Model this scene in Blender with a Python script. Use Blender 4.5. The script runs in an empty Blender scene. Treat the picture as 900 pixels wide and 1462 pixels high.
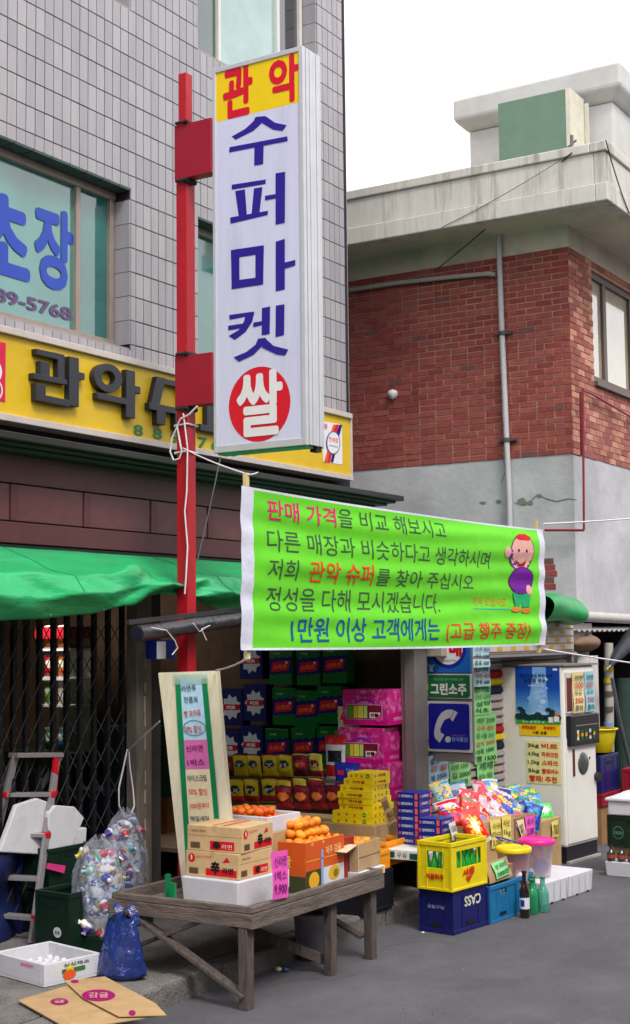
import bpy, math, random
from math import sin, cos, pi, radians
from mathutils import Vector, Matrix
random.seed(7)
S = bpy.context.scene
COL = S.collection

# ------------------------------------------------------------------ camera
# world axes: +x runs along the street away from the viewer, +y runs from the road into the shops, z is up
FPX, PITCH, ROLL, YAW, EYE = 2026.4, .0864, -.01057, 1.02124, 2.05
_R = Matrix(((cos(ROLL), -sin(ROLL), 0), (sin(ROLL), cos(ROLL), 0), (0, 0, 1)))
_X = _R @ Vector((1, 0, 0)); _Y = _R @ Vector((0, sin(PITCH), cos(PITCH))); _Z = _R @ Vector((0, -cos(PITCH), sin(PITCH)))
_a = cos(YAW)*_X + sin(YAW)*_Y; _b = -sin(YAW)*_X + cos(YAW)*_Y
cam_d = bpy.data.cameras.new('camera'); cam = bpy.data.objects.new('camera', cam_d); COL.objects.link(cam)
cam_d.sensor_fit = 'VERTICAL'; cam_d.sensor_height = 36; cam_d.lens = FPX/1462*36
cam_d.clip_start = .1; cam_d.clip_end = 2000
W2C = (_a, _b, _Z)
cam.matrix_world = Matrix(((_a[0], -_a[1], -_a[2], 0), (_b[0], -_b[1], -_b[2], 0), (_Z[0], -_Z[1], -_Z[2], EYE), (0, 0, 0, 1)))
S.camera = cam

# ------------------------------------------------------------------ light: a bright hazy day
world = bpy.data.worlds.new('World'); S.world = world; world.use_nodes = True
SUN_EL, SUN_AZ = 50, -122      # azimuth of the sun measured from +x towards +y
nt = world.node_tree; nt.nodes.clear()
wo = nt.nodes.new('ShaderNodeOutputWorld'); bg = nt.nodes.new('ShaderNodeBackground')
sky = nt.nodes.new('ShaderNodeTexSky'); sky.sky_type = 'NISHITA'; sky.sun_disc = False
sky.sun_elevation = radians(SUN_EL); sky.sun_rotation = radians(90-SUN_AZ)
sky.air_density = 1.0; sky.dust_density = 6.0; sky.ozone_density = 1.0
hs = nt.nodes.new('ShaderNodeHueSaturation'); hs.inputs['Saturation'].default_value = .12
mixw = nt.nodes.new('ShaderNodeMix'); mixw.data_type = 'RGBA'; mixw.inputs['Factor'].default_value = .72
mixw.inputs['B'].default_value = (12.7, 12.4, 12.8, 1)      # the even white overcast veil
nt.links.new(sky.outputs['Color'], hs.inputs['Color']); nt.links.new(hs.outputs['Color'], mixw.inputs['A'])
nt.links.new(mixw.outputs['Result'], bg.inputs['Color']); bg.inputs['Strength'].default_value = .1
nt.links.new(bg.outputs['Background'], wo.inputs['Surface'])
sun_d = bpy.data.lights.new('sun', 'SUN'); sun_d.energy = 1.25; sun_d.angle = radians(14); sun_d.color = (1, .94, .85)
sun = bpy.data.objects.new('sun', sun_d); COL.objects.link(sun)
_sd = Vector((cos(radians(SUN_EL))*cos(radians(SUN_AZ)), cos(radians(SUN_EL))*sin(radians(SUN_AZ)), sin(radians(SUN_EL))))
sun.rotation_euler = _sd.to_track_quat('Z', 'Y').to_euler(); sun.location = (0, 0, 30)
S.view_settings.view_transform = 'Standard'; S.view_settings.look = 'None'; S.view_settings.exposure = .72; S.view_settings.gamma = 1

# ------------------------------------------------------------------ measuring: where a sight line meets a plane of the place
def _ray(px, py):
    v = Vector(((px-450)/FPX, (py-731)/FPX, 1)); return Vector((_a.dot(v), _b.dot(v), _Z.dot(v)))
def G(px, py, z=0):
    r = _ray(px, py); return r*((z-EYE)/r.z) + Vector((0, 0, EYE))
def BP(px, py, y):
    r = _ray(px, py); return r*(y/r.y) + Vector((0, 0, EYE))
def AP(px, py, x):
    r = _ray(px, py); return r*(x/r.x) + Vector((0, 0, EYE))

# ------------------------------------------------------------------ materials
def lin(r, g, b):
    return tuple((c/255/12.92 if c <= 10 else ((c/255+.055)/1.055)**2.4) for c in (r, g, b)) + (1,)
MATS = {}
def mat(name, rgb, rough=.6, var=.12, scale=8, bump=0, bscale=60, metal=0, spec=.4, stretch=None, rgb2=None, thr=(.45, .65), alpha=1, trans=0, coat=0, emit=0, distort=0):
    """colour with mottling (var), an optional second colour in patches (rgb2), fine relief (bump)"""
    if name in MATS: return MATS[name]
    m = bpy.data.materials.new(name); m.use_nodes = True; MATS[name] = m
    n = m.node_tree; L = n.links.new; p = n.nodes['Principled BSDF']
    col = lin(*rgb)
    p.inputs['Roughness'].default_value = rough; p.inputs['Metallic'].default_value = metal
    p.inputs['Specular IOR Level'].default_value = spec; p.inputs['Alpha'].default_value = alpha
    p.inputs['Transmission Weight'].default_value = trans; p.inputs['Coat Weight'].default_value = coat
    if emit:
        p.inputs['Emission Color'].default_value = col; p.inputs['Emission Strength'].default_value = emit
    tc = n.nodes.new('ShaderNodeNewGeometry'); mp = n.nodes.new('ShaderNodeMapping'); L(tc.outputs['Position'], mp.inputs['Vector'])
    if stretch: mp.inputs['Scale'].default_value = stretch
    src = None
    if var or rgb2:
        no = n.nodes.new('ShaderNodeTexNoise'); no.inputs['Scale'].default_value = scale; no.inputs['Detail'].default_value = 6
        no.inputs['Roughness'].default_value = .65; no.inputs['Distortion'].default_value = distort
        L(mp.outputs['Vector'], no.inputs['Vector'])
        cr = n.nodes.new('ShaderNodeMix'); cr.data_type = 'RGBA'
        cr.inputs['A'].default_value = tuple(c*(1-var) for c in col[:3]) + (1,)
        cr.inputs['B'].default_value = tuple(min(1, c*(1+var)) for c in col[:3]) + (1,)
        r0 = n.nodes.new('ShaderNodeMapRange'); r0.inputs['From Min'].default_value = .3; r0.inputs['From Max'].default_value = .7
        L(no.outputs['Fac'], r0.inputs['Value']); L(r0.outputs['Result'], cr.inputs['Factor']); src = cr.outputs['Result']
    if rgb2:
        n2 = n.nodes.new('ShaderNodeTexNoise'); n2.inputs['Scale'].default_value = scale*.6; n2.inputs['Detail'].default_value = 8
        n2.inputs['Roughness'].default_value = .7
        L(mp.outputs['Vector'], n2.inputs['Vector'])
        r1 = n.nodes.new('ShaderNodeMapRange'); r1.inputs['From Min'].default_value = thr[0]; r1.inputs['From Max'].default_value = thr[1]
        L(n2.outputs['Fac'], r1.inputs['Value'])
        c2 = n.nodes.new('ShaderNodeMix'); c2.data_type = 'RGBA'; L(r1.outputs['Result'], c2.inputs['Factor'])
        L(src, c2.inputs['A']); c2.inputs['B'].default_value = lin(*rgb2); src = c2.outputs['Result']
    if src: L(src, p.inputs['Base Color'])
    else: p.inputs['Base Color'].default_value = col
    if bump:
        n3 = n.nodes.new('ShaderNodeTexNoise'); n3.inputs['Scale'].default_value = bscale; n3.inputs['Detail'].default_value = 5
        L(mp.outputs['Vector'], n3.inputs['Vector'])
        b = n.nodes.new('ShaderNodeBump'); b.inputs['Strength'].default_value = bump; b.inputs['Distance'].default_value = .02
        L(n3.outputs['Fac'], b.inputs['Height']); L(b.outputs['Normal'], p.inputs['Normal'])
    return m
def ink(r, g, b):
    return mat('ink_%d_%d_%d' % (r, g, b), (r, g, b), rough=.7, var=.08, scale=20, spec=.15)
def printed(name, cols, scale=9, rough=.28, seed=0):
    """flat multi-coloured packet print: irregular fields of the given colours"""
    if name in MATS: return MATS[name]
    m = mat(name, cols[0], rough=rough, var=0, bump=.35, bscale=40, spec=.6); n = m.node_tree; L = n.links.new; p = n.nodes['Principled BSDF']
    tc = n.nodes.new('ShaderNodeTexCoord'); mp = n.nodes.new('ShaderNodeMapping'); mp.inputs['Location'].default_value = (seed*1.7, seed*.9, seed*.4); mp.inputs['Scale'].default_value = (1, 1, 1.5)
    L(tc.outputs['Object'], mp.inputs['Vector']); ns = n.nodes.new('ShaderNodeTexNoise'); ns.inputs['Scale'].default_value = scale*1.3; ns.inputs['Detail'].default_value = 3; L(mp.outputs['Vector'], ns.inputs['Vector'])
    vm = n.nodes.new('ShaderNodeVectorMath'); vm.operation = 'MULTIPLY_ADD'; vm.inputs[1].default_value = (.12, .12, .12); L(ns.outputs['Color'], vm.inputs[0]); L(mp.outputs['Vector'], vm.inputs[2])
    vo = n.nodes.new('ShaderNodeTexVoronoi'); vo.inputs['Scale'].default_value = scale; L(vm.outputs['Vector'], vo.inputs['Vector'])
    sp = n.nodes.new('ShaderNodeSeparateColor'); L(vo.outputs['Color'], sp.inputs['Color']); cr = n.nodes.new('ShaderNodeValToRGB'); cr.color_ramp.interpolation = 'CONSTANT'
    e = cr.color_ramp.elements; e[0].position = 0; e[0].color = lin(*cols[0]); e[1].position = .99; e[1].color = lin(*cols[-1])
    for i in range(1, len(cols)): q = e.new(.25+.7*i/len(cols)); q.color = lin(*cols[i])
    L(sp.outputs[0], cr.inputs['Fac']); L(cr.outputs['Color'], p.inputs['Base Color']); return m
def thin_plastic(name, rgb, opac=.3, bump=.5, rough=.15):
    """clear film: part see-through, part glossy"""
    if name in MATS: return MATS[name]
    m = bpy.data.materials.new(name); m.use_nodes = True; MATS[name] = m
    n = m.node_tree; L = n.links.new; p = n.nodes['Principled BSDF']; out = n.nodes['Material Output']
    p.inputs['Base Color'].default_value = lin(*rgb); p.inputs['Roughness'].default_value = rough; p.inputs['Specular IOR Level'].default_value = .8
    t = n.nodes.new('ShaderNodeBsdfTransparent'); t.inputs['Color'].default_value = tuple(.55+.45*c for c in lin(*rgb)[:3]) + (1,)
    mx = n.nodes.new('ShaderNodeMixShader'); fr = n.nodes.new('ShaderNodeLayerWeight'); fr.inputs['Blend'].default_value = .35
    ad = n.nodes.new('ShaderNodeMath'); ad.operation = 'MULTIPLY_ADD'; ad.inputs[1].default_value = .6; ad.inputs[2].default_value = opac
    ad.use_clamp = True
    tc = n.nodes.new('ShaderNodeTexCoord'); no = n.nodes.new('ShaderNodeTexNoise'); no.inputs['Scale'].default_value = 14; no.inputs['Detail'].default_value = 4
    L(tc.outputs['Object'], no.inputs['Vector']); b = n.nodes.new('ShaderNodeBump'); b.inputs['Strength'].default_value = bump; b.inputs['Distance'].default_value = .03
    L(no.outputs['Fac'], b.inputs['Height']); L(b.outputs['Normal'], p.inputs['Normal']); L(b.outputs['Normal'], fr.inputs['Normal'])
    L(fr.outputs['Facing'], ad.inputs[0]); L(ad.outputs[0], mx.inputs['Fac']); L(t.outputs[0], mx.inputs[1]); L(p.outputs[0], mx.inputs[2])
    L(mx.outputs[0], out.inputs['Surface'])
    return m

# ------------------------------------------------------------------ mesh builder
class MB:
    def __init__(s): s.v = []; s.f = []; s.m = []; s.sm = []
    def add(s, vs, fs, mi=0, smooth=False):
        k = len(s.v); s.v += [Vector(v) for v in vs]
        for i, f in enumerate(fs):
            s.f.append([j+k for j in f]); s.m.append(mi[i] if isinstance(mi, list) else mi); s.sm.append(smooth)
        return s
    def box(s, x0, y0, z0, x1, y1, z1, mi=0):
        return s.add([(x0,y0,z0),(x1,y0,z0),(x1,y1,z0),(x0,y1,z0),(x0,y0,z1),(x1,y0,z1),(x1,y1,z1),(x0,y1,z1)],
                     [(3,2,1,0),(4,5,6,7),(0,1,5,4),(1,2,6,5),(2,3,7,6),(3,0,4,7)], mi)
    def beam(s, p, q, w, h, mi=0, up=(0,0,1)):
        """square bar from p to q, w sideways, h along up"""
        p = Vector(p); q = Vector(q); d = (q-p).normalized(); u = Vector(up)
        sd = d.cross(u).normalized()*w/2; uu = sd.normalized().cross(d).normalized()*h/2
        return s.add([p-sd-uu, p+sd-uu, p+sd+uu, p-sd+uu, q-sd-uu, q+sd-uu, q+sd+uu, q-sd+uu],
                     [(0,1,2,3),(7,6,5,4),(0,4,5,1),(1,5,6,2),(2,6,7,3),(3,7,4,0)], mi)
    def tube(s, pts, r, n=8, mi=0, caps=True):
        pts = [Vector(p) for p in pts]; rings = []
        rr = r if isinstance(r, (list, tuple)) else [r]*len(pts)
        prev = None
        for i, p in enumerate(pts):
            d = (pts[min(i+1, len(pts)-1)]-pts[max(i-1, 0)]).normalized()
            if prev is None: u = d.orthogonal().normalized()
            else:
                u = prev-d*prev.dot(d); u = u.normalized() if u.length > 1e-6 else d.orthogonal().normalized()
            prev = u; w = d.cross(u)
            rings.append([p+(u*cos(2*pi*k/n)+w*sin(2*pi*k/n))*rr[i] for k in range(n)])
        vs = [v for r_ in rings for v in r_]; fs = []
        for i in range(len(pts)-1):
            for k in range(n):
                fs.append((i*n+k, i*n+(k+1) % n, (i+1)*n+(k+1) % n, (i+1)*n+k))
        s.add(vs, fs, mi, True)
        if caps: s.add(rings[0], [tuple(reversed(range(n)))], mi); s.add(rings[-1], [tuple(range(n))], mi)
        return s
    def lathe(s, prof, c=(0,0,0), n=16, mi=0, smooth=True):
        """prof: list of (radius, z[, mat])"""
        c = Vector(c); vs = []
        for q in prof:
            vs += [c+Vector((q[0]*cos(2*pi*k/n), q[0]*sin(2*pi*k/n), q[1])) for k in range(n)]
        fs = []; ms = []
        for i in range(len(prof)-1):
            for k in range(n):
                fs.append((i*n+k, i*n+(k+1) % n, (i+1)*n+(k+1) % n, (i+1)*n+k)); ms.append(prof[i][2] if len(prof[i]) > 2 else mi)
        return s.add(vs, fs, ms, smooth)
    def poly(s, pts, depth=0, nrm=None, mi=0):
        """flat polygon, thickened by depth along -nrm when depth is given (pts are the front face)"""
        pts = [Vector(p) for p in pts]; n = len(pts)
        nn = Vector((0, 0, 0))
        for i in range(n): nn += (pts[i]-pts[0]).cross(pts[(i+1) % n]-pts[0])
        if nrm is not None and nn.dot(Vector(nrm)) < 0: pts = pts[::-1]
        if not depth: return s.add(pts, [tuple(range(n))], mi)
        d = Vector(nrm).normalized()*depth; back = [p-d for p in pts]
        fs = [tuple(range(n)), tuple(reversed(range(n, 2*n)))] + [(i, i+n, (i+1) % n+n, (i+1) % n) for i in range(n)]
        return s.add(pts+back, fs, mi)
    def grid(s, fn, nu, nv, mi=0, mfn=None, smooth=True, close_u=False):
        vs = [fn(i/nu, j/nv) for j in range(nv+1) for i in range(nu+1)]
        fs = []; ms = []
        for j in range(nv):
            for i in range(nu):
                fs.append((j*(nu+1)+i, j*(nu+1)+i+1, (j+1)*(nu+1)+i+1, (j+1)*(nu+1)+i)); ms.append(mfn((i+.5)/nu, (j+.5)/nv) if mfn else mi)
        return s.add(vs, fs, ms, smooth)
    def build(s, name, mats, parent=None, bevel=0, world=True):
        me = bpy.data.meshes.new(name)
        vs = s.v
        if parent is not None and world:
            inv = parent['_inv']; inv = Matrix([inv[i*4:i*4+4] for i in range(4)]); vs = [inv @ v for v in vs]
        me.from_pydata([tuple(v) for v in vs], [], s.f)
        for m in (mats if isinstance(mats, (list, tuple)) else [mats]): me.materials.append(m)
        me.polygons.foreach_set('material_index', s.m); me.polygons.foreach_set('use_smooth', s.sm); me.update()
        o = bpy.data.objects.new(name, me); COL.objects.link(o)
        if parent is not None:
            o.parent = parent
            o['_inv'] = parent['_inv']
        else: o['_inv'] = IDENT
        if bevel:
            b = o.modifiers.new('edge', 'BEVEL'); b.width = bevel; b.segments = 2; b.limit_method = 'ANGLE'; b.angle_limit = radians(40)
        return o
IDENT = [1.,0.,0.,0., 0.,1.,0.,0., 0.,0.,1.,0., 0.,0.,0.,1.]
def tag(o, label=None, cat=None, group=None, kind=None):
    if label: o['label'] = label
    if cat: o['category'] = cat
    if group: o['group'] = group
    if kind: o['kind'] = kind
    return o
def thing(name, label, cat, loc=(0,0,0), rz=0, group=None):
    o = bpy.data.objects.new(name, None); COL.objects.link(o); o.location = loc; o.rotation_euler = (0, 0, rz); o.empty_display_size = .1
    inv = (Matrix.Translation(Vector(loc)) @ Matrix.Rotation(rz, 4, 'Z')).inverted()
    o['_inv'] = [x for r in inv for x in r]
    return tag(o, label, cat, group)
def kids(o): return [c for c in S.objects if c.parent == o]
def copy_tree(o, loc=None, rz=None, label=None, parent=None):
    ch = CH.get(o.name)
    if ch is None: ch = CH[o.name] = kids(o)
    c = o.copy(); COL.objects.link(c)
    if parent is not None: c.parent = parent
    for k in ch: copy_tree(k, parent=c)
    if loc is not None: c.location = loc
    if rz is not None: c.rotation_euler = (0, 0, rz)
    if label: c['label'] = label
    return c
CH = {}

# ------------------------------------------------------------------ lettering (the renderer's own built-in face, drawn as mesh)
_TX = {}
TS = bpy.data.scenes.new('lettering_bench')
def glyphs(body, bold):
    k = (body, bold)
    if k not in _TX:
        c = bpy.data.curves.new('t', 'FONT'); c.body = body; c.resolution_u = 3
        o = bpy.data.objects.new('t', c); TS.collection.objects.link(o); TS.view_layers[0].update()
        me = o.to_mesh(); vs = [tuple(v.co) for v in me.vertices]; fs = [tuple(p.vertices) for p in me.polygons]
        o.to_mesh_clear(); bpy.data.objects.remove(o); bpy.data.curves.remove(c)
        if not vs: vs = [(0,0,0),(1,0,0),(1,1,0)]; fs = [(0,1,2)]
        x0 = min(v[0] for v in vs); x1 = max(v[0] for v in vs); y0 = min(v[1] for v in vs); y1 = max(v[1] for v in vs)
        # outline edges (used by one face only) for raised letters
        ec = {}
        for f in fs:
            for i in range(len(f)):
                e = (f[i], f[(i+1) % len(f)]); ec[e] = 1
        rim = [e for e in ec if (e[1], e[0]) not in ec]
        W_, H_ = x1-x0, max(1e-6, y1-y0)
        uv = [((v[0]-x0)/W_, (v[1]-y0)/H_, 0) for v in vs]
        if bold:      # a heavier hand: the same letters again, shifted all round by the extra stroke width
            W2, H2 = W_+2*bold, H_+2*bold; al = []; fa = []; ra = []; n = len(vs); st = [(0, 0)]+[(bold*cos(2*pi*q/8), bold*sin(2*pi*q/8)) for q in range(8)]
            for q, (dx, dy) in enumerate(st):
                al += [((v[0]-x0+bold+dx)/W2, (v[1]-y0+bold+dy)/H2, q*.00006) for v in vs]; fa += [tuple(i+q*n for i in f) for f in fs]; ra += [(a+q*n, b+q*n) for a, b in rim]
            uv, fs, rim, W_, H_ = al, fa, ra, W2, H2
        _TX[k] = (uv, fs, rim, W_/H_)
    return _TX[k]
def text(parent, body, O, U, V, w, h, m, bold=.0, depth=0, name='lettering', warp=None, rot=0):
    """letters filling the w x h box whose lower left corner is O, on the face spanned by unit vectors U, V; world coordinates"""
    uv, fs, rim, asp = glyphs(body, bold)
    O = Vector(O); U = Vector(U).normalized(); V = Vector(V).normalized(); N = U.cross(V)
    if w is None: w = h*asp
    def pt(u, v, d=0):
        if rot:
            x = (u-.5)*w; y = (v-.5)*h; u = (x*cos(rot)-y*sin(rot))/w+.5; v = (x*sin(rot)+y*cos(rot))/h+.5
        p = O+U*(u*w)+V*(v*h)+N*d
        return p+(warp(p) if warp else Vector((0,0,0)))
    mb = MB()
    if warp:      # painted on cloth: cut the letters fine enough to follow the folds
        import bmesh
        bm = bmesh.new(); vv = [bm.verts.new((u*w, v*h, d)) for u, v, d in uv]
        for f in fs:
            try: bm.faces.new([vv[i] for i in f])
            except ValueError: pass
        bmesh.ops.triangulate(bm, faces=bm.faces[:])
        for _ in range(3):
            le = [e for e in bm.edges if e.calc_length() > .016]
            if le: bmesh.ops.subdivide_edges(bm, edges=le, cuts=1); bmesh.ops.triangulate(bm, faces=bm.faces[:])
        bm.verts.index_update(); mb.add([pt(q.co.x/w, q.co.y/h, q.co.z) for q in bm.verts], [[q.index for q in f.verts] for f in bm.faces], 0, True); bm.free()
    elif not depth: mb.add([pt(u, v, d) for u, v, d in uv], fs)
    else:
        n = len(uv)
        mb.add([pt(u, v, depth) for u, v, d in uv]+[pt(u, v, 0) for u, v, d in uv], [tuple(f) for f in fs]+[(a+n, b+n, b, a) for a, b in rim])
    return mb.build(name, m, parent)
def text_px(parent, body, plane, c, tl, br, m, off=.003, **kw):
    """letters on the plane x=c ('A', read along -y) or y=c ('B', read along +x) between two sighted corners"""
    if plane == 'A':
        p0 = AP(*tl, c); p1 = AP(*br, c); U = Vector((0, -1, 0)); w = p0.y-p1.y; O = Vector((c-off, p0.y, p1.z))
    else:
        p0 = BP(*tl, c); p1 = BP(*br, c); U = Vector((1, 0, 0)); w = p1.x-p0.x; O = Vector((p0.x, c-off, p1.z))
    return text(parent, body, O, U, (0,0,1), w, p0.z-p1.z, m, **kw)
def ellipse(c, U, V, ru, rv, n=28):
    c = Vector(c); U = Vector(U); V = Vector(V)
    return [c+U*ru*cos(2*pi*k/n)+V*rv*sin(2*pi*k/n) for k in range(n)]
def scribble(parent, O, U, V, w, h, lines, m, bold=.01, jit=.04):
    """rows of handwriting: each row a slightly tilted, uneven line of letters. lines: text or (text, material)"""
    n = len(lines); O = Vector(O); U = Vector(U).normalized(); V = Vector(V).normalized()
    for i, ln in enumerate(lines):
        t, mm = ln if isinstance(ln, tuple) else (ln, m)
        rh = h/n; x0 = w*random.uniform(.02, .1); ww = w*random.uniform(.8, .92)
        text(parent, t, O+U*x0+V*(h-(i+1)*rh+rh*.14), U, V, ww, rh*.72, mm, bold=bold, name='handwriting', rot=random.uniform(-jit, jit))

# ================================================================== THE SETTING
ASPH = mat('asphalt', (110, 109, 115), rough=.9, var=.22, scale=1.6, bump=1.0, bscale=190, rgb2=(96, 95, 101), thr=(.46, .7))
def speckle(m, s, lo, hi):
    n = m.node_tree; L = n.links.new; p = n.nodes['Principled BSDF']; src = p.inputs['Base Color'].links[0].from_socket
    no = n.nodes.new('ShaderNodeTexNoise'); no.inputs['Scale'].default_value = s; no.inputs['Detail'].default_value = 2; g = n.nodes.new('ShaderNodeNewGeometry'); L(g.outputs['Position'], no.inputs['Vector'])
    r = n.nodes.new('ShaderNodeMapRange'); r.inputs['From Min'].default_value = .38; r.inputs['From Max'].default_value = .62; r.inputs['To Min'].default_value = lo; r.inputs['To Max'].default_value = hi; L(no.outputs['Fac'], r.inputs['Value'])
    mx = n.nodes.new('ShaderNodeVectorMath'); mx.operation = 'SCALE'; L(src, mx.inputs[0]); L(r.outputs['Result'], mx.inputs['Scale']); L(mx.outputs['Vector'], p.inputs['Base Color'])
speckle(ASPH, 170, .78, 1.22)
CONC = mat('sidewalk_concrete', (116, 112, 110), rough=.9, var=.18, scale=5, bump=.5, bscale=70, rgb2=(84, 80, 78), thr=(.5, .7))
mb = MB(); mb.add([(-300, -300, 0), (400, -300, 0), (400, 300, 0), (-300, 300, 0)], [(0, 1, 2, 3)]); tag(mb.build('road', ASPH), kind='structure')
mb = MB(); mb.box(-20, 5.12, -.2, 11.2, 14, .12); tag(mb.build('sidewalk', CONC), kind='structure')
x = -3.0; k = 0
while x < 11.1:
    mb = MB(); x1 = min(x+.99, 11.2); mb.box(x+.006, 4.95, -.2, x1-.004, 5.114, .125+.004*sin(k*2.3))
    tag(mb.build('kerb', CONC, bevel=.02), kind='structure'); x += 1.0; k += 1

speckle(CONC, 90, .75, 1.2)
# worn cracks in the road surface
CRKR = mat('road_crack', (76, 75, 79), rough=.95)
for pts in (((545, 1352), (585, 1345), (622, 1343), (660, 1349)), ((380, 1408), (430, 1398), (470, 1399), (520, 1388))):
    P = [G(a_, b_, .0015) for a_, b_ in pts]; Q = []
    for i in range(len(P)-1):
        for k in range(6): Q.append(P[i].lerp(P[i+1], k/6)+Vector((random.uniform(-.02, .02), random.uniform(-.012, .012), 0)))
    mb = MB()
    for i in range(len(Q)-1):
        d = (Q[i+1]-Q[i]).normalized(); nn = Vector((-d.y, d.x, 0))*random.uniform(.0015, .005); mb.add([Q[i]-nn, Q[i]+nn, Q[i+1]+nn*.8, Q[i+1]-nn*.8], [(0,1,2,3)])
    tag(mb.build('road_crack', CRKR), kind='structure')
LIT = [ink(160, 156, 146), ink(120, 100, 70), ink(60, 60, 64)]
mb = MB()
for i in range(110):
    p = G(random.uniform(240, 900), random.uniform(1300, 1460), .0); p.x += random.uniform(-.4, .4); s_ = random.uniform(.002, .006)
    if p.y < 4.9: mb.add([p+Vector((s_*cos(a_), s_*sin(a_), .002 if a_ else .004)) for a_ in (0, 1.3, 2.4, 3.9, 5.1)]+[p+Vector((0, 0, s_*.8))], [(0,1,5), (1,2,5), (2,3,5), (3,4,5), (4,0,5)], i % 3)
tag(mb.build('grit', LIT), kind='stuff')

# ---- the other side of the street (mirrored in the windows)
OPC = mat('opposite_render', (128, 122, 116), rough=.9, var=.15, scale=1)
for i, (x0, x1, h, dy) in enumerate(((-14, -3.5, 7.5, 0), (-3.3, 6.5, 6.4, .5), (6.8, 17, 8.6, 0), (17.2, 32, 6.6, .3))):
    t = thing('opposite_building', ('plain rendered house across the street behind the viewer', 'lower rendered house straight across from the fruit stall', 'tallest rendered house across from the white machine', 'rendered house across the street furthest along')[i], 'building', ((x0+x1)/2, -6, 0))
    mb = MB(); mb.box(x0, -14, 0, x1, -5.6-dy, h); mb.build('wall', OPC, t)
    k = x0+.8
    while k < x1-1.4:
        for z in (1.0, 3.8):
            mb = MB(); mb.box(k, -5.6-dy, z, k+1.3, -5.55-dy, z+1.3); mb.build('window', mat('opposite_window', (50, 62, 66), rough=.2), t)
        k += 2.2
t = thing('opposite_building', 'house closing the lane behind the viewer', 'building', (-15, 2, 0)); mb = MB(); mb.box(-15.5, -5, 0, -9, 9, 6.5); mb.build('wall', OPC, t)

# ================================================================== THE TILED BUILDING
TILES = [mat('wall_tile_%d' % i, c, rough=.42, var=.07, scale=5, bump=.15, bscale=90, spec=.5, rgb2=(140, 137, 142), thr=(.5, .8), stretch=(2, 2, .22)) for i, c in
         enumerate([(159, 156, 161), (154, 151, 157), (162, 159, 163), (151, 148, 154)])]
GROUT = mat('grout', (40, 36, 46), rough=.9, var=.2, scale=9)
WF = 7.0                                          # the tiled face
PX, PZ = .0975, .195
x_a = BP(10.7, 100, WF).x; z_a = BP(0, 133, WF).z
X_END = 12.13
bld = thing('tiled_building', 'grey tiled shop building with yellow sign board and maroon fascia along its ground floor', 'building', (9, WF, 0))
holes = []                                        # windows: x0, x1, z0, z1
w1 = (5.6, BP(187, 380, WF).x, BP(188, 500, WF).z, BP(187, 270, WF).z)
w2 = (BP(283, 60, WF).x, BP(452, 30, WF).x, BP(283, 70, WF).z, 8.75)
w3 = (BP(283.5, 400, WF).x, BP(452, 330, WF).x, w1[2], w1[3])
w4 = (5.6, BP(187, 5, WF).x, w2[2], 8.75)
holes = [w1, w2, w3, w4]
def inh(x, z, e=0): return any(h[0]-e < x < h[1]+e and h[2]-e < z < h[3]+e for h in holes)
# backing wall cut round the windows
mb = MB()
xs = sorted({3.0, X_END-.012, *[h[0] for h in holes], *[h[1] for h in holes]}); zs = sorted({2.6, 9.4, *[h[2] for h in holes], *[h[3] for h in holes]})
for i in range(len(xs)-1):
    for j in range(len(zs)-1):
        if not inh((xs[i]+xs[i+1])/2, (zs[j]+zs[j+1])/2): mb.box(xs[i], WF+.012, zs[j], xs[i+1], WF+.25, zs[j+1])
mb.box(X_END-.24, WF+.25, 0.1, X_END-.012, 13, 9.4); mb.box(10.95, WF+.05, .1, X_END-.3, WF+.25, 2.58)
mb.box(3, 12.8, 2.7, X_END-.3, 13, 9.4)
mb.box(3, WF+.26, 2.72, X_END-.25, 12.79, 2.85)
mb.build('wall', GROUT, bld)
tile_me = []
for tm in TILES:
    mb = MB(); mb.box(-PX/2+.0048, 0, -PZ/2+.0048, PX/2-.0048, .014, PZ/2-.0048)
    o = mb.build('tile_shape', tm); tile_me.append(o.data); bpy.data.objects.remove(o)
cand = []; cuts = []
i0 = int((6.2-x_a)/PX)-1; i1 = int((X_END-x_a)/PX)
for i in range(i0, i1+1):
    for j in range(-9, 28):
        cx = x_a+(i+.5)*PX; cz = z_a+(j+.5)*PZ
        if cx+PX/2 > X_END+.002 or cz < 3.3 or cz > 9.3: continue
        cut = None
        for h in holes:
            if cx+PX/2 > h[0]+.003 and cx-PX/2 < h[1]-.003 and cz+PZ/2 > h[2]+.003 and cz-PZ/2 < h[3]-.003: cut = h
        if cut:
            x0, x1, z0, z1 = cx-PX/2, cx+PX/2, cz-PZ/2, cz+PZ/2; op = [(x0, cut[0], z0, z1), (cut[1], x1, z0, z1), (x0, x1, z0, cut[2]), (x0, x1, cut[3], z1)]
            op = [r for r in op if r[1]-r[0] > .012 and r[3]-r[2] > .012]
            for r in op:
                if not (cut[0] < (r[0]+r[1])/2 < cut[1] and cut[2] < (r[2]+r[3])/2 < cut[3]): cuts.append(r)
            continue
        cand.append((cx, cz))
def seen(p):
    c = Vector(p)-Vector((0, 0, EYE)); c = Vector((sum(W2C[k][0]*c[k] for k in range(3)), sum(W2C[k][1]*c[k] for k in range(3)), sum(W2C[k][2]*c[k] for k in range(3))))
    if c.z <= 0: return None
    return (c.x/c.z*FPX+450, c.y/c.z*FPX+731, c.z)
vis = []
rest = []
for c in cand:
    q = seen((c[0], WF, c[1]))
    if q and -6 < q[0] < 906 and -16 < q[1] < 760 and not (300 < q[0] < 462 and 70 < q[1] < 655) and not (3.55 < c[1] < 4.2): vis.append((q[2], c))
    else: rest.append(c)
vis.sort(); near = vis[:300]; rest += [c for _, c in vis[300:]]
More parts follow.
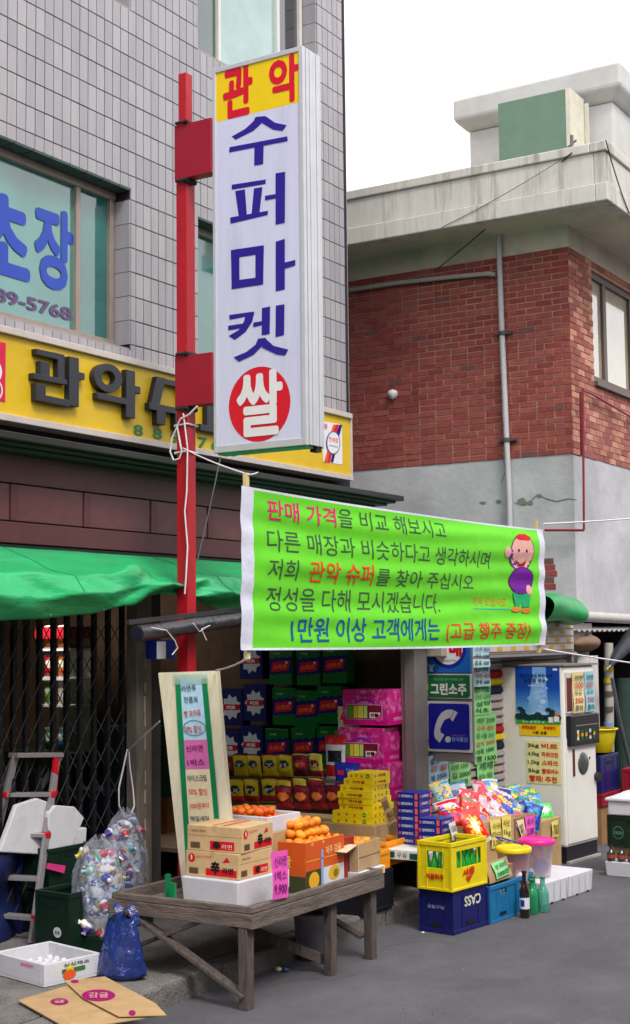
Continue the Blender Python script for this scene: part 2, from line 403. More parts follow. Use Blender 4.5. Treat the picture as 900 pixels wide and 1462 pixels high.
for _, (cx, cz) in near:
    o = bpy.data.objects.new('tile', random.choice(tile_me)); COL.objects.link(o); o.parent = bld; o.location = (cx-9, random.uniform(-.001, .001), cz)
mb = MB()
for cx, cz in rest:
    mb.box(cx-PX/2+.0048, WF+random.uniform(-.001, .001), cz-PZ/2+.0048, cx+PX/2-.0048, WF+.013, cz+PZ/2-.0048, random.randrange(4))
for r in cuts: mb.box(r[0]+.004, WF+random.uniform(-.001, .001), r[2]+.004, r[1]-.004, WF+.013, r[3]-.004, random.randrange(4))
# corner return and the window reveals are tiled too
for j in range(-9, 28):
    cz = z_a+(j+.5)*PZ
    if cz < 3.3 or cz > 9.3: continue
    for k in range(4): mb.box(X_END-.012, WF+.014+k*PX*1.0, cz-PZ/2+.0026, X_END+.001, WF+.014+(k+1)*PX-.005, cz+PZ/2-.0026, k)
    for h in holes:
        if h[2] < cz < h[3]:
            mb.box(h[1]-.012, WF+.004, max(h[2], cz-PZ/2+.0026), h[1]-.0005, WF+.22, min(h[3], cz+PZ/2-.0026), random.randrange(4))
tag(mb.build('tile_field', TILES, bld), kind='stuff')
# lintel undersides, window boards
LINT = mat('lintel_tile', (54, 74, 70), rough=.5, var=.25, scale=12)
SILL = mat('sill_tile', (150, 142, 140), rough=.6, var=.1)
for h in holes:
    mb = MB(); x = h[0]
    while x < h[1]-.02:
        mb.box(x+.004, WF+.002, h[3]-.014, min(x+.19, h[1]-.013), WF+.22, h[3]+.01); x += .195
    mb.build('lintel_tile', LINT, bld)
    mb = MB(); mb.box(h[0], WF+.004, h[2]-.01, h[1]-.013, WF+.22, h[2]+.012); mb.build('window_sill', SILL, bld)
ALU = mat('window_frame_aluminium', (150, 138, 128), rough=.45, var=.1, metal=.2)
ALUW = mat('window_frame_pale', (205, 205, 200), rough=.4, var=.06)
def glass_mat(name, rgb, rough=.06, coat=1, spec=.9):
    return mat(name, rgb, rough=rough, var=.25, scale=1.3, spec=spec, coat=coat, bump=.03, bscale=3)
GL1 = glass_mat('teal_glass', (62, 132, 126)); GL2 = glass_mat('dark_teal_glass', (30, 104, 100)); GL3 = glass_mat('pale_glass', (140, 172, 168)); GLD = glass_mat('dark_glass', (38, 42, 46))
GLG = glass_mat('green_curtain_glass', (46, 78, 70))
def window(h, splits, mats_, frm, fw=.045):
    """frame with upright bars at splits; a pane behind each opening"""
    yb = WF+.17
    mb = MB(); mb.box(h[0], yb-.03, h[3]-.075, h[1]-.014, yb+.05, h[3]-.016); mb.box(h[0], yb-.03, h[2]+.013, h[1]-.014, yb+.05, h[2]+.085)
    bars = [h[0]+.02]+splits+[h[1]-.05]
    for bx in bars: mb.box(bx-fw/2, yb-.022, h[2]+.085, bx+fw/2, yb+.048, h[3]-.075)
    fr = mb.build('window_frame', frm, bld, bevel=.004)
    for i in range(len(bars)-1):
        mb = MB(); mb.box(bars[i]+fw/2, yb+.012, h[2]+.085, bars[i+1]-fw/2, yb+.02, h[3]-.075); mb.build('window_pane', mats_[i], fr)
    return fr
xw = BP(112, 380, WF+.15).x
fr1 = window(w1, [6.6, xw], [GL1, GL1, GL2], ALU, .05)
yl = WF+.178
BLU = mat('window_letter_blue', (22, 64, 172), rough=.35, var=.05); PUR = mat('window_number_purple', (92, 66, 112), rough=.4, var=.05)
text_px(fr1, '초', 'B', yl, (-34, 262), (43, 404), BLU, bold=.036)
text_px(fr1, '장', 'B', yl, (50, 286), (104, 422), BLU, bold=.036)
text_px(fr1, '889-5768', 'B', yl, (-26, 404), (102, 459), PUR, bold=.03)
window(w2, [BP(314, 50, WF+.15).x, BP(398, 50, WF+.15).x], [GLG, GL3, GLD], ALUW)
window(w3, [w3[0]+.9], [GL2, GL2], ALU)
window(w4, [], [GLD], ALU)

# fascia over the shop: cornice, rails and stone panels
FB = 6.75
MAR = mat('maroon_panel', (98, 52, 58), rough=.5, var=.14, scale=7, bump=.12, bscale=40, spec=.45, rgb2=(84, 44, 50), thr=(.5, .8))
MARD = mat('maroon_rail', (88, 46, 52), rough=.55, var=.12, scale=10, bump=.1)
COR = mat('cornice_dark', (42, 42, 40), rough=.5, var=.15)
DRK = mat('dark_joint', (24, 18, 20), rough=.8)
fa = MB(); fa.box(3, FB+.03, 2.68, X_END+.02, WF-.0, 3.30); fas = fa.build('fascia', DRK, bld)
mb = MB(); mb.box(3, FB-.005, 3.10, X_END+.02, FB+.03, 3.298); mb.build('fascia_rail', MARD, fas, bevel=.005)
mb = MB(); mb.box(3, FB-.005, 2.69, X_END+.02, FB+.03, 2.835); mb.build('fascia_rail', MARD, fas, bevel=.005)
pj = [BP(p, 730, FB).x for p in (20, 124, 219, 300)]; st = (pj[-1]-pj[0])/3
xs = [pj[0]-st*k for k in range(4, 0, -1)]+pj+[pj[-1]+st*k for k in range(1, 4)]
for i in range(len(xs)-1):
    if xs[i+1] > X_END: break
    mb = MB(); mb.box(xs[i]+.04, FB, 2.843, xs[i+1]-.04, FB+.03, 3.092); mb.build('stone_panel', MAR, fas, bevel=.006)
    mb = MB(); mb.box(xs[i]-.034, FB-.008, 2.843, xs[i]+.034, FB+.03, 3.092); mb.build('pilaster', MARD, fas, bevel=.004)
mb = MB()
for (y0, z0, z1) in ((6.62, 3.30, 3.325), (6.56, 3.325, 3.35), (6.5, 3.35, 3.40)): mb.box(3, y0, z0, X_END+.04+(6.62-y0), WF-.001, z1-.001)
mb.build('cornice', COR, bld, bevel=.006)
mb = MB(); mb.box(3, FB-.03, 2.62, X_END+.05, FB+.04, 2.678); mb.build('fascia_base', mat('base_black', (18, 22, 22)), bld)
# room behind the shop front
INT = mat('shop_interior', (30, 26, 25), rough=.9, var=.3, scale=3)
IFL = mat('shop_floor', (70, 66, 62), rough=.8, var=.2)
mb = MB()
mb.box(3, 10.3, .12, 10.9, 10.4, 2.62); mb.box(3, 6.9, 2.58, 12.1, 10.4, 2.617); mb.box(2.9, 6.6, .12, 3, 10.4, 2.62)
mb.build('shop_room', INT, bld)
PART = mat('brown_partition', (84, 62, 44), rough=.8, var=.25, scale=9)
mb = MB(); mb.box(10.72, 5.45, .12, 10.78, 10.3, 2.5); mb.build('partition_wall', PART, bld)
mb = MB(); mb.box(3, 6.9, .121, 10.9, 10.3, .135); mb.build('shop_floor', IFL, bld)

# yellow sign board with raised letters
SB = 6.86
YEL = mat('sign_yellow', (214, 178, 26), rough=.45, var=.07, scale=3, rgb2=(192, 158, 34), thr=(.5, .8))
RAIL = mat('sign_rail', (196, 186, 180), rough=.45, var=.08, metal=.1)
sg = thing('yellow_signboard', 'long yellow sign board with raised black letters across the tiled wall', 'sign', (9, SB, 3.58))
zt = BP(0, 475, SB).z; zb = BP(0, 590, SB).z; xe = BP(500, 640, SB).x
mb = MB(); mb.box(4, SB, zb, xe, WF-.003, zt); mb.build('sign_panel', YEL, sg)
mb = MB(); mb.box(4, SB-.03, zt, xe+.01, WF-.003, zt+.05); mb.build('rail', RAIL, sg, bevel=.005)
mb = MB(); mb.box(4, SB-.03, zb-.05, xe+.01, WF-.003, zb); mb.build('rail', RAIL, sg, bevel=.005)
mb = MB(); mb.box(xe, SB-.012, zb, xe+.03, WF-.003, zt); mb.build('end_cap', RAIL, sg)
BLK = mat('letter_black', (28, 32, 44), rough=.4, var=.15, scale=14, spec=.5)
def c7(p): return BP(p[0]/2.8125, 440+p[1]/2.8125, SB)
def raised(strokes, rings=()):
    mb = MB()
    for i, s in enumerate(strokes): mb.poly([c7(p)+Vector((0, -.05-.0006*i, 0)) for p in s], .0498, (0, -1, 0))
    for (cx, cy, rx, ry, ix, iy) in rings:
        n = 28; f = []; g = []
        for k in range(n):
            t = 2*pi*k/n
            f.append(c7((cx+rx*cos(t), cy+ry*sin(t)+.12*rx*cos(t)))); g.append(c7((cx+ix*cos(t), cy+iy*sin(t)+.12*ix*cos(t))))
        D = Vector((0, -.052, 0)); vs = [p+D for p in f]+[p+D for p in g]+f+g
        fs = []
        for k in range(n):
            j = (k+1) % n
            fs += [(k, k+n, j+n, j), (k, j, j+2*n, k+2*n), (k+n, k+3*n, j+3*n, j+n)]
        mb.add(vs, fs)
    mb.build('raised_letter', BLK, sg, bevel=.004)
raised([[(125,165),(212,183),(240,190),(240,300),(212,294),(212,210),(127,190)], [(142,214),(180,222),(180,285),(142,277)],
        [(113,262),(250,290),(250,312),(113,287)], [(257,195),(297,203),(297,400),(257,392)], [(295,258),(320,264),(320,292),(295,288)],
        [(123,303),(163,311),(163,352),(260,372),(260,400),(123,373)]])
raised([[(487,248),(524,256),(524,446),(487,440)], [(522,313),(545,319),(545,348),(522,343)], [(370,340),(492,366),(492,392),(370,366)]], [(415,283,57,58,27,28)])
raised([[(612,276),(648,284),(622,392),(588,384)], [(636,284),(706,298),(706,322),(636,308)], [(694,292),(728,300),(760,412),(726,406)],
        [(580,380),(762,416),(762,442),(580,408)], [(610,402),(645,409),(645,473),(610,467)], [(684,418),(716,424),(716,494),(684,488)]])
raised([[(790,326),(930,352),(930,376),(790,350)], [(812,352),(848,360),(848,482),(812,475)], [(880,366),(910,372),(910,490),(880,484)],
        [(785,466),(940,496),(940,522),(785,492)], [(960,352),(996,360),(996,560),(960,552)], [(938,420),(962,425),(962,450),(938,446)]])
GRN = mat('number_green', (38, 118, 58), rough=.5)
def dig(ch, cx, cy, w=38, h=52):
    p0 = c7((cx-w/2, cy-h/2)); p1 = c7((cx+w/2, cy+h/2)); text(sg, ch, (p0.x, SB-.004, p1.z), (1,0,0), (0,0,1), p1.x-p0.x, p0.z-p1.z, GRN, bold=.03, name='number')
for ch, cx, cy in (('8',555,490),('8',632,504),('9',704,520),('5',758,531),('7',812,541),('6',866,551),('8',918,560)): dig(ch, cx, cy)
EMR = mat('emblem_red', (206, 20, 70), rough=.5); WHT = mat('print_white', (225, 222, 226), rough=.5, var=.04)
mb = MB(); q = [BP(p[0], p[1], SB)+Vector((0, -.004, 0)) for p in ((-34, 480), (8, 490), (7, 574), (-34, 566))]; mb.poly(q, .0035, (0, -1, 0))
em = mb.build('emblem', EMR, sg)
mb = MB(); c = BP(-8, 556, SB)+Vector((0, -.007, 0))
for k, (r0, r1) in enumerate(((.075, .062),)):
    a_ = ellipse(c, (1,0,0), (0,0,1), r0, r0, 24); b_ = ellipse(c, (1,0,0), (0,0,1), r1, r1, 24); mb.add(a_+b_, [(i, (i+1) % 24, (i+1) % 24+24, i+24) for i in range(24)])
c = BP(-6, 530, SB)+Vector((0, -.007, 0)); a_ = ellipse(c, (1,0,0), (0,0,1), .055, .07, 20); mb.poly(a_)
mb.build('emblem_mark', WHT, em)
# striped round mark at the far end
def c4(x, y): return BP(450+x/12.857, 590+y/12.857, SB)+Vector((0, -.003, 0))
mb = MB(); mb.poly([c4(130,145), c4(490,205), c4(500,945), c4(150,890)], .002, (0,-1,0)); mk = mb.build('mark_panel', WHT, sg)
for cl, x in (((228, 90, 40), 0), ((206, 30, 60), 52), ((44, 20, 110), 112)):
    D = Vector((0, -.003, 0)); mb = MB()
    mb.poly([c4(330+x,205)+D, c4(380+x,213)+D, c4(320+x,440)+D, c4(262+x,400)+D]); mb.poly([c4(215+x,690)+D, c4(262+x,700)+D, c4(212+x,905)+D, c4(160+x,895)+D]); mb.build('mark_stripe', ink(*cl), mk)
c = c4(320, 545)+Vector((0, -.006, 0)); e1 = [c4(320+130*cos(t), 545+215*sin(t))+Vector((0,-.006,0)) for t in [2*pi*k/30 for k in range(30)]]
e2 = [c4(320+112*cos(t), 545+195*sin(t))+Vector((0,-.008,0)) for t in [2*pi*k/30 for k in range(30)]]
mb = MB(); mb.poly(e1); mb.build('mark_ring', ink(60, 100, 150), mk); mb = MB(); mb.poly(e2); mb.build('mark_disc', WHT, mk)
for tx, a_, b_, cl in (('연쇄점', (232, 425), (405, 555), ink(220, 40, 60)), ('SUPERMARKET', (240, 575), (400, 640), ink(60, 90, 150)), ('마', (150, 180), (212, 300), ink(214, 30, 80))):
    p0 = c4(*a_); p1 = c4(*b_); text(mk, tx, (p0.x, p0.y-.008, p1.z), (1,0,0), (0,0,1), p1.x-p0.x, p0.z-p1.z, cl, bold=.02)

# ================================================================== THE BRICK BUILDING
XB, YB = 14.0, 5.4
bb = thing('brick_building', 'red brick building with overhanging white concrete parapet and grey plaster lower wall', 'building', (XB, YB, 0))
PLAS = mat('grey_plaster', (190, 191, 196), rough=.9, var=.12, scale=1.6, bump=.25, bscale=14, rgb2=(160, 160, 165), thr=(.42, .75), distort=.6)
PARA = mat('parapet_concrete', (200, 197, 190), rough=.9, var=.1, scale=2.2, bump=.2, bscale=12, rgb2=(136, 128, 118), thr=(.52, .7), stretch=(3, 3, .35))
SOFF = mat('soffit_concrete', (206, 198, 182), rough=.9, var=.12, scale=1.6, rgb2=(158, 146, 126), thr=(.5, .8))
zbb = AP(505, 673, XB).z; zbt = BP(820, 358, YB).z; zso = 6.36
MORT = mat('mortar', (182, 146, 122), rough=.95, var=.25, scale=5)
OV = .68
# openings on the street face
wx0 = BP(846, 450, YB).x; wz1 = BP(846, 386, YB).z; wz0 = BP(850, 545, YB).z; wx1 = wx0+3.2
RX0, RX1, RZ = 14.15, 18.6, 2.16         # dark recess of the next shop
mb = MB(); mb.box(XB, YB+.01, 0, XB+.2, 12, zbb); mb.box(XB+.2, YB, RZ, 22, YB+.2, wz0-.02); mb.box(XB, YB+.001, RZ, XB+.2, YB+.01, zbb-.01)
mb.box(RX1, YB, 0, 22, YB+.2, RZ); mb.box(XB+.2, 8.4, 0, 22, 8.6, RZ)
mb.build('plaster_wall', PLAS, bb)
mb = MB(); mb.box(XB, YB, zbb, XB+.18, 12, zbt); mb.box(XB+.18, YB, wz0-.02, wx0, YB+.2, zbt); mb.box(wx1, YB, wz0-.02, 22, YB+.2, zbt)
mb.box(wx0, YB, wz1, wx1, YB+.2, zbt)
mb.build('brick_backing', MORT, bb)
mb = MB(); mb.box(XB-.01, YB-.01, zbt, 22, 12, zso); mb.build('frieze', SOFF, bb)
zpt = AP(863, 201, XB-OV).z
mb = MB(); mb.box(XB-OV, YB-OV, zso, 22, 12, zso+.12); mb.build('soffit', SOFF, bb)
mb = MB()
mb.box(XB-OV-.03, YB-OV-.03, zso-.03, 22, YB-OV+.1, zso+.16); mb.box(XB-OV-.03, YB-OV+.1, zso-.03, XB-OV+.1, 12, zso+.16)
mb.box(XB-OV, YB-OV, zso+.16, 22, YB-OV+.12, zpt-.1); mb.box(XB-OV, YB-OV+.12, zso+.16, XB-OV+.12, 12, zpt-.1)
mb.box(XB-OV-.025, YB-OV-.025, zpt-.1, 22, YB-OV+.15, zpt); mb.box(XB-OV-.025, YB-OV+.15, zpt-.1, XB-OV+.15, 12, zpt)
mb.build('parapet', PARA, bb, bevel=.012)
BR = [mat('brick_%d' % i, c, rough=.85, var=.22, scale=14, bump=.35, bscale=50) for i, c in
      enumerate([(152, 74, 70), (144, 66, 64), (158, 82, 74), (136, 62, 62), (148, 78, 74), (118, 74, 76)])]
BP2 = [mat('street_brick_%d' % i, c, rough=.85, var=.2, scale=14, bump=.35, bscale=50) for i, c in
       enumerate([(178, 118, 100), (160, 92, 82), (196, 140, 120), (146, 84, 76)])]
bw, bh = .2, .0667
rows = int((zbt-zbb)/bh); bh = (zbt-zbb)/rows
def bshape(mm, w, d):
    mb = MB(); mb.box(0, 0, -bh/2+.007, .012, w-.014, bh/2-.007)
    o = mb.build('b', mm); me = o.data; bpy.data.objects.remove(o); return me
bme = {(i, k): bshape(BR[i], w, 'x') for i in range(6) for k, w in (('full', bw), ('half', bw/2))}
vis = []; rest = MB()
for r in range(rows):
    cz = zbb+(r+.5)*bh; y = YB; half = r % 2
    y += -.006
    first = True
    while y < 11.9:
        w = bw/2 if (first and half) or random.random() < .04 else bw; first = False
        i = random.choices(range(6), (30, 26, 18, 10, 14, 3))[0]; 
        q = seen((XB, y+w/2, cz))
        px = random.uniform(-.003, .003)
        if q and q[0] > 500 and len(vis) < 4000: vis.append((y, w, cz, i, px))
        elif y < 9: rest.box(XB-.008, y, cz-bh/2+.007, XB+.004, y+w-.014, cz+bh/2-.007, i)
        y += w
vis.sort(key=lambda b: (b[1] < .15, b[0]))
for y, w, cz, i, px in vis[:300]:
    o = bpy.data.objects.new('brick', bme[(i, 'full' if w > .15 else 'half')]); COL.objects.link(o); o.parent = bb
    o.location = (-.008+px, y-YB, cz)
for y, w, cz, i, px in vis[300:]: rest.box(XB-.008+px, y, cz-bh/2+.005, XB+.004+px, y+w-.011, cz+bh/2-.005, i)
tag(rest.build('brick_field', BR, bb), kind='stuff')
rest = MB()
r2 = int((zbt-(wz0-.02))/bh)+1
zlow = BP(840, 655, YB).z
for r in range(-14, rows):
    cz = zbb+(r+.5)*bh
    if cz-bh/2 < zlow: continue
    x = XB+(0 if r % 2 else -bw/2)
    while x < 20:
        x0 = max(x, XB-.006); x1_ = x+bw-.011; 
        if not (wx0-.03 < (x0+x1_)/2 < wx1 and wz0 < cz < wz1): rest.box(x0, YB-.008+random.uniform(-.003, .003), cz-bh/2+.005, min(x1_, wx0-.005) if (wz0 < cz < wz1 and x0 < wx0) else x1_, YB+.004, cz+bh/2-.005, random.randrange(4))
        x += bw
tag(rest.build('street_brick_field', BP2, bb), kind='stuff')
FRD = mat('window_frame_brown', (96, 82, 74), rough=.5, var=.1)
GLS = mat('painted_sky_glass', (186, 176, 152), rough=.08, var=.12, scale=1.2, spec=.8, coat=1, rgb2=(120, 124, 118), thr=(.5, .75))  # pale warm colour paints the white sky's reflection into the panes
mb = MB(); mb.box(wx0, YB+.03, wz0, wx0+.06, YB+.12, wz1); mb.box(wx0+.06, YB+.03, wz1-.07, wx1, YB+.12, wz1-.001); mb.box(wx0+.06, YB+.03, wz0, wx1, YB+.12, wz0+.08)
xm = BP(868, 450, YB).x
for x in (xm, xm+.9, xm+1.8): mb.box(x-.05, YB+.035, wz0+.08, x+.05, YB+.115, wz1-.07)
mb.box(wx0-.02, YB-.05, wz0-.05, wx1, YB+.03, wz0+.0)
wf = mb.build('window_frame', FRD, bb, bevel=.004)
for x0, x1_ in ((wx0+.06, xm-.05), (xm+.05, xm+.85), (xm+.95, xm+1.75)):
    mb = MB(); mb.box(x0, YB+.07, wz0+.08, x1_, YB+.08, wz1-.07); mb.build('window_pane', GLS, wf)
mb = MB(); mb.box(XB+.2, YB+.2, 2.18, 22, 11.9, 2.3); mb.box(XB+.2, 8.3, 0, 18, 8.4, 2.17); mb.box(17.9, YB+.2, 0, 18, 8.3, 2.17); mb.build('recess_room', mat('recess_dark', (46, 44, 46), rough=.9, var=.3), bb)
# crack, stains and mortar patch on the plaster
CRK = mat('crack_dark', (104, 104, 102), rough=.9, var=.3); STN = mat('algae_stain', (116, 126, 112), rough=.95, var=.2, scale=20)
def strip(pts, w, x, m, name, par):
    mb = MB(); P = [AP(a_, b_, x) for a_, b_ in pts]
    for i in range(len(P)-1):
        d = Vector((0, P[i+1].y-P[i].y, P[i+1].z-P[i].z)).normalized(); n = Vector((0, -d.z, d.y))*w*(.6+.8*random.random())
        mb.add([P[i]-n, P[i+1]-n*.8, P[i+1]+n*.8, P[i]+n], [(0,1,2,3)])
    return mb.build(name, m, par)
strip([(735,718),(748,722),(758,715),(768,706),(780,712),(795,716),(812,712),(824,714)], .006, XB-.003, CRK, 'crack', bb)
strip([(722,640),(719,655),(722,672),(716,690)], .003, XB-.003, CRK, 'crack', bb)
for (cx, cy, rx, ry) in ((745, 716, 7, 5), (757, 718, 6, 3), (712, 716, 4, 3), (690, 718, 5, 2), (770, 708, 4, 3)):
    mb = MB(); mb.poly([AP(cx+rx*cos(t)*(.7+.5*random.random()), cy+ry*sin(t)*(.7+.5*random.random()), XB-.004) for t in [2*pi*k/14 for k in range(14)]]); mb.build('stain', STN, bb)
mb = MB(); z0 = AP(786, 842, XB).z; z1 = AP(786, 788, XB).z; yy = AP(793, 800, XB).y; n = int((z1-z0)/bh)
for r in range(n):
    e = .02*sin(r*2.1); mb.box(XB-.006, yy+e, z0+r*bh+.005, XB+.008, yy+.19, z0+(r+1)*bh-.005, r % 3)
mb.build('bare_brick_patch', [BR[0], mat('dull_brick', (112, 82, 70)), BR[4]], bb)
mb = MB(); mb.lathe([(.001, .05), (.05, .03), (.06, 0), (.04, -.05), (.001, -.07)], AP(561, 562, XB-.03), n=10); mb.build('plaster_blob', WHT, bb)

# pipes
PIP = mat('pipe_grey', (188, 187, 192), rough=.5, var=.08, spec=.5); 
dp = thing('downpipe', 'pale grey downpipe running down the red brick side wall', 'pipe', AP(716, 500, XB-.06)[:])
mb = MB(); pA = AP(712, 326, XB-.06); pB = AP(727, 705, XB-.06); mb.tube([pA, AP(716, 450, XB-.06), pB, AP(731, 860, XB-.06)], .031, 10); mb.build('pipe', PIP, dp)
for t in (.4, .8):
    p = pA.lerp(pB, t); mb = MB(); mb.tube([p-Vector((0,0,.02)), p+Vector((0,0,.02))], .045, 10); mb.box(p.x, p.y-.1, p.z-.012, XB-.001, p.y+.1, p.z+.012); mb.build('clamp', mat('clamp_dark', (80, 76, 78)), dp)
mb = MB(); mb.tube([AP(500, 414, XB-.06), AP(560, 405, XB-.06), AP(640, 396, XB-.06), AP(695, 391, XB-.06), AP(708, 392, XB-.06)], .026, 10); tag(mb.build('branch_pipe', mat('pipe_dull', (168, 162, 160), rough=.6)), 'dull grey branch pipe running under the eaves to the downpipe', 'pipe')
RDP = mat('pipe_red', (140, 38, 52), rough=.5, var=.1)
mb = MB(); p = [AP(778, 757, XB-.09), AP(834, 757, XB-.09), AP(832.5, 557, XB-.09)]; q = BP(832.5, 557, YB-.05)
mb.tube([p[0], p[1]], .013, 8); mb.tube([p[1], p[2]], .013, 8); mb.tube([p[2], BP(845, 562, YB-.06), BP(899, 594, YB-.06), BP(960, 625, YB-.06)], .013, 8); mb.tube([AP(829, 560, XB-.07), AP(830, 650, XB-.07)], .012, 8)
tag(mb.build('gas_pipe', RDP), 'thin dark red gas pipe bent round the corner of the brick building', 'pipe')

# rooftop room and the green panel on the roof
XT = 14.7
tw = thing('rooftop_room', 'small white concrete room with overhanging slab on the roof', 'building', (XT, 6, zpt-.6))
WCON = mat('rooftop_white', (196, 196, 194), rough=.9, var=.07, scale=2, bump=.15, bscale=12, rgb2=(170, 168, 164), thr=(.5, .8))
yl_ = AP(671, 230, XT).y; yr = AP(876, 180, XT).y; zc = AP(873, 140, XT).z-.04; zt2 = AP(873, 99, XT).z
mb = MB(); mb.box(XT, yr, zpt-.35, XT+4, yl_, zc-.001); mb.build('wall', WCON, tw, bevel=.02)
mb = MB(); ol = .14
v = [(XT-.02, yr-.02, zc), (XT+4, yr-.02, zc), (XT+4, yl_+.02, zc), (XT-.02, yl_+.02, zc), (XT-ol, yr-ol, zc+.12), (XT+4, yr-ol, zc+.12), (XT+4, yl_+ol, zc+.12), (XT-ol, yl_+ol, zc+.12),
     (XT-ol, yr-ol, zt2+.02), (XT+4, yr-ol, zt2), (XT+4, yl_+ol, zt2), (XT-ol, yl_+ol, zt2)]
mb.add(v, [(3,2,1,0),(0,1,5,4),(1,2,6,5),(2,3,7,6),(3,0,4,7),(4,5,9,8),(5,6,10,9),(6,7,11,10),(7,4,8,11),(8,9,10,11)]); mb.build('roof_slab', WCON, tw, bevel=.03)
XP = 14.1
gp = thing('roof_panel', 'flat green board with pale side standing on the parapet roof', 'panel', (XP, 6, zpt))
y0 = AP(808, 170, XP).y; y1 = AP(712, 180, XP).y; z1 = AP(808, 127, XP).z
mb = MB(); mb.box(XP, y0, zpt-.5, XP+.05, y1, z1); mb.build('board', mat('board_green', (106, 134, 116), rough=.7, var=.08, scale=5, rgb2=(88, 116, 96), thr=(.6, .8)), gp)
mb = MB(); mb.box(XP+.001, y0-.05, zpt-.5, XP+.42, y0-.002, z1+.01); mb.box(XP+.44, y0-.09, zpt-.5, XP+.47, y0-.05, z1-.03); mb.build('side_frame', mat('board_side', (206, 204, 186), rough=.7), gp)
mb = MB(); c = AP(817, 215, XB-OV+.05); mb.tube([c, c+Vector((0,0,.16))], .018, 6); mb.tube([c+Vector((0,.05,.04)), c+Vector((0,-.05,.1))], .01, 6); tag(mb.build('insulator', CRK), 'small dark cable bracket on the parapet edge', 'bracket')
WIRE = mat('wire_dark', (60, 58, 58), rough=.7)
def wire(pts, r, label, m=WIRE, name='cable', cat='cable', group=None):
    mb = MB(); mb.tube(pts, r, 5); return tag(mb.build(name, m), label, cat, group)
def sag(p, q, s, n=9):
    p = Vector(p); q = Vector(q); return [p.lerp(q, i/n)-Vector((0, 0, s*4*(i/n)*(1-i/n))) for i in range(n+1)]
wire(sag(AP(817, 218, XB-OV-.04), AP(620, 388, XB-.08), .02), .007, 'dark cable slanting from the parapet bracket down to the brick wall')
wire(sag(AP(817, 218, XB-OV-.04), AP(630, 325, XB-OV-.04), .03), .0035, 'faint cable slanting across the front of the parapet')
wire(sag(BP(865, 200, YB-OV-.04), BP(899, 305, YB-OV-.04), .05), .007, 'dark cable hanging over the parapet corner')

# ================================================================== POLE AND HANGING SIGN
RED = mat('pole_red', (176, 18, 36), rough=.5, var=.12, scale=7, bump=.15, rgb2=(116, 40, 36), thr=(.6, .72), stretch=(1, 1, .5))
REDB = mat('bracket_red', (150, 14, 40), rough=.5, var=.08, scale=5)
STEEL = mat('dark_bolt', (50, 44, 46), rough=.6, metal=.4)
XS = 8.0
sp = thing('sign_pole', 'square red steel pole carrying the tall light box sign', 'pole', (XS, 6.0, .12))
pt_ = AP(264, 102, XS); pm = AP(252, 400, XS); pr_ = AP(267, 400, XS)
yl_, yr = pm.y, pr_.y; zr = AP(264, 172, XS).z
mb = MB(); mb.box(XS, yr, .12, XS+.1, yl_, zr); mb.box(XS+.012, yr+.012, zr, XS+.09, yl_-.012, pt_.z); mb.build('pole', RED, sp, bevel=.004)
for (ya, yb) in ((172, 250), (505, 578)):
    z1 = AP(290, ya, XS).z; z0 = AP(290, yb, XS).z; ye = AP(303, 400, XS).y
    mb = MB(); mb.box(XS-.02, ye-.01, z0, XS+.07, yl_+.0, z1); mb.build('bracket', REDB, sp, bevel=.004)
    for z in (z0-.015, z1+.012):
        mb = MB(); mb.tube([(XS-.03, yl_-.02, z), (XS-.03, yr-.03, z)], .012, 6); mb.tube([(XS-.03, yr, z), (XS+.08, yr-.02, z)], .02, 6); mb.build('clamp_bolt', STEEL, sp)
vs_ = thing('hanging_sign', 'tall white light box sign with blue letters, yellow top and red disc', 'sign', (XS, 5.4, 3.3))
tl, tr, bl, br = AP(306, 97, XS), AP(433, 66, XS), AP(303, 643, XS), AP(438, 640, XS)
y1 = (tl.y+bl.y)/2; y0 = (tr.y+br.y)/2; zt = (tl.z+tr.z)/2; zb = (bl.z+br.z)/2
TH = BP(461, 400, y0).x-XS
ALS = mat('sign_casing', (196, 198, 204), rough=.4, var=.06, metal=.25, scale=6)
FACE = mat('sign_face', (206, 206, 232), rough=.35, var=.03, scale=2, rgb2=(188, 187, 208), thr=(.5, .8), stretch=(5, 5, .5)); SGY = mat('sign_face_yellow', (236, 200, 20), rough=.35, var=.03)
mb = MB(); mb.box(XS+.012, y0+.012, zb+.02, XS+TH-.012, y1-.012, zt-.02); mb.build('casing', ALS, vs_)
f_ = .035
mb = MB(); mb.box(XS-.004, y0, zb, XS+.03, y0+f_, zt); mb.box(XS-.004, y1-f_*.8, zb, XS+.03, y1, zt); mb.box(XS-.004, y0+f_, zb, XS+.03, y1-f_*.8, zb+.05); mb.box(XS-.004, y0+f_, zt-.035, XS+.03, y1-f_*.8, zt)
mb.build('face_frame', ALS, vs_, bevel=.004)
mb = MB()
for i in range(4): mb.box(XS+.036+i*(TH-.06)/4, y0-.003-.003*(i % 2), zb+.005, XS+.036+(i+1)*(TH-.06)/4-.005, y0+.011, zt-.005)
mb.box(XS+TH-.02, y0, zb, XS+TH, y0+.03, zt); mb.box(XS+TH-.02, y1-.03, zb, XS+TH, y1, zt)
mb.build('side_rail', ALS, vs_, bevel=.003)
mb = MB(); mb.box(XS+.02, y0+.02, zb-.012, XS+TH*.5, y1-.02, zb+.019); mb.build('underside', mat('underside_green', (70, 170, 120), rough=.4), vs_)
mb = MB(); mb.box(XS+TH*.6, y0+.01, zb-.03, XS+TH*.9, y0+.06, zb+.018); mb.build('drip_bracket', STEEL, vs_)
for k in range(7):
    z = zb+.12+k*(zt-zb-.2)/6; mb = MB(); mb.lathe([(.001, 0), (.006, .001)], (0,0,0), 6); 
zy = AP(370, 157, XS).z; zy = (AP(313, 170, XS).z+AP(430, 148, XS).z)/2
FX = XS+.006
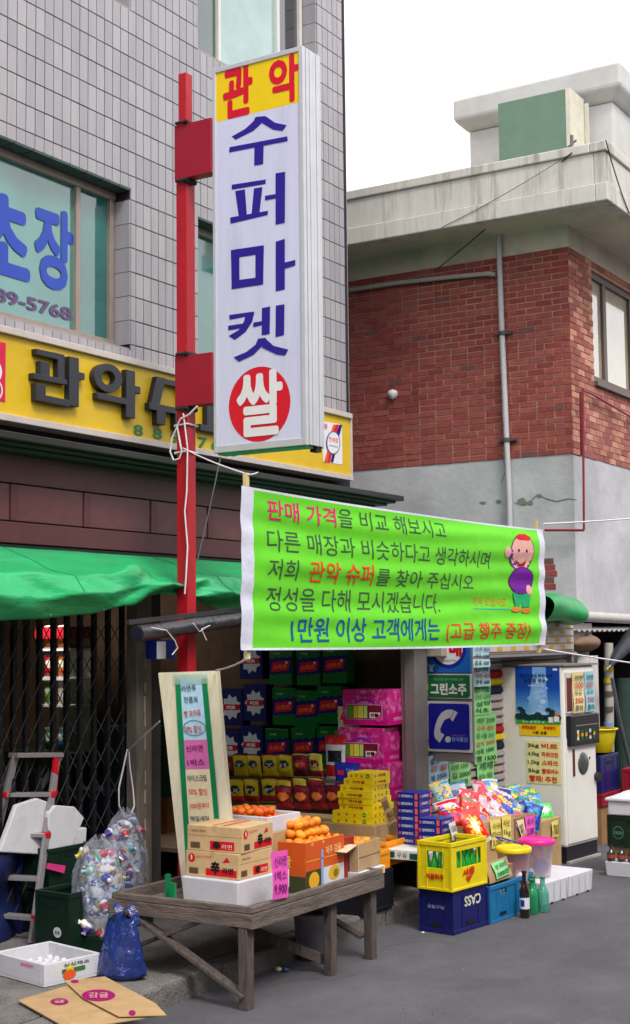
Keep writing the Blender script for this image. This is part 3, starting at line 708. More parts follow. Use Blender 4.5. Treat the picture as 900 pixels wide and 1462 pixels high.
mb = MB(); mb.box(FX, y0+f_, zb+.05, FX+.01, y1-f_*.8, zy); mb.build('face_panel', FACE, vs_)
mb = MB(); mb.box(FX, y0+f_, zy+.0005, FX+.01, y1-f_*.8, zt-.035); mb.build('face_panel', SGY, vs_)
SR = mat('sign_red', (210, 16, 44), rough=.35, var=.03); SBL = mat('sign_blue', (44, 26, 140), rough=.35, var=.03)
def c3(p): return (180+p[0]/2.647, p[1]/2.647)
def c8(p): return (290+p[0]/2.727, 380+p[1]/2.727)
LX = FX-.002
def flat(polys, m, conv, x=LX, name='letter'):
    mb = MB()
    for i, pl in enumerate(polys): mb.poly([AP(*conv(p), x)+Vector((-.0003*i, 0, 0)) for p in pl], nrm=(-1, 0, 0))
    return mb.build(name, m, vs_)
idn = lambda p: p
text_px(vs_, '관', 'A', LX, c3((366, 256)), c3((480, 428)), SR, off=0, bold=.036, name='letter')
text_px(vs_, '악', 'A', LX, c3((540, 226)), c3((655, 378)), SR, off=0, bold=.036, name='letter')
flat([[(490,442),(526,438),(528,452),(482,494),(414,528),(400,516),(452,486),(482,458)], [(505,443),(530,440),(562,463),(608,473),(592,495),(556,490),(516,466)],
      [(392,556),(610,515),(612,533),(390,576)], [(486,540),(521,534),(519,620),(485,626)]], SBL, c3)
flat([[(400,698),(528,678),(528,695),(400,717)], [(413,722),(450,715),(458,824),(428,828)], [(484,712),(516,707),(504,814),(474,820)],
      [(394,822),(538,796),(536,812),(396,845)], [(566,655),(602,649),(601,842),(566,849)], [(526,740),(568,733),(568,749),(526,757)]], SBL, c3)
flat([[(330,357),(342,355),(342,411),(331,413)], [(330,357),(377,350),(377,362),(330,369)], [(365,353),(377,350),(376,406),(365,408)], [(331,401),(376,395),(376,406),(331,413)],
      [(394,345),(407,341),(407,413),(394,416)], [(406,375),(422,371),(422,379),(406,384)]], SBL, idn)
flat([[(102,190),(194,177),(200,190),(104,209)], [(168,182),(200,177),(192,216),(166,256),(124,287),(100,272),(140,248),(160,214)], [(98,232),(172,221),(170,238),(99,250)],
      [(196,220),(234,213),(234,229),(196,237)], [(230,163),(262,157),(260,264),(229,269)], [(284,154),(318,148),(316,268),(283,276)],
      [(215,282),(246,279),(243,298),(197,345),(140,372),(120,355),(168,335),(205,306)], [(226,288),(246,284),(275,310),(333,325),(321,347),(288,344),(232,318)]], SBL, c8)
cc = AP(*c8((219, 537)), LX); ry_ = (AP(*c8((99, 537)), LX).y-AP(*c8((339, 537)), LX).y)/2; rz_ = (AP(*c8((219, 391)), LX).z-AP(*c8((219, 683)), LX).z)/2
mb = MB(); mb.poly(ellipse(cc, (0,-1,0), (0,0,1), ry_, rz_, 40)); mb.build('red_disc', SR, vs_)
text_px(vs_, '쌀', 'A', LX-.003, c8((130, 418)), c8((312, 652)), WHT, off=0, bold=.03, name='letter')

# ================================================================== BANNER OVER THE KERB
YBN = 4.3
bn = thing('banner', 'lime green cloth banner with hand painted Korean lines between two sticks', 'banner', (8.35, YBN, 1.95))
LIME = mat('banner_lime', (104, 214, 32), rough=.7, var=.05, scale=3, bump=.25, bscale=9); BWH = mat('banner_hem', (214, 216, 232), rough=.75, var=.05, bump=.3, bscale=18)
xl0 = BP(345, 800, YBN).x; xl1 = BP(363, 800, YBN).x; xr0 = BP(770, 840, YBN).x; xr1 = BP(778, 840, YBN).x
zl1, zl0 = BP(363, 696, YBN).z, BP(363, 928, YBN).z; zr1, zr0 = BP(770, 755, YBN).z, BP(770, 921, YBN).z
def bwave(p):
    u = (p.x-xl0)/(xr1-xl0); t = (p.z-1.95)/.9; e = min(1, 12*u, 12*(1-u)); 
    y = .010*sin(3.1*t+2*u+.6)+.009*sin(9*t-3*u)+.006*sin(19*t+2.2*u)+.004*sin(41*t+2*sin(5*u))+.006*sin(3*u*pi)
    y += (.018*sin(26*t+1)*math.exp(-((1-u)/.09)**1) + .012*sin(24*t)*math.exp(-(u/.05)))
    return Vector((0, y*(.3+.7*e), 0))
def bpt(u, v):
    x = xl0+u*(xr1-xl0); z1 = zl1+(zr1-zl1)*u-.035*4*u*(1-u)*.5; z0 = zl0+(zr0-zl0)*u-.01*sin(pi*u); p = Vector((x, YBN, z0+(z1-z0)*v)); return p+bwave(p)
ul = (xl1-xl0)/(xr1-xl0); ur = (xr0-xl0)/(xr1-xl0)
def hem(u, v): return 1 if (v > .982 or v < .03 and False) else 0
mb = MB(); mb.grid(lambda u, v: bpt(ul+u*(ur-ul), .014+v*.972), 150, 60); mb.build('cloth', LIME, bn)
mb = MB()
mb.grid(lambda u, v: bpt(u*ul, v), 6, 60); mb.grid(lambda u, v: bpt(ur+u*(1-ur), v), 5, 60)
mb.grid(lambda u, v: bpt(ul+u*(ur-ul), .986+v*.014), 150, 1); mb.grid(lambda u, v: bpt(ul+u*(ur-ul), v*.014), 150, 1); mb.build('hem', BWH, bn)
STK = mat('stick_wood', (206, 184, 130), rough=.8, var=.15, scale=30)
mb = MB(); mb.beam((xl0+.10, YBN+.035, zl0-.05), (xl0+.10, YBN+.035, zl1+.08), .03, .022, up=(0,1,0)); mb.build('stick', STK, bn)
mb = MB(); mb.beam((xr1-.06, YBN+.035, zr0-.06), (xr1-.06, YBN+.035, zr1+.07), .03, .022, up=(0,1,0)); mb.build('stick', STK, bn)
GY = mat('banner_grey', (58, 84, 62), rough=.7, var=.1); MG = mat('banner_magenta', (222, 18, 112), rough=.7, var=.08); RO = mat('banner_red', (226, 62, 22), rough=.7, var=.1); BB = mat('banner_blue', (0, 86, 150), rough=.7, var=.08)
for tx, a_, b_, m in (('판매 가격', (382, 712), (480, 753), MG), ('을 비교 해보시고', (483, 725), (633, 770), GY), ('다른 매장과 비슷하다고 생각하시며', (382, 755), (698, 812), GY),
                      ('저희', (383, 797), (426, 829), GY), ('관악 슈퍼', (441.5, 800), (532, 836), RO), ('를 찾아 주십시오', (536.5, 811), (676, 843), GY),
                      ('정성을 다해 모시겠습니다.', (384, 837), (630, 876), GY), ('1만원 이상 고객에게는', (420, 881), (627, 914), BB), ('(고급 행주 증정)', (636, 888), (756, 915), RO)):
    p0 = BP(*a_, YBN); p1 = BP(*b_, YBN)
    # lines run slightly downhill in height with the cloth: keep the letter height of the left end
    hh = abs(p0.z-p1.z)
    text(bn, tx, (p0.x, YBN-.0025, p1.z), (1,0,0), (0,0,1), p1.x-p0.x, hh, m, bold=(.012 if m is not GY else .0), name='painted_line', warp=bwave)
p0 = BP(677, 851, YBN); p1 = BP(725, 866, YBN); text(bn, '어서 오십시오', (p0.x, YBN-.0025, p1.z), (1,0,0), (0,0,1), p1.x-p0.x, p0.z-p1.z, ink(226, 120, 60), name='painted_line', warp=bwave)
def bpoly(pts, m, name, k):
    mb = MB(); P = [BP(x, y, YBN) for x, y in pts]; n = len(P); c = sum(P, Vector((0, 0, 0)))/n; V = [c]+[c.lerp(p, r) for r in (.34, .67, 1) for p in P]
    fs = [(0, 1+i, 1+(i+1) % n) for i in range(n)]+[(1+q*n+i, 1+(q+1)*n+i, 1+(q+1)*n+(i+1) % n, 1+q*n+(i+1) % n) for q in range(2) for i in range(n)]
    mb.add([p+bwave(p)+Vector((0, -.003-.0008*k, 0)) for p in V], fs); return mb.build(name, m, bn)
def oval(cx, cy, rx, ry, n=18, t0=0): return [(cx+rx*cos(2*pi*i/n)*cos(t0)-ry*sin(2*pi*i/n)*sin(t0), cy+ry*sin(2*pi*i/n)*cos(t0)+rx*cos(2*pi*i/n)*sin(t0)) for i in range(n)]
SKIN = ink(226, 168, 160); PU = ink(112, 24, 150); PG = ink(40, 176, 110); OL = ink(60, 30, 60)
bpoly([(678,867.5),(730,869),(730,870.4),(678,869)], ink(60, 200, 190), 'underline', 0)
bpoly(oval(743, 789, 17, 27), OL, 'figure_outline', 0); bpoly(oval(743, 789, 16, 25.5), SKIN, 'figure_head', 1)
bpoly([(733,768),(738,763),(748,762),(756,767),(752,772),(740,771)], ink(200, 30, 30), 'figure_cap', 2)
bpoly([(724,793),(720,786),(724,780),(729,786),(728,794),(736,806),(742,808),(738,815),(730,808)], PU, 'figure_arm', 1); bpoly(oval(722, 788, 4.5, 8), SKIN, 'figure_hand', 2)
bpoly(oval(744, 829, 17.5, 20), OL, 'figure_outline', 2); bpoly(oval(744, 829, 16.5, 19), PU, 'figure_jumper', 3); bpoly(oval(755, 842, 4, 7), SKIN, 'figure_hand', 4)
bpoly([(732,846),(757,845),(756,866),(747,867),(745,858),(742,867),(737,867)], PG, 'figure_trousers', 2)
bpoly(oval(738, 870, 6.5, 3.6), ink(240, 140, 60), 'figure_shoe', 3); bpoly(oval(752, 871.5, 6.5, 3.6), ink(240, 140, 60), 'figure_shoe', 3)
bpoly(oval(737, 786, 1.4, 2.4), OL, 'figure_eye', 2); bpoly(oval(748, 787, 1.4, 2.4), OL, 'figure_eye', 2)
bpoly([(734,799),(742,804),(751,800),(747,809),(740,809)], ink(140, 20, 30), 'figure_mouth', 2)

# strings
STR = mat('string_white', (222, 214, 222), rough=.8, var=.08); 
pk = Vector((XS-.03, yr if False else AP(258, 600, XS-.03).y, AP(258, 600, XS).z))
stop = Vector((xl0+.10, YBN+.02, zl1+.07)); sbot = Vector((xl0+.10, YBN+.02, zl0-.04))
wire(sag(AP(262, 640, XS-.04), stop, .012), .005, 'white string from the red pole to the top of the banner stick', STR, 'string', 'string')
wire(sag(stop, stop+Vector((.05, -.03, .015)), .004, 4), .004, 'loose white string end knotted at the top of the left banner stick', STR, 'string', 'string')
pl = [AP(x, y, XS-.025) for x, y in ((262, 590), (268, 640), (267, 700), (264, 730), (268, 780), (266, 820), (264, 848))]
wire(pl, .006, 'white string hanging down the front of the red pole', STR, 'string', 'string')
lp = [AP(x, y, XS-.03) for x, y in ((254, 608), (246, 625), (243, 645), (248, 657), (256, 655), (260, 645), (256, 625), (253, 608), (258, 598), (270, 592), (282, 580))]
wire(lp, .007, 'loop of white string knotted on the red pole below its lower bracket', STR, 'string', 'string')
for y_ in (607, 646):
    mb = MB(); z = AP(262, y_, XS).z; mb.tube([(XS-.01, yl_+.01, z), (XS-.012, yr-.01, z+.006), (XS+.11, yr-.01, z), (XS+.11, yl_+.01, z-.004), (XS-.01, yl_+.01, z-.003)], .007, 5)
    tag(mb.build('string', STR), 'white string tied round the red pole %s' % ('just under the lower bracket' if y_ == 607 else 'at the height of the sign board rail'), 'string')
wire(sag(BP(776, 748, YBN), BP(980, 733, YBN-.2), .01), .007, 'white string stretched from the right banner stick top across the grey wall', STR, 'string', 'string')
wire(sag(BP(778, 927, YBN), BP(980, 956, YBN-.4), .01), .007, 'white string stretched from the right banner stick foot past the white machine', STR, 'string', 'string')
wire(sag(BP(315, 652, 6.3), BP(282, 800, 6.3), .02), .005, 'thin grey string hanging in front of the maroon fascia', mat('string_grey', (130, 124, 130)), 'string', 'string')

# ================================================================== GREEN TARPAULIN
TARP = mat('tarp_green', (34, 172, 104), rough=.36, var=.1, scale=2.5, bump=.5, bscale=9, spec=.6, rgb2=(70, 178, 128), thr=(.5, .75), stretch=(.6, 2, 2))
def lz(a, pts):
    for (x0, z0), (x1, z1) in zip(pts, pts[1:]):
        if a <= x1: t = (a-x0)/(x1-x0); t = t*t*(3-2*t); return z0+(z1-z0)*t
    return pts[-1][1]
YE = 6.02
low = [(4, 2.15), (BP(0, 885, YE).x, BP(0, 885, YE).z), (BP(60, 884, YE).x, BP(60, 884, YE).z), (BP(130, 877, YE).x, BP(130, 877, YE).z), (BP(190, 865, YE).x, BP(190, 865, YE).z), (BP(248, 848, YE).x, BP(248, 848, YE).z),
       (BP(278, 852, YE).x, BP(278, 852, YE).z), (BP(345, 876, YE).x, BP(345, 876, YE).z), (9.6, 2.18), (14, 2.2)]
fold = [(4, 2.42), (BP(0, 820, YE).x, BP(0, 820, YE).z), (BP(160, 822, YE).x, BP(160, 822, YE).z), (BP(210, 812, YE).x, BP(210, 812, YE).z+.02), (BP(255, 826, YE).x, BP(255, 830, YE).z), (BP(345, 824, YE).x, BP(345, 824, YE).z), (14, 2.4)]
def tpt(u, v):
    a = 4.2+u*6.2; zl_ = lz(a, low); zf = lz(a, fold)
    p0 = Vector((a, 6.74, 2.66)); p1 = Vector((a, YE+.04, zf)); p2 = Vector((a, YE-.03, (zf+zl_)/2)); p3 = Vector((a, YE+.06, zl_)); p4 = Vector((a, YE+.16, zl_+.06))
    ks = (0, .42, .66, .93, 1); P = (p0, p1, p2, p3, p4)
    for i in range(4):
        if v <= ks[i+1]: t = (v-ks[i])/(ks[i+1]-ks[i]); t_ = t; p = P[i].lerp(P[i+1], t_); break
    w = sin(pi*min(1, v*1.02)); pin = math.exp(-((a-8.05)/.5)**2)
    p.z += -.045*w*(1 if v < .42 else 0)*sin(pi*v/.42)+ .012*sin(6.5*a+9*v)*w
    p.z += .012*w*(1-abs(((a*1.7+v*2.1+.4*sin(5*a)) % 1)*2-1))**3+.01*w*(1-abs(((a*2.9-v*3.3) % 1)*2-1))**4
    p.y += .03*w*sin(3.3*a+2*v)+.02*w*sin(8*a-11*v)+pin*.08*v*sin(14*v+9*a)
    return p
mb = MB(); mb.grid(tpt, 320, 44)
o = mb.build('tarpaulin_awning', TARP); tag(o, 'long green tarpaulin awning sagging under the maroon fascia by the red pole', 'tarpaulin')
sd = o.modifiers.new('thick', 'SOLIDIFY'); sd.thickness = .004
for us in (.16, .44, .70):
    mb = MB(); mb.tube([tpt(us+.004*sin(9*k/30), k/30)+Vector((0, -.004, .004)) for k in range(1, 29)], .0035, 5); mb.build('seam', mat('tarp_seam', (24, 128, 76), rough=.6), o)
for k in range(9):
    g_ = tpt(.15+.085*k, .90)+Vector((0, -.008, 0)); mb = MB(); mb.lathe([(.006, -.002), (.012, 0), (.006, .002)], n=10); q_ = mb.build('eyelet', mat('eyelet_metal', (170, 170, 170), rough=.35, metal=.7), o); q_.location = g_; q_.rotation_euler = (radians(90), 0, 0)
# added roof sheet, mostly behind the banner, put in to darken the shop opening
def t2(u, v):
    a = 8.78+u*4.0; y = 6.9-1.8*v; z = 2.62-.34*v-.05*sin(pi*v)+.01*sin(12*a)
    if v > .9: y = 6.9-1.8*.9-.05; z = 2.3-(v-.9)*2.0
    return Vector((a, y, z))
mb = MB(); mb.grid(t2, 40, 20); o = mb.build('added_shade_roof', TARP); tag(o, 'green tarpaulin sheet added behind the banner to shade the shop opening', 'tarpaulin'); o.modifiers.new('thick', 'SOLIDIFY').thickness = .004
# rolled end of the sheet on the right
YR = 5.12
c0 = BP(770, 868, YR); c1 = BP(822, 872, YR)
def rollp(u, v):
    t = 2*pi*v; r = .125*(1+.07*sin(3*t+4*u)+.05*sin(9*u))*(1 if u < .92 else 1-4*(u-.92))
    c = c0.lerp(c1, u*1.02)
    return c+Vector((0, cos(t)*r*1.2, sin(t)*r+ .02*sin(5*u)))
mb = MB(); mb.grid(rollp, 30, 24); mb.add([rollp(1, k/24) for k in range(24)], [tuple(range(24))]); tag(mb.build('tarpaulin_roll', mat('tarp_bright', (22, 150, 78), rough=.4, var=.12, scale=5, bump=.4, bscale=7)), 'bunched green tarpaulin end sticking out right of the banner', 'tarpaulin')

# ================================================================== SHOP FRONT: posts, gate, rolled mat, shutter
POST = mat('post_steel_dull', (112, 104, 96), rough=.6, var=.25, scale=14, rgb2=(78, 68, 62), thr=(.5, .7), stretch=(1, 1, .2), spec=.4)
YG = 6.55
p0 = BP(196, 950, YG); p1 = BP(217, 950, YG)
po = thing('gate_post', 'dull grey steel post with peeling paint between gate and shop opening', 'post', (p0.x, YG, .12))
mb = MB(); mb.box(p0.x, YG, .12, p1.x, YG+.1, 2.5); mb.build('post', POST, po, bevel=.006)
mb = MB(); mb.box(p1.x+.05, YG+.05, .12, p1.x+.17, YG+.14, 2.5); mb.build('inner_post', mat('post_dark', (58, 54, 54), rough=.6, var=.3), po)
mb = MB(); mb.box(p1.x+.004, YG+.02, .12, p1.x+.02, YG+.03, 2.4); mb.build('edge_strip', mat('peeling_paint', (180, 166, 140), rough=.8, var=.2), po)
for k in range(9):
    z = .5+k*.17+random.uniform(-.05, .05); mb = MB(); mb.box(p0.x+.085+random.uniform(-.006, .01), YG-.0015, z, p0.x+.1, YG+.002, z+random.uniform(.05, .14)); mb.build('paint_flake', MATS['peeling_paint'], po)
gt = thing('folding_gate', 'dark folding lattice gate drawn across the left shop opening', 'gate', (7, YG+.1, .12))
GT = mat('gate_dark', (26, 28, 33), rough=.5, var=.2, metal=.3); GTL = mat('gate_lattice', (84, 80, 82), rough=.5, metal=.5, var=.2)
bars = [BP(px, 1000, YG+.1).x for px in (-20, 0, 19, 37, 56, 76, 95, 114, 134, 154, 174)]
for x in bars:
    mb = MB(); mb.box(x-.017, YG+.085, .13, x+.017, YG+.115, 2.35); mb.build('gate_bar', GT, gt)
for i in range(len(bars)-1):
    d = bars[i+1]-bars[i]
    for z in [.25+.22*k for k in range(9)]:
        for s in (0, 1):
            mb = MB(); mb.beam((bars[i], YG+(.122 if s else .078), z+(.2 if s else 0)), (bars[i+1], YG+(.122 if s else .078), z+(0 if s else .2)), .003, .007, up=(0,0,1)); mb.build('lattice_strip', GTL, gt)
FOIL = mat('foil_roll', (92, 90, 96), rough=.32, metal=.75, var=.25, scale=9, bump=.5, bscale=24)
r0 = BP(196, 905, 5.86); r1 = BP(345, 884, 5.86); r2 = r1+(r1-r0)*.7
mb = MB(); mb.tube([r0.lerp(r2, t) for t in (0, .1, .3, .5, .7, 1)], [.055, .053, .056, .05, .048, .048], 14); mr = mb.build('rolled_mat', FOIL)
tag(mr, 'rolled up silver foil mat hung behind the red pole under the tarpaulin', 'mat')
mb = MB(); d = (r1-r0).normalized(); mb.tube([r0-d*.004, r0+d*.002], .045, 12); mb.build('core', mat('core_dark', (24, 26, 44)), mr)
mb = MB(); mb.beam(r0+Vector((.0, .08, .075)), r2+Vector((0, .08, .06)), .03, .03); tag(mb.build('awning_rail', mat('rail_dark', (70, 68, 72), rough=.5, metal=.4)), 'dark metal rail above the silver roll at the awning edge', 'rail')
for nm, pts in (('curl of thin string on the silver roll left of the pole', ((216, 896), (238, 900), (250, 915), (254, 925), (246, 935))), ('curl of thin string on the silver roll right of the pole', ((276, 890), (285, 902), (300, 893), (288, 898), (295, 914)))):
    wire([BP(x, y, 5.79) for x, y in pts], .004, nm, STR, 'string', 'string')
# small hanging box by the post
mb = MB(); a_ = BP(224, 914, 6.3); b_ = BP(250, 940, 6.3); mb.box(a_.x, 6.3, b_.z, b_.x, 6.4, a_.z); ob = mb.build('hanging_box', mat('box_blue', (20, 40, 130), rough=.4)); tag(ob, 'small blue box with white label hung behind the pole', 'box')
mb = MB(); m_ = BP(236, 914, 6.3); mb.box(a_.x-.002, 6.294, b_.z, m_.x, 6.299, a_.z-.01); mb.build('label_panel', WHT, ob)
# string loop on the gate
g = [BP(x, y, YG-.1) for x, y in ((182, 1070), (176, 1098), (170, 1125), (170, 1150), (178, 1166), (187, 1164), (192, 1150), (190, 1125), (186, 1098), (184, 1072))]
wire(g, .006, 'long white string loop hanging on the folding gate', STR, 'string', 'string')
wire([BP(184, 1071, YG-.1), AP(228, 1030, 7.35)], .006, 'white string tying the tall price board to the gate', STR, 'string', 'string')
wire(sag(sbot, AP(309, 957, 7.3), .01, 5), .006, 'white string from the foot of the banner stick to the top of the price board', STR, 'string', 'string')

# shutter shop front to the right of the opening
YS = 5.4
xpa, xpb = BP(590, 1000, YS).x, BP(608, 1000, YS).x; xse = 13.9
ALD = mat('aluminium_dull', (136, 130, 130), rough=.5, var=.12, metal=.3, scale=10)
SHT = mat('shutter_slat', (150, 142, 138), rough=.5, var=.1, scale=10, spec=.4)
cl = thing('roller_shutter', 'grey shutter front with aluminium column beside the open shop', 'shutter', (xpa, YS, .12))
mb = MB(); mb.box(xpa, YS-.02, .12, xpb, YS+.08, 2.3); mb.box(xpa+.02, YS+.08, .12, xpb-.02, YS+.12, 2.3); mb.build('column', ALD, cl, bevel=.006)
mb = MB(); mb.box(xpb+.001, YS+.05, .12, xse, YS+.1, 2.2); mb.build('shutter_back', mat('slot_dark', (36, 34, 36), rough=.8), cl)
stripe = {'r': ink(150, 26, 34), 'y': ink(196, 170, 30), 'b': ink(24, 34, 60)}
def zat(y): return BP(690, y, YS).z
strz = [(zat(962), zat(974), 'r'), (zat(975), zat(983), 'y'), (zat(984), zat(996), 'b'), (zat(1040), zat(1049), 'r'), (zat(1050), zat(1059), 'y'), (zat(1060), zat(1074), 'b')]
z = .2; k = 0
while z < 2.12:
    zc = z+.04; m_ = SHT
    for z1, z0, c in strz:
        if z0-.012 <= zc <= z1+.012: m_ = stripe[c]
    mb = MB(); mb.add([(xpb+.002, YS+.05, z), (xse, YS+.05, z), (xse, YS+.02, z+.02), (xpb+.002, YS+.02, z+.02), (xse, YS+.028, z+.058), (xpb+.002, YS+.028, z+.058), (xse, YS+.05, z+.07), (xpb+.002, YS+.05, z+.07)],
                      [(0,1,2,3), (3,2,4,5), (5,4,6,7)]); mb.build('slat', m_, cl); z += .072; k += 1
mb = MB(); mb.box(xpb+.001, YS-.16, 1.86, xse-.45, YS+.04, 2.28); hd = mb.build('shutter_housing', mat('housing_cream', (170, 160, 150), rough=.6, var=.1), cl, bevel=.01)
OCH = ink(196, 150, 50)
for r, z in enumerate((1.885, 1.95, 2.02, 2.09)):
    mb = MB(); mb.box(xpb+.3, YS-.172, z, xse-.46, YS-.162, z+.05); mb.build('housing_slat', mat('housing_slat', (186, 176, 164), rough=.6, var=.08), cl)
    x = 11.6+(r % 2)*.16
    while x < xse-.6:
        mb = MB(); mb.box(x, YS-.175, z+.008, x+.1, YS-.1721, z+.042); mb.build('ochre_mark', OCH, cl); x += .3
mb = MB(); mb.box(xpb+.3, YS-.2, 1.835, xse-.45, YS+.03, 1.858); mb.build('housing_lip', ALD, cl)
mb = MB(); mb.box(xse-.44, YS-.14, 1.82, xse-.38, YS+.02, 2.3); mb.box(xse-.38, YS-.1, 1.9, xse+.25, YS-.06, 2.14); mb.build('grey_bracket', ALD, cl)

# notes and signs on the shutter
def note(tl, br, y, rgb, lines, label, dz=0, cat='notice', name='paper_note', inkm=None, split=False):
    p0 = BP(*tl, y); p1 = BP(*br, y); t = thing(name, label, cat, (p0.x, y, p1.z))
    mb = MB(); w = p1.x-p0.x; h = p0.z-p1.z
    mb.grid(lambda u, v: Vector((p0.x+u*w, y-.004-.008*sin(pi*v*2+u)*.6, p1.z+v*h+dz*u)), 3, 8)
    mb.build('paper', mat('note_%d_%d_%d' % rgb, rgb, rough=.8, var=.08, scale=14), t)
    scribble(t, (p0.x+.01, y-.013, p1.z+.01), (1, 0, dz/w), (0,0,1), w-.02, h-.02, lines, inkm or ink(30, 70, 50)); return t
RI = ink(196, 50, 50); GI = ink(30, 90, 60); BI = ink(40, 60, 130)
YN = YS+.01
note((674, 921), (699, 952), YN-.2, (176, 210, 214), [('소주 900', BI), ('맥주 1200', BI), '음료 500'], 'pale blue note high on the shutter, upper of two beside the cigarette sign')
note((675, 950), (700, 979), YN-.03, (182, 214, 216), [('담배', BI), ('라면 450', RI), '우유 600'], 'pale blue note just above the striped slats, lower of the two blue ones')
note((675, 979), (701, 1019), YN, (136, 200, 128), [('참기름', GI), ('간장 2300', GI), ('설탕', GI), '식초'], 'green note on the shutter directly under the pale blue notes')
note((676, 1023), (709, 1086), YN, (132, 196, 122), [('계란 2500', GI), ('두부 800', RI), ('콩나물 500', GI), ('김치 3000', RI), ('어묵 1000', GI), '햄 1500'], 'largest green price note on the shutter beside the red and yellow stripe')
note((681, 1086), (706, 1128), YN, (138, 204, 126), [('세제', GI), ('비누 900', GI), '휴지 5000'], 'lowest green note on the shutter above the detergent bags')
note((611, 1080), (641, 1126), YN-.01, (176, 208, 224), [('쌀 잡곡', BI), ('콩 팥', RI), ('깨 3500', BI), '참깨'], 'pale blue note under the telephone sign beside the column', dz=.015)
note((641, 1078), (672, 1123), YN-.01, (146, 204, 132), [('멸치 3000', GI), ('미역 1500', GI), ('김 2000', GI), '다시마'], 'green note under the telephone sign right of the pale blue one', dz=.015)
XQ = 10.62
def board(name, label, tl, br, x, m, cat='sign'):
    p0 = AP(*tl, x); p1 = AP(*br, x); t = thing(name, label, cat, (x, p0.y, p1.z)); mb = MB(); mb.box(x, p1.y, p1.z, x+.02, p0.y, p0.z); b = mb.build('board', m, t, bevel=.003); return t, p0, p1
WB = mat('board_white', (196, 198, 200), rough=.45, var=.05)
t, p0, p1 = board('cigarette_sign', 'blue tobacco sign with red letters on a white disc, half hidden by the banner', (609, 893), (672, 961), XQ, mat('tobacco_blue', (24, 96, 186), rough=.4, var=.08))
yc = (p0.y+p1.y)/2; zc = AP(641, 925, XQ).z
for r, m_, k in ((.165, ink(20, 40, 150), 1), (.135, WHT, 2)):
    mb = MB(); mb.poly(ellipse((XQ-.001*k-.001, yc, zc), (0,-1,0), (0,0,1), r, r*1.02)); mb.build('disc', m_, t)
q0 = AP(622, 912, XQ); q1 = AP(660, 938, XQ); text(t, '담배', (XQ-.005, q0.y, q1.z), (0,-1,0), (0,0,1), q0.y-q1.y, q0.z-q1.z, ink(196, 10, 40), bold=.05)
q0 = AP(627, 942, XQ); q1 = AP(654, 945, XQ); text(t, 'CIGARETTES', (XQ-.005, q0.y, q1.z), (0,-1,0), (0,0,1), q0.y-q1.y, q0.z-q1.z, ink(90, 90, 90))
mb = MB(); c = AP(616, 953, XQ-.003); mb.poly([c+Vector((0, a_, b_)) for a_, b_ in ((.014, -.035), (-.014, -.035), (-.014, .005), (-.034, .022), (-.028, .03), (-.008, .018), (.008, .018), (.028, .03), (.034, .022), (.014, .005))]); mb.build('small_mark', ink(150, 190, 220), t)
t, p0, p1 = board('green_sign', 'small green sign with white letters between tobacco and telephone signs', (610, 962), (673, 998), XQ, WB)
q0 = AP(611.5, 963.5, XQ); q1 = AP(671.5, 996.5, XQ); mb = MB(); y0_, y1_, z0_, z1_ = q0.y, q1.y, q1.z, q0.z
mb.poly([(XQ-.003, y0_, z0_), (XQ-.003, y1_+.02, z0_), (XQ-.003, y1_, z0_+.02), (XQ-.003, y1_, z1_), (XQ-.003, y0_, z1_)]); mb.build('green_field', mat('sign_green', (14, 104, 60), rough=.4, var=.06), t)
q0 = AP(615, 975, XQ); q1 = AP(667, 993, XQ); text(t, '그린소주', (XQ-.005, q0.y, q1.z), (0,-1,0), (0,0,1), q0.y-q1.y, q0.z-q1.z, WHT, bold=.04)
q0 = AP(620, 968, XQ); q1 = AP(662, 972, XQ); text(t, '부드러운 맛의 깨끗한 소주', (XQ-.005, q0.y, q1.z), (0,-1,0), (0,0,1), q0.y-q1.y, q0.z-q1.z, ink(150, 200, 170))
t, p0, p1 = board('telephone_sign', 'square blue telephone sign with pale handset below the green sign', (609, 1001), (674, 1075), XQ, WB)
def rrect(y0, y1, z0, z1, r, x):
    P = []
    for cy, cz, a0 in ((y1+r, z0+r, 180), (y0-r, z0+r, 270), (y0-r, z1-r, 0), (y1+r, z1-r, 90)):
        for k in range(5):
            a = radians(a0+k*22.5); P.append((x, cy+r*cos(a), cz+r*sin(a)))
    return P
q0 = AP(612, 1004, XQ); q1 = AP(671.5, 1071, XQ); mb = MB(); mb.poly(rrect(q0.y, q1.y, q1.z, q0.z, .02, XQ-.003)); mb.build('blue_field', mat('phone_blue', (16, 24, 150), rough=.4, var=.06), t)
def cs(x, y): return AP(600+x/6.646, 915+y/6.646, XQ-.006)
HS = mat('handset_grey', (196, 194, 206), rough=.5)
mb = MB(); mb.poly([cs(*p) for p in ((250,740),(228,755),(205,800),(190,840),(195,865),(205,880),(170,940),(148,935),(135,900),(134,860),(145,800),(170,730),(205,680),(250,655),(290,650),(325,660),(288,728))]); mb.build('handset', HS, t)
mb = MB(); mb.poly([cs(*p) for p in ((328,662),(356,682),(310,764),(288,742))]); mb.poly([cs(*p) for p in ((208,874),(230,892),(186,966),(160,945))]); mb.build('handset_end', HS, t)
mb = MB(); mb.poly([cs(265+28*cos(a), 935+30*sin(a)) for a in [2*pi*k/16 for k in range(16)]]); mb.build('round_mark', HS, t)
q0 = cs(300, 912); q1 = cs(450, 960); text(t, '한국통신', (q0.x, q0.y, q1.z), (0,-1,0), (0,0,1), q0.y-q1.y, q0.z-q1.z, ink(140, 170, 220), bold=.02)
q0 = cs(305, 890); q1 = cs(425, 906); text(t, 'KOREA TELECOM', (q0.x, q0.y, q1.z), (0,-1,0), (0,0,1), q0.y-q1.y, q0.z-q1.z, ink(190, 120, 170))
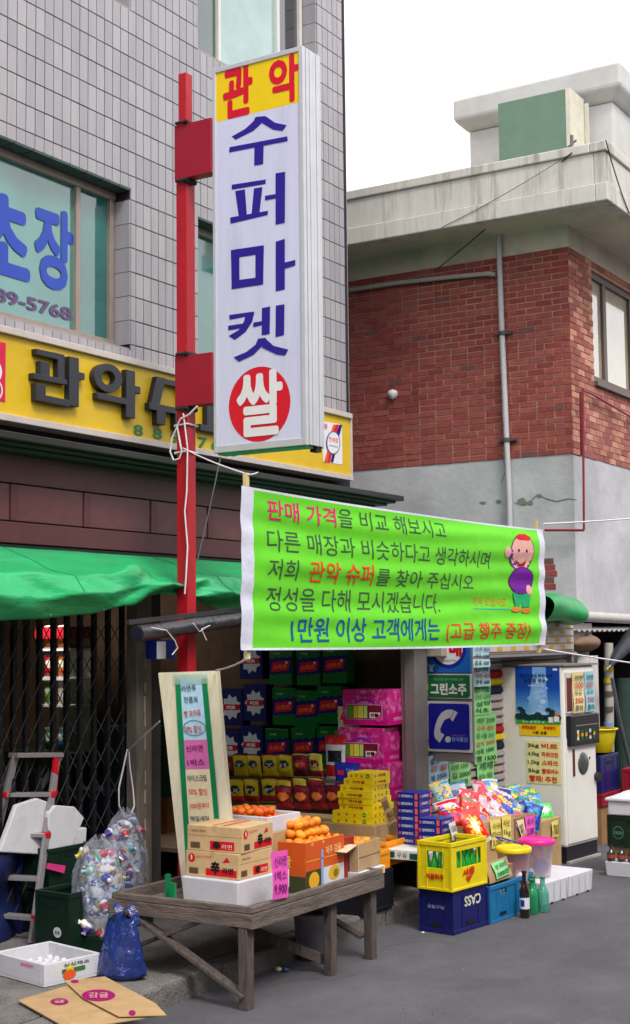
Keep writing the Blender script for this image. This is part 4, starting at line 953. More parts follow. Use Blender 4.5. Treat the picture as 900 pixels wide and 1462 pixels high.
mb = MB(); a_ = AP(606, 1000, XQ+.021); b_ = AP(675, 1000, XQ+.021); mb.box(XQ+.021, b_.y, 1.0, XQ+.05, a_.y, 2.1); tag(mb.build('sign_backboard', ALD), 'upright grey board carrying the three signs beside the shutter', 'board')

# ================================================================== GOODS AND CLUTTER
KRAFT = mat('kraft', (180, 148, 106), rough=.85, var=.12, scale=7, bump=.3, bscale=14, rgb2=(158, 126, 88), thr=(.55, .75)); KRD = mat('kraft_dark', (150, 114, 78), rough=.85, var=.12, scale=10)
FOAM = mat('styrofoam', (206, 206, 213), rough=.75, var=.06, scale=6, bump=.2, bscale=120, rgb2=(184, 180, 178), thr=(.58, .78))
WOOD = mat('old_wood', (110, 98, 92), rough=.85, var=.3, scale=9, bump=.5, bscale=30, stretch=(1, 6, 6), rgb2=(72, 60, 56), thr=(.5, .7))
WOODB = mat('old_wood_cross', (108, 96, 90), rough=.85, var=.3, scale=9, bump=.5, bscale=30, stretch=(6, 1, 6), rgb2=(70, 58, 54), thr=(.5, .7))
WOODV = mat('old_wood_upright', (88, 78, 74), rough=.85, var=.3, scale=9, bump=.5, bscale=30, stretch=(6, 6, 1), rgb2=(58, 50, 48), thr=(.5, .7))
def FAC(w): return (Vector((0, w, 0)), Vector((0, -1, 0)), Vector((0, 0, 1)), Vector((-1, 0, 0)))   # end facing the viewer (-x)
def FBC(l=0): return (Vector((0, 0, 0)), Vector((1, 0, 0)), Vector((0, 0, 1)), Vector((0, -1, 0)))   # side facing the road (-y)
def FTC(h): return (Vector((0, 0, h)), Vector((1, 0, 0)), Vector((0, 1, 0)), Vector((0, 0, 1)))
def prect(par, F, u0, v0, u1, v1, m, k=1, name='print_panel'):
    O, U, V, N = F; D = N*(.0012*k); mb = MB(); mb.poly([O+U*u0+V*v0+D, O+U*u1+V*v0+D, O+U*u1+V*v1+D, O+U*u0+V*v1+D]); return mb.build(name, m, par)
def ppoly(par, F, pts, m, k=1, name='print_mark'):
    O, U, V, N = F; D = N*(.0012*k); mb = MB(); mb.poly([O+U*a+V*b+D for a, b in pts]); return mb.build(name, m, par)
def pell(par, F, cu, cv, ru, rv, m, k=1, name='print_mark', n=20): return ppoly(par, F, [(cu+ru*cos(2*pi*i/n), cv+rv*sin(2*pi*i/n)) for i in range(n)], m, k, name)
def ptext(par, F, tx, u0, v0, w, h, m, k=2, **kw):
    O, U, V, N = F; return text(par, tx, O+U*u0+V*v0+N*(.0012*k), U, V, w, h, m, **kw)
def carton(name, label, cat, l, w, h, m, group=None, bevel=.003, seam=False):
    t = thing(name, label, cat, (0, 0, 0), 0, group); mb = MB(); mb.box(0, 0, 0, l, w, h); mb.build('body', m, t, bevel=bevel)
    if seam:
        mb = MB(); mb.box(-.0006, w*.46, h-.03, .0, w*.54, h+.0006); mb.box(0, w*.46, h, l, w*.54, h+.0008); mb.build('packing_tape', mat('tape_tan', (196, 164, 116), rough=.3), t)
    return t
def put(t, x, y, z, rz=0, rx=0, ry=0): t.location = (x, y, z); t.rotation_euler = (rx, ry, rz); return t

# ---- wooden stall table
TX0, TY0, TX1, TY1, TZ = 6.59, 4.47, 8.08, 5.46, .56
tb = thing('stall_table', 'weathered grey wooden stall table with crossed braces standing at the kerb', 'table', (7.3, 4.9, 0))
def plank(x0, y0, z0, x1, y1, z1, m, name='plank'):
    mb = MB(); mb.box(x0, y0, z0, x1, y1, z1); return mb.build(name, m, tb, bevel=.004)
n = 7
for i in range(n): plank(TX0+.05, TY0+.05+i*(TY1-TY0-.1)/n+.003, TZ-.085, TX1-.05, TY0+.05+(i+1)*(TY1-TY0-.1)/n-.003, TZ-.06+random.uniform(-.002, .003), WOOD)
plank(TX0+.001, TY0+.04, TZ-.035, TX0+.042, TY1, TZ, WOODB, 'rim_board'); plank(TX0-.004, TY0-.002, TZ-.115, TX0+.03, TY1+.03, TZ-.038, WOODB, 'rim_board')
plank(TX0, TY0, TZ-.035, TX1, TY0+.038, TZ+.001, WOOD, 'rim_board'); plank(TX0-.002, TY0-.006, TZ-.12, TX1+.01, TY0+.032, TZ-.038, WOOD, 'rim_board')
plank(TX1-.035, TY0+.035, TZ-.11, TX1, TY1, TZ, WOODB, 'rim_board'); plank(TX0, TY1-.03, TZ-.11, TX1, TY1, TZ, WOOD, 'rim_board')
for (x, y, w) in ((TX0+.0, TY0+.036, .075), (7.5, TY0+.04, .07), (TX1-.09, TY0+.036, .07), (TX0+.0, TY1-.1, .06), (TX1-.1, TY1-.1, .06)):
    z0 = 0 if y < 4.95 else .12
    mb = MB(); mb.add([(x+.005, y, z0), (x+w-.005, y, z0), (x+w-.005, y+.06, z0), (x+.005, y+.06, z0), (x, y, TZ-.087), (x+w, y, TZ-.087), (x+w, y+.06, TZ-.087), (x, y+.06, TZ-.087)], [(3,2,1,0),(4,5,6,7),(0,1,5,4),(1,2,6,5),(2,3,7,6),(3,0,4,7)]); mb.build('leg', WOODV, tb, bevel=.004)
xx = TX0+.02
mb = MB(); mb.beam((xx, TY0+.06, .07), (xx, TY1-.12, TZ-.1), .022, .07, up=(1,0,0)); mb.build('brace', WOODV, tb, bevel=.003)
mb = MB(); mb.beam((xx+.03, TY0+.34, TZ-.1), (xx+.03, TY1-.0, .2), .022, .075, up=(1,0,0)); mb.build('brace', WOODV, tb, bevel=.003)
mb = MB(); mb.beam((7.55, TY0+.12, .08), (7.1, TY1-.1, TZ-.12), .022, .06); mb.build('brace', WOODV, tb, bevel=.003)
mb = MB(); mb.beam((7.98, TY0+.1, .14), (7.98, TY1-.2, TZ-.14), .022, .06, up=(1,0,0)); mb.build('brace', WOODV, tb, bevel=.003)
TT = TZ-.06

# ---- tall price board
pb = thing('price_board', 'tall cream cardboard price board with blue, pink and cream papers between green tapes', 'sign', (7.1, 5.1, TT))
CRM = mat('board_cream', (224, 215, 188), rough=.7, var=.08, scale=4, bump=.25, bscale=8, stretch=(4, 4, .6), rgb2=(198, 182, 146), thr=(.55, .8))
tl, tr, bl, br = AP(226, 961, 7.32), AP(310, 958, 7.32), AP(262, 1277, 7.02), AP(338, 1277, 7.02)
def pbp(u, v, d=0):
    p = bl.lerp(br, u).lerp(tl.lerp(tr, u), v); return p+PN*d
PN = -((br-bl).cross(tl-bl)).normalized()
if PN.x > 0: PN = -PN
mb = MB(); mb.grid(lambda u, v: pbp(u, v, .006*sin(pi*u)+.004*sin(6*v+4*u)), 8, 24)
mb.grid(lambda u, v: pbp(0, v, .004*sin(6*v))-Vector((-.08*u, -.05*u, 0)), 3, 24); mb.grid(lambda u, v: pbp(1, v, .004*sin(6*v+4))-Vector((-.08*u, -.035*u, 0)), 3, 24)
mb.add([pbp(0, 1), pbp(1, 1), pbp(1, 1)+Vector((.08, .035, 0)), pbp(0, 1)+Vector((.08, .05, 0))], [(0,1,2,3)])
mb.add([pbp(0, 0)+Vector((.08, .05, 0)), pbp(1, 0)+Vector((.08, .035, 0)), pbp(1, 1)+Vector((.08, .035, 0)), pbp(0, 1)+Vector((.08, .05, 0))], [(0,1,2,3)])
mb.build('board', CRM, pb)
GT_ = mat('tape_green', (20, 128, 76), rough=.35, var=.08); TPT = thin_plastic('clear_tape', (200, 230, 220), .35)
def pbq(u0, v0, u1, v1, m, name, k=1, u0b=None, u1b=None):
    u0b = u0 if u0b is None else u0b; u1b = u1 if u1b is None else u1b
    mb = MB(); mb.grid(lambda u, v: pbp((u0b+(u0-u0b)*v)*(1-u)+(u1b+(u1-u1b)*v)*u, v0+(v1-v0)*v, .0085+.0022*k), 1, 10); mb.build(name, m, pb)
pbq(.30, .02, .39, .965, GT_, 'green_tape', 2, .12, .22); pbq(.75, .30, .84, .965, GT_, 'green_tape', 2, .74, .83)
pbq(.28, .94, .86, .99, TPT, 'clear_tape', 3)
pbq(.37, .68, .77, .965, ink(176, 212, 232), 'paper', 1, .34, .76); pbq(.34, .545, .76, .68, ink(216, 110, 176), 'paper', 1, .31, .75); pbq(.31, .30, .75, .545, ink(232, 218, 180), 'paper', 1, .27, .75)
PU_ = (pbp(1, .5)-pbp(0, .5)).normalized(); 
def pbt(tx, u, v, w, h, m, rot=0): 
    text(pb, tx, pbp(u, v, .016), PU_, (tl-bl).normalized(), w, h, m, bold=.008, name='handwriting', rot=rot)
K1 = ink(60, 60, 90); K2 = ink(200, 60, 70); K3 = ink(226, 96, 66)
pbt('라면류', .40, .905, .115, .042, K1, .03); pbt('전품목', .42, .85, .11, .042, K1, -.03); pbt('빵 과자류', .40, .785, .13, .045, K2, .04); pbt('20% 할인', .38, .71, .13, .05, K2, -.04)
pbt('신라면', .37, .625, .13, .042, ink(110, 20, 90), .02); pbt('1박스', .37, .562, .13, .042, ink(110, 20, 90), .03)
pbt('아이스크림', .34, .49, .145, .042, K1, .02); pbt('50% 할인', .34, .43, .14, .042, K3, -.03); pbt('1000원부터', .33, .37, .145, .036, K3, .02); pbt('매일세일', .32, .315, .14, .032, K1)
mb = MB(); R = [pbp(.555+.19*cos(t), .735+.035*sin(t), .0155) for t in [2*pi*k/24 for k in range(25)]]; mb.tube(R, .002, 4); mb.build('pen_ring', ink(90, 130, 150), pb)
mb = MB(); mb.box(6.76, 5.18, TT, 6.79, 5.2, TT+.16); mb.box(6.72, 5.1, TT, 6.74, 5.14, TT+.12); mb.build('green_foot', GT_, pb)

# ---- foam box and noodle cartons on the table
c0 = G(342, 1288, TT)
fx, fy = max(c0.x, TX0+.07), c0.y
def foambox(label, l, w, h, group=None, name='foam_box', lid=True):
    t = thing(name, label, 'foam box', (0, 0, 0), 0, group); mb = MB()
    mb.add([(.01, .01, 0), (l-.01, .01, 0), (l-.01, w-.01, 0), (.01, w-.01, 0), (0, 0, h), (l, 0, h), (l, w, h), (0, w, h)], [(3,2,1,0),(4,5,6,7),(0,1,5,4),(1,2,6,5),(2,3,7,6),(3,0,4,7)])
    mb.build('body', FOAM, t, bevel=.008); return t
t = put(foambox('white foam box under the two noodle cartons on the stall table', .40, .42, .155), 6.76, 4.68, TT, radians(-3))
IR = ink(206, 24, 40); IK = ink(28, 26, 30); KL = ink(120, 96, 74)
pcart = mat('noodle_carton', (204, 172, 126), rough=.75, var=.08, scale=8, bump=.3, bscale=12, rgb2=(186, 154, 110), thr=(.55, .75))
def noodle(label, big):
    t = carton('noodle_carton', label, 'carton', .33, .385, .145, pcart, 'noodle cartons stacked on the foam box', seam=True); w, l, h = .385, .33, .145
    for F, wd, z_ in ((FAC(w), w, big), (FBC(), l, not big)):
        if z_:   # large print side
            prect(t, F, wd*.38, .012, wd*.96, .052, IR); pell(t, F, wd*.11, h*.72, wd*.068, .026, IR); pell(t, F, wd*.11, h*.74, .006, .016, ink(236, 200, 190), 2)
            ptext(t, F, '농심 신라면', wd*.2, h*.74, wd*.28, .016, IR); ptext(t, F, '辛', wd*.48, .022, wd*.17, .075, IK, 3, bold=.05); ptext(t, F, '라면', wd*.7, .03, wd*.2, .034, IK, 3, bold=.03)
            ppoly(t, F, [(wd*.69, h*.62), (wd*.84, h*.66), (wd*.78, h*.86)], IR); prect(t, F, wd*.06, .014, wd*.24, .05, KL)
            for k in range(6): prect(t, F, wd*.08+k*wd*.024, .018, wd*.09+k*wd*.024, .046, ink(70, 50, 40), 2)
        else:
            prect(t, F, wd*.42, .012, wd*.86, .062, IR); ptext(t, F, '辛', wd*.47, .014, wd*.14, .048, IK, 3, bold=.05); ptext(t, F, '라면', wd*.64, .02, wd*.18, .026, ink(240, 220, 200), 3)
            prect(t, F, wd*.06, .014, wd*.24, .05, KL)
            for k in range(6): prect(t, F, wd*.08+k*wd*.024, .018, wd*.09+k*wd*.024, .046, ink(70, 50, 40), 2)
            ptext(t, F, '20개입 한박스', wd*.08, h*.74, wd*.28, .014, ink(70, 54, 44)); prect(t, F, 0, h*.60, wd, h*.615, KRD, 1)
    prect(t, FTC(h), l*.1, w*.36, l*.95, w*.43, ink(196, 80, 70)); prect(t, FTC(h), l*.1, w*.56, l*.95, w*.6, ink(196, 80, 70))
    return t
zf = TT+.157
put(noodle('lower noodle carton with large red band print on its long face', True), 6.80, 4.70, zf, radians(-2))
put(noodle('upper noodle carton on the stall table, lying on top of the other', False), 6.82, 4.69, zf+.147, radians(1))
PKP = ink(232, 92, 184); PKI = ink(120, 20, 120)
def tagpaper(label, quad, m, lines, im, name='price_tag', off=Vector((0, 0, 0)), cat='price tag'):
    """hanging paper strip: quad = lower-left, lower-right, upper-right, upper-left"""
    q = [Vector(p)+off for p in quad]; t = thing(name, label, cat, q[0])
    U = (q[1]-q[0]); V = (q[3]-q[0]); N = U.cross(V).normalized()
    f = lambda u, v: (q[0]*(1-u)+q[1]*u)*(1-v)+(q[3]*(1-u)+q[2]*u)*v+N*(.004*sin(pi*v)+.003*sin(5*v+u))
    mb = MB(); mb.grid(f, 3, 8); mb.build('paper', m, t)
    if lines: scribble(t, q[0]+N*.010+U*.05+V*.05, U, V, U.length*.9, V.length*.9, lines, im)
    return t
YT = TY0-.012
q = [BP(389, 1285, YT), BP(411, 1281, YT), BP(411, 1213, YT), BP(387, 1217, YT)]
tagpaper('magenta price paper hanging over the rim of the stall table', q, PKP, ['신라면', '1박스', '9,900'], PKI)
mb = MB(); q = [BP(409, 1268, YT+.01), BP(413, 1266, YT+.01), BP(413, 1240, YT+.01), BP(409, 1242, YT+.01)]; mb.poly(q, .001, (0,-1,0)); tag(mb.build('paper_slip', WHT), 'narrow white paper slip showing behind the magenta price paper', 'paper')
# white open foam tray behind the cartons with mandarins
def tray(label, l, w, h, m=FOAM, name='foam_tray', cat='tray', th=.018, group=None):
    t = thing(name, label, cat, (0, 0, 0), 0, group); mb = MB(); mb.box(0, 0, 0, l, w, .012); mb.build('bottom', m, t)
    for a_ in ((0, 0, l, th), (0, w-th, l, w), (0, th, th, w-th), (l-th, th, l, w-th)):
        mb = MB(); mb.box(a_[0], a_[1], .012, a_[2], a_[3], h); mb.build('side', m, t, bevel=.003)
    return t
OR = mat('mandarin_orange', (250, 146, 24), rough=.38, var=.1, scale=20, bump=.25, bscale=200, spec=.5); OR2 = mat('mandarin_deep', (238, 112, 24), rough=.38, var=.1, scale=20, bump=.25, bscale=200)
for m_ in (OR, OR2):
    n_ = m_.node_tree; L_ = n_.links.new; p_ = n_.nodes['Principled BSDF']; s_ = p_.inputs['Base Color'].links[0].from_socket; oi = n_.nodes.new('ShaderNodeObjectInfo'); h_ = n_.nodes.new('ShaderNodeHueSaturation')
    r_ = n_.nodes.new('ShaderNodeMapRange'); r_.inputs['To Min'].default_value = .492; r_.inputs['To Max'].default_value = .512; L_(oi.outputs['Random'], r_.inputs['Value']); L_(r_.outputs['Result'], h_.inputs['Hue'])
    r2_ = n_.nodes.new('ShaderNodeMapRange'); r2_.inputs['To Min'].default_value = .8; r2_.inputs['To Max'].default_value = 1.1; L_(oi.outputs['Random'], r2_.inputs['Value']); L_(r2_.outputs['Result'], h_.inputs['Value']); L_(s_, h_.inputs['Color']); L_(h_.outputs['Color'], p_.inputs['Base Color'])
def orange_proto(m, lab, grp):
    mb = MB(); mb.lathe([(.001, -.026), (.012, -.0255), (.024, -.019), (.0305, -.008), (.032, .002), (.029, .014), (.02, .022), (.009, .0245), (.001, .0235)], n=14)
    o = mb.build('mandarin', m); return tag(o, lab, 'fruit', grp)
def heap(xc, yc, z0, l, w, layers, lab, grp, m, r=.033):
    pr_ = None; cnt = 0
    for k in range(layers):
        nl = int((l-2*k*r*1.1)/(2*r)); nw = int((w-2*k*r*1.1)/(2*r))
        for i in range(nl):
            for j in range(nw):
                x = xc+(i-(nl-1)/2)*2*r+random.uniform(-.006, .006); y = yc+(j-(nw-1)/2)*2*r+random.uniform(-.006, .006); z = z0+r+k*r*1.55+random.uniform(-.004, .004)
                if pr_ is None: o = pr_ = orange_proto(m, lab, grp)
                else: o = pr_.copy(); COL.objects.link(o)
                s_ = random.uniform(.82, 1.14); o.scale = (s_*random.uniform(.95, 1.05), s_, s_*random.uniform(.85, .98)); o.location = (x, y, z); o.rotation_euler = (random.uniform(-.6, .6), random.uniform(-.6, .6), random.uniform(0, 6)); cnt += 1
    return cnt
ztr = TT+.38
put(tray('white foam tray of mandarins standing behind the noodle cartons', .34, .44, .09), 7.28, 4.82, ztr-.02, radians(-4))
mb = MB(); mb.box(7.27, 4.80, TT, 7.6, 5.24, ztr-.022); tag(mb.build('carton', KRAFT, bevel=.004), 'plain carton carrying the white foam tray of mandarins', 'carton')
heap(7.45, 5.05, ztr-.0, .3, .4, 2, 'mandarin in the white foam tray behind the noodle cartons', 'mandarins in the foam tray', OR2)
# orange printed fruit cartons
OC = mat('fruit_carton_orange', (206, 84, 24), rough=.6, var=.08, scale=8); OCD = mat('fruit_carton_red', (150, 40, 24), rough=.6, var=.1)
def fruitbox(label, l, w, h, m, name='fruit_carton'):
    t = thing(name, label, 'carton', (0, 0, 0)); mb = MB(); mb.box(0, 0, 0, l, w, .01); mb.build('bottom', KRAFT, t)
    for a_ in ((0, 0, l, .008), (0, w-.008, l, w), (0, .008, .008, w-.008), (l-.008, .008, l, w-.008)):
        mb = MB(); mb.box(a_[0], a_[1], .01, a_[2], a_[3], h); mb.build('side', m, t, bevel=.002)
    return t
t = put(fruitbox('orange printed fruit carton heaped with mandarins, right of the noodle cartons', .46, .36, .30, OC), 7.36, 4.6, TT, radians(0))
F = FBC(); L_ = .46
prect(t, F, 0, .0, L_*.38, .13, ink(60, 70, 40)); prect(t, F, L_*.44, .0, L_*.98, .13, ink(206, 212, 220)); prect(t, F, L_*.38, 0, L_*.44, .24, ink(140, 160, 210), 2)
pell(t, F, L_*.2, .07, .06, .05, ink(230, 170, 40), 2); pell(t, F, L_*.72, .085, .07, .045, ink(226, 170, 40), 2); pell(t, F, L_*.76, .08, .03, .025, ink(120, 120, 50), 3); prect(t, F, 0, .185, L_, .192, ink(232, 150, 60), 2); ptext(t, F, '제주 감귤', L_*.5, .205, L_*.4, .05, ink(240, 190, 120), 2, bold=.02)
FA_ = FAC(.36); prect(t, FA_, 0, .0, .36, .1, ink(60, 70, 40)); ptext(t, FA_, '감귤', .1, .15, .16, .07, ink(240, 190, 120), 2, bold=.02)
mb = MB(); mb.box(.01, .01, .012, .45, .35, .24); mb.build('inner_carton', KRD, t)
heap(7.60, 4.80, TT+.25, .44, .40, 3, 'mandarin heaped in the orange fruit carton', 'mandarins heaped in the orange carton', OR)
t = put(carton('fruit_carton', 'narrow dark red carton standing beside the orange fruit carton', 'carton', .12, .3, .27, OCD), 7.86, 4.62, TT, 0)
prect(t, FBC(), .04, .06, .08, .16, ink(70, 50, 90)); 
t = put(fruitbox('low brown fruit carton with open flap at the right end of the stall table', .34, .36, .17, KRAFT), 7.92, 4.56, TT+.055, radians(4)); t['label'] = 'low brown fruit carton with open flap at the right end of the stall table'
prect(t, FBC(), 0, .078, .34, .084, ink(110, 90, 70)); prect(t, FBC(), -.0, 0, .006, .17, ink(210, 214, 230), 2)
mb = MB(); mb.add([(-.01, 0, .17), (-.01, .3, .17), (-.20, .32, .155), (-.2, -.02, .15)], [(0,1,2,3)]); o = mb.build('flap', mat('flap_pale', (206, 190, 160), rough=.8, var=.06), t); o.modifiers.new('t', 'SOLIDIFY').thickness = .004
mb = MB(); mb.box(.01, .01, .012, .33, .35, .12); mb.build('inner_carton', KRD, t)
heap(8.1, 4.76, TT+.17, .3, .3, 1, 'mandarin inside the low brown carton with the flap', 'mandarins in the low brown carton', OR)
t = put(carton('fruit_carton', 'flat white printed carton under the low brown fruit carton', 'carton', .36, .38, .052, ink(206, 208, 222)), 7.9, 4.54, TT, radians(2)); prect(t, FBC(), .2, .004, .34, .046, ink(214, 176, 50)); prect(t, FAC(.38), .02, .004, .2, .04, ink(190, 160, 60))
t = put(carton('carton', 'brown carton behind the orange fruit carton on the table', 'carton', .4, .4, .3, KRD), 7.64, 5.03, TT)

# ---- packets: pillow bags
def pillow(name, label, cat, mats, w, h, t, mfn, group=None, n=(14, 18)):
    th = thing(name, label, cat, (0, 0, 0), 0, group)
    ph = random.uniform(0, 6)
    def f(s):
        def g(u, v):
            e = max(0, (sin(pi*u)))**.45*max(0, sin(pi*min(1, max(0, (v-.05)/.9))))**.5
            ww = w*(1-.10*sin(pi*v)); x = s*(t/2*e+.0008)+.004*sin(9*u+ph)*e+.0035*sin(13*v+ph)*e
            return Vector((x, (.5-u)*ww, v*h+.006*sin(pi*u)*(1 if v > .9 else 0)))
        return g
    mb = MB(); mb.grid(f(-1), n[0], n[1], mfn=mfn); mb.grid(f(1), n[0], n[1], mfn=mfn); mb.build('packet', mats, th); return th
def pk(*cs, gloss=.28): return [mat('foil_%d_%d_%d' % c, c, rough=gloss, var=.1, scale=30, bump=.35, bscale=40, spec=.6) for c in cs]
def pat_snack(u, v):
    if v < .06 or v > .94: return 2
    if ((u-.5)/.34)**2+((v-.62)/.17)**2 < 1: return 1
    if v < .36: return 3
    return 0
def pat_band(u, v):
    if v > .93: return 2
    if .38 < v+.25*(u-.5) < .68: return 1
    return 3 if v < .2 else 0
def pat_sun(u, v):
    r = math.hypot((u-.45)*1.0, (v-.55)*1.1); a = math.atan2(v-.55, u-.45)
    if r < .2+.05*sin(9*a): return 1
    if r < .3+.07*sin(9*a+1): return 3
    return 2 if v < .12 else 0
def pat_diag(u, v):
    k = (u*.6+v*1.1) % .62
    return 1 if k < .16 else (2 if k < .26 else (3 if ((u-.5)/.3)**2+((v-.3)/.12)**2 < 1 else 0))

# display furniture inside the opening (mostly hidden by the goods)
SHW = mat('shelf_wood', (92, 72, 56), rough=.8, var=.2)
dt = thing('display_table', 'low plank display under the packets in the shop opening', 'table', (9.5, 5.5, .12))
mb = MB(); mb.box(8.75, 4.98, .42, 10.6, 7.2, .45); mb.build('top', SHW, dt)
for x in (8.8, 10.5):
    for y in (5.05, 7.1): mb = MB(); mb.box(x, y, .12, x+.05, y+.05, .42); mb.build('leg', SHW, dt)
ZD = .45
# green and navy detergent boxes piled against the partition
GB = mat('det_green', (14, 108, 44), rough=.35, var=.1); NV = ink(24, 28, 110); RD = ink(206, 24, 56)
def wavy(par, F, w, h, v0, v1, m, k):
    n = 10; pts = [(w*i/n, h*(v0+.06*i/n)+.008*sin(i*2.4)) for i in range(n+1)]+[(w*i/n, h*(v1+.06*i/n)+.008*sin(i*2.1+1)) for i in range(n, -1, -1)]
    return ppoly(par, F, pts, m, k, 'print_band')
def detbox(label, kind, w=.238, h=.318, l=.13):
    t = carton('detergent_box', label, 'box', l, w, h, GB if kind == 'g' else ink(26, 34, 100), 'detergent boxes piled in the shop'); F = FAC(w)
    if kind == 'g':
        wavy(t, F, w, h, .26, .70, NV, 1); ppoly(t, F, [(w*.1, h*.34), (w*.86, h*.4), (w*.92, h*.66), (w*.14, h*.6)], RD, 2); ptext(t, F, '스파크', w*.18, h*.42, w*.6, h*.13, ink(250, 120, 60), 3, bold=.05, rot=.06); ptext(t, F, 'SPARK', w*.2, h*.82, w*.3, h*.05, ink(190, 220, 190), 2)
        pell(t, F, w*.78, h*.6, .012, .012, ink(230, 230, 220), 3)
    else:
        n = 18; ppoly(t, F, [(w*.5+w*(.44 if i % 2 else .34)*cos(2*pi*i/n), h*.5+h*(.36 if i % 2 else .26)*sin(2*pi*i/n)) for i in range(n)], ink(210, 214, 226), 1)
        ppoly(t, F, [(w*.12, h*.42), (w*.84, h*.42), (w*.9, h*.58), (w*.18, h*.58)], RD, 2); ptext(t, F, '비트', w*.3, h*.44, w*.4, h*.11, ink(240, 240, 240), 3, bold=.05)
    return t
XG = 10.36
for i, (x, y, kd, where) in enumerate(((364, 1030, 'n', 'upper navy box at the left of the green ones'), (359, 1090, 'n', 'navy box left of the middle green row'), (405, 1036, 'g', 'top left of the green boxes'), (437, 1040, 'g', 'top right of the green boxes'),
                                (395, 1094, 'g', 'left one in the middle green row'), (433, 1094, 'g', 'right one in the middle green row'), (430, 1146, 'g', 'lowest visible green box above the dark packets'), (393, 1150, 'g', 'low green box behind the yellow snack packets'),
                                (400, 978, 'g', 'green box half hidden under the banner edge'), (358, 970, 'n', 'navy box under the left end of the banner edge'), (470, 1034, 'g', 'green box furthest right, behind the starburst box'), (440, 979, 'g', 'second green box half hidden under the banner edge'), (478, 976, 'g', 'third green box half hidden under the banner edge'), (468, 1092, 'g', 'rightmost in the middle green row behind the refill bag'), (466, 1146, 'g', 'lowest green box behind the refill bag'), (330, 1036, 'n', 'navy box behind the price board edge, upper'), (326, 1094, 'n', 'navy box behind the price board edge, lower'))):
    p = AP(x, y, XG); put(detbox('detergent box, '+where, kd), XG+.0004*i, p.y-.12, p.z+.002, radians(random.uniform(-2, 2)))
mb = MB(); mb.box(XG-.02, 6.1, ZD, XG+.3, 7.6, AP(395, 1150, XG).z); tag(mb.build('low_shelf', SHW), 'dark low shelf carrying the piled detergent boxes', 'shelf')
# pink gift boxes
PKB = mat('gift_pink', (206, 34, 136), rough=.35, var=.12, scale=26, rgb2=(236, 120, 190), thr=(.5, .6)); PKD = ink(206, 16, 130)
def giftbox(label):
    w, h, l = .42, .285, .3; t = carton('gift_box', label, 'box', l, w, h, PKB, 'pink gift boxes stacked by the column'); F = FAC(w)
    prect(t, F, w*.02, .0, w*.98, h*.14, PKD, 1); prect(t, F, w*.08, h*.16, w*.88, h*.58, ink(244, 150, 200), 1); prect(t, F, w*.095, h*.18, w*.865, h*.56, ink(40, 30, 40), 2)
    for a_, b_, c in ((.11, .24, (90, 150, 60)), (.25, .33, (230, 200, 60)), (.34, .46, (226, 220, 80)), (.47, .55, (190, 210, 120)), (.56, .84, (130, 20, 50))): prect(t, F, w*a_, h*.2, w*b_, h*.54, ink(*c), 3)
    prect(t, F, w*.6, h*.2, w*.84, h*.36, ink(226, 224, 226), 4); ptext(t, F, '선물', w*.62, h*.24, w*.18, h*.1, ink(20, 20, 30), 5, bold=.05); pell(t, F, w*.8, h*.2, .03, .03, ink(236, 60, 150), 5)
    ppoly(t, F, [(w*(.5+.26*cos(radians(150-i*12))), h*(.50+.24*sin(radians(150-i*12)))) for i in range(11)]+[(w*(.5+.26*cos(radians(30+i*12))), h*(.44+.24*sin(radians(30+i*12)))) for i in range(11)], ink(120, 40, 190), 2); ptext(t, F, '럭키선물세트', w*.26, h*.80, w*.48, h*.1, ink(150, 20, 90), 2)
    F = FBC(); prect(t, F, .0, h*.0, l, h*.34, PKD, 1); ptext(t, F, '생활용품', l*.3, h*.12, l*.5, h*.1, ink(244, 190, 220), 2); return t
XP_ = 10.1
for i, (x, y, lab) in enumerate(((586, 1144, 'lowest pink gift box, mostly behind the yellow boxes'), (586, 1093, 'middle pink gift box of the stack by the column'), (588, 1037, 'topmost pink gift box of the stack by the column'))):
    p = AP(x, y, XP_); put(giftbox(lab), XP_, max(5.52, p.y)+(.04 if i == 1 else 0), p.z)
mb = MB(); mb.box(XP_, 5.53, ZD, XP_+.3, 5.98, AP(586, 1144, XP_).z-.002); tag(mb.build('carton', KRD), 'dark carton under the pink gift boxes', 'carton')
t = carton('soap_box', 'white soap powder box with red badge left of the top pink box', 'box', .2, .2, .26, ink(206, 210, 220)); F = FAC(.2)
n = 24; ppoly(t, F, [(.09+.1*(1 if i % 2 else .8)*cos(2*pi*i/n), .13+.12*(1 if i % 2 else .8)*sin(2*pi*i/n)) for i in range(n)], ink(230, 220, 160), 1); ppoly(t, F, [(.02, .09), (.14, .09), (.17, .16), (.05, .16)], RD, 2); ptext(t, F, '비트', .06, .1, .07, .045, ink(240, 240, 240), 3, bold=.05); prect(t, F, 0, .2, .2, .26, ink(30, 40, 130), 1)
p = AP(513, 1044, 10.16); put(t, 10.16, p.y, p.z)
mb = MB(); mb.box(10.17, p.y-.02, ZD, 10.34, p.y+.24, p.z-.002); tag(mb.build('carton', KRD), 'dark carton under the white soap powder box', 'carton')
t = pillow('refill_bag', 'tall white refill bag with red top and black lettering', 'bag', pk((206, 208, 214), (28, 28, 50), (190, 30, 36), (200, 34, 40)), .2, .42, .06, lambda u, v: 2 if v > .82 else (1 if .52 < v < .72 and .12 < u < .88 else (3 if .2 < v < .42 else 0)))
p = AP(480, 1125, 10.05); put(t, 10.05, p.y, p.z)
t = pillow('detergent_bag', 'large blue and white detergent bag behind the yellow boxes', 'bag', pk((30, 40, 150), (226, 226, 232), (200, 200, 214), (206, 40, 60)), .24, .34, .07, lambda u, v: 1 if (v < .58 and v > .28) else (3 if ((u-.3)/.14)**2+((v-.78)/.07)**2 < 1 else 0))
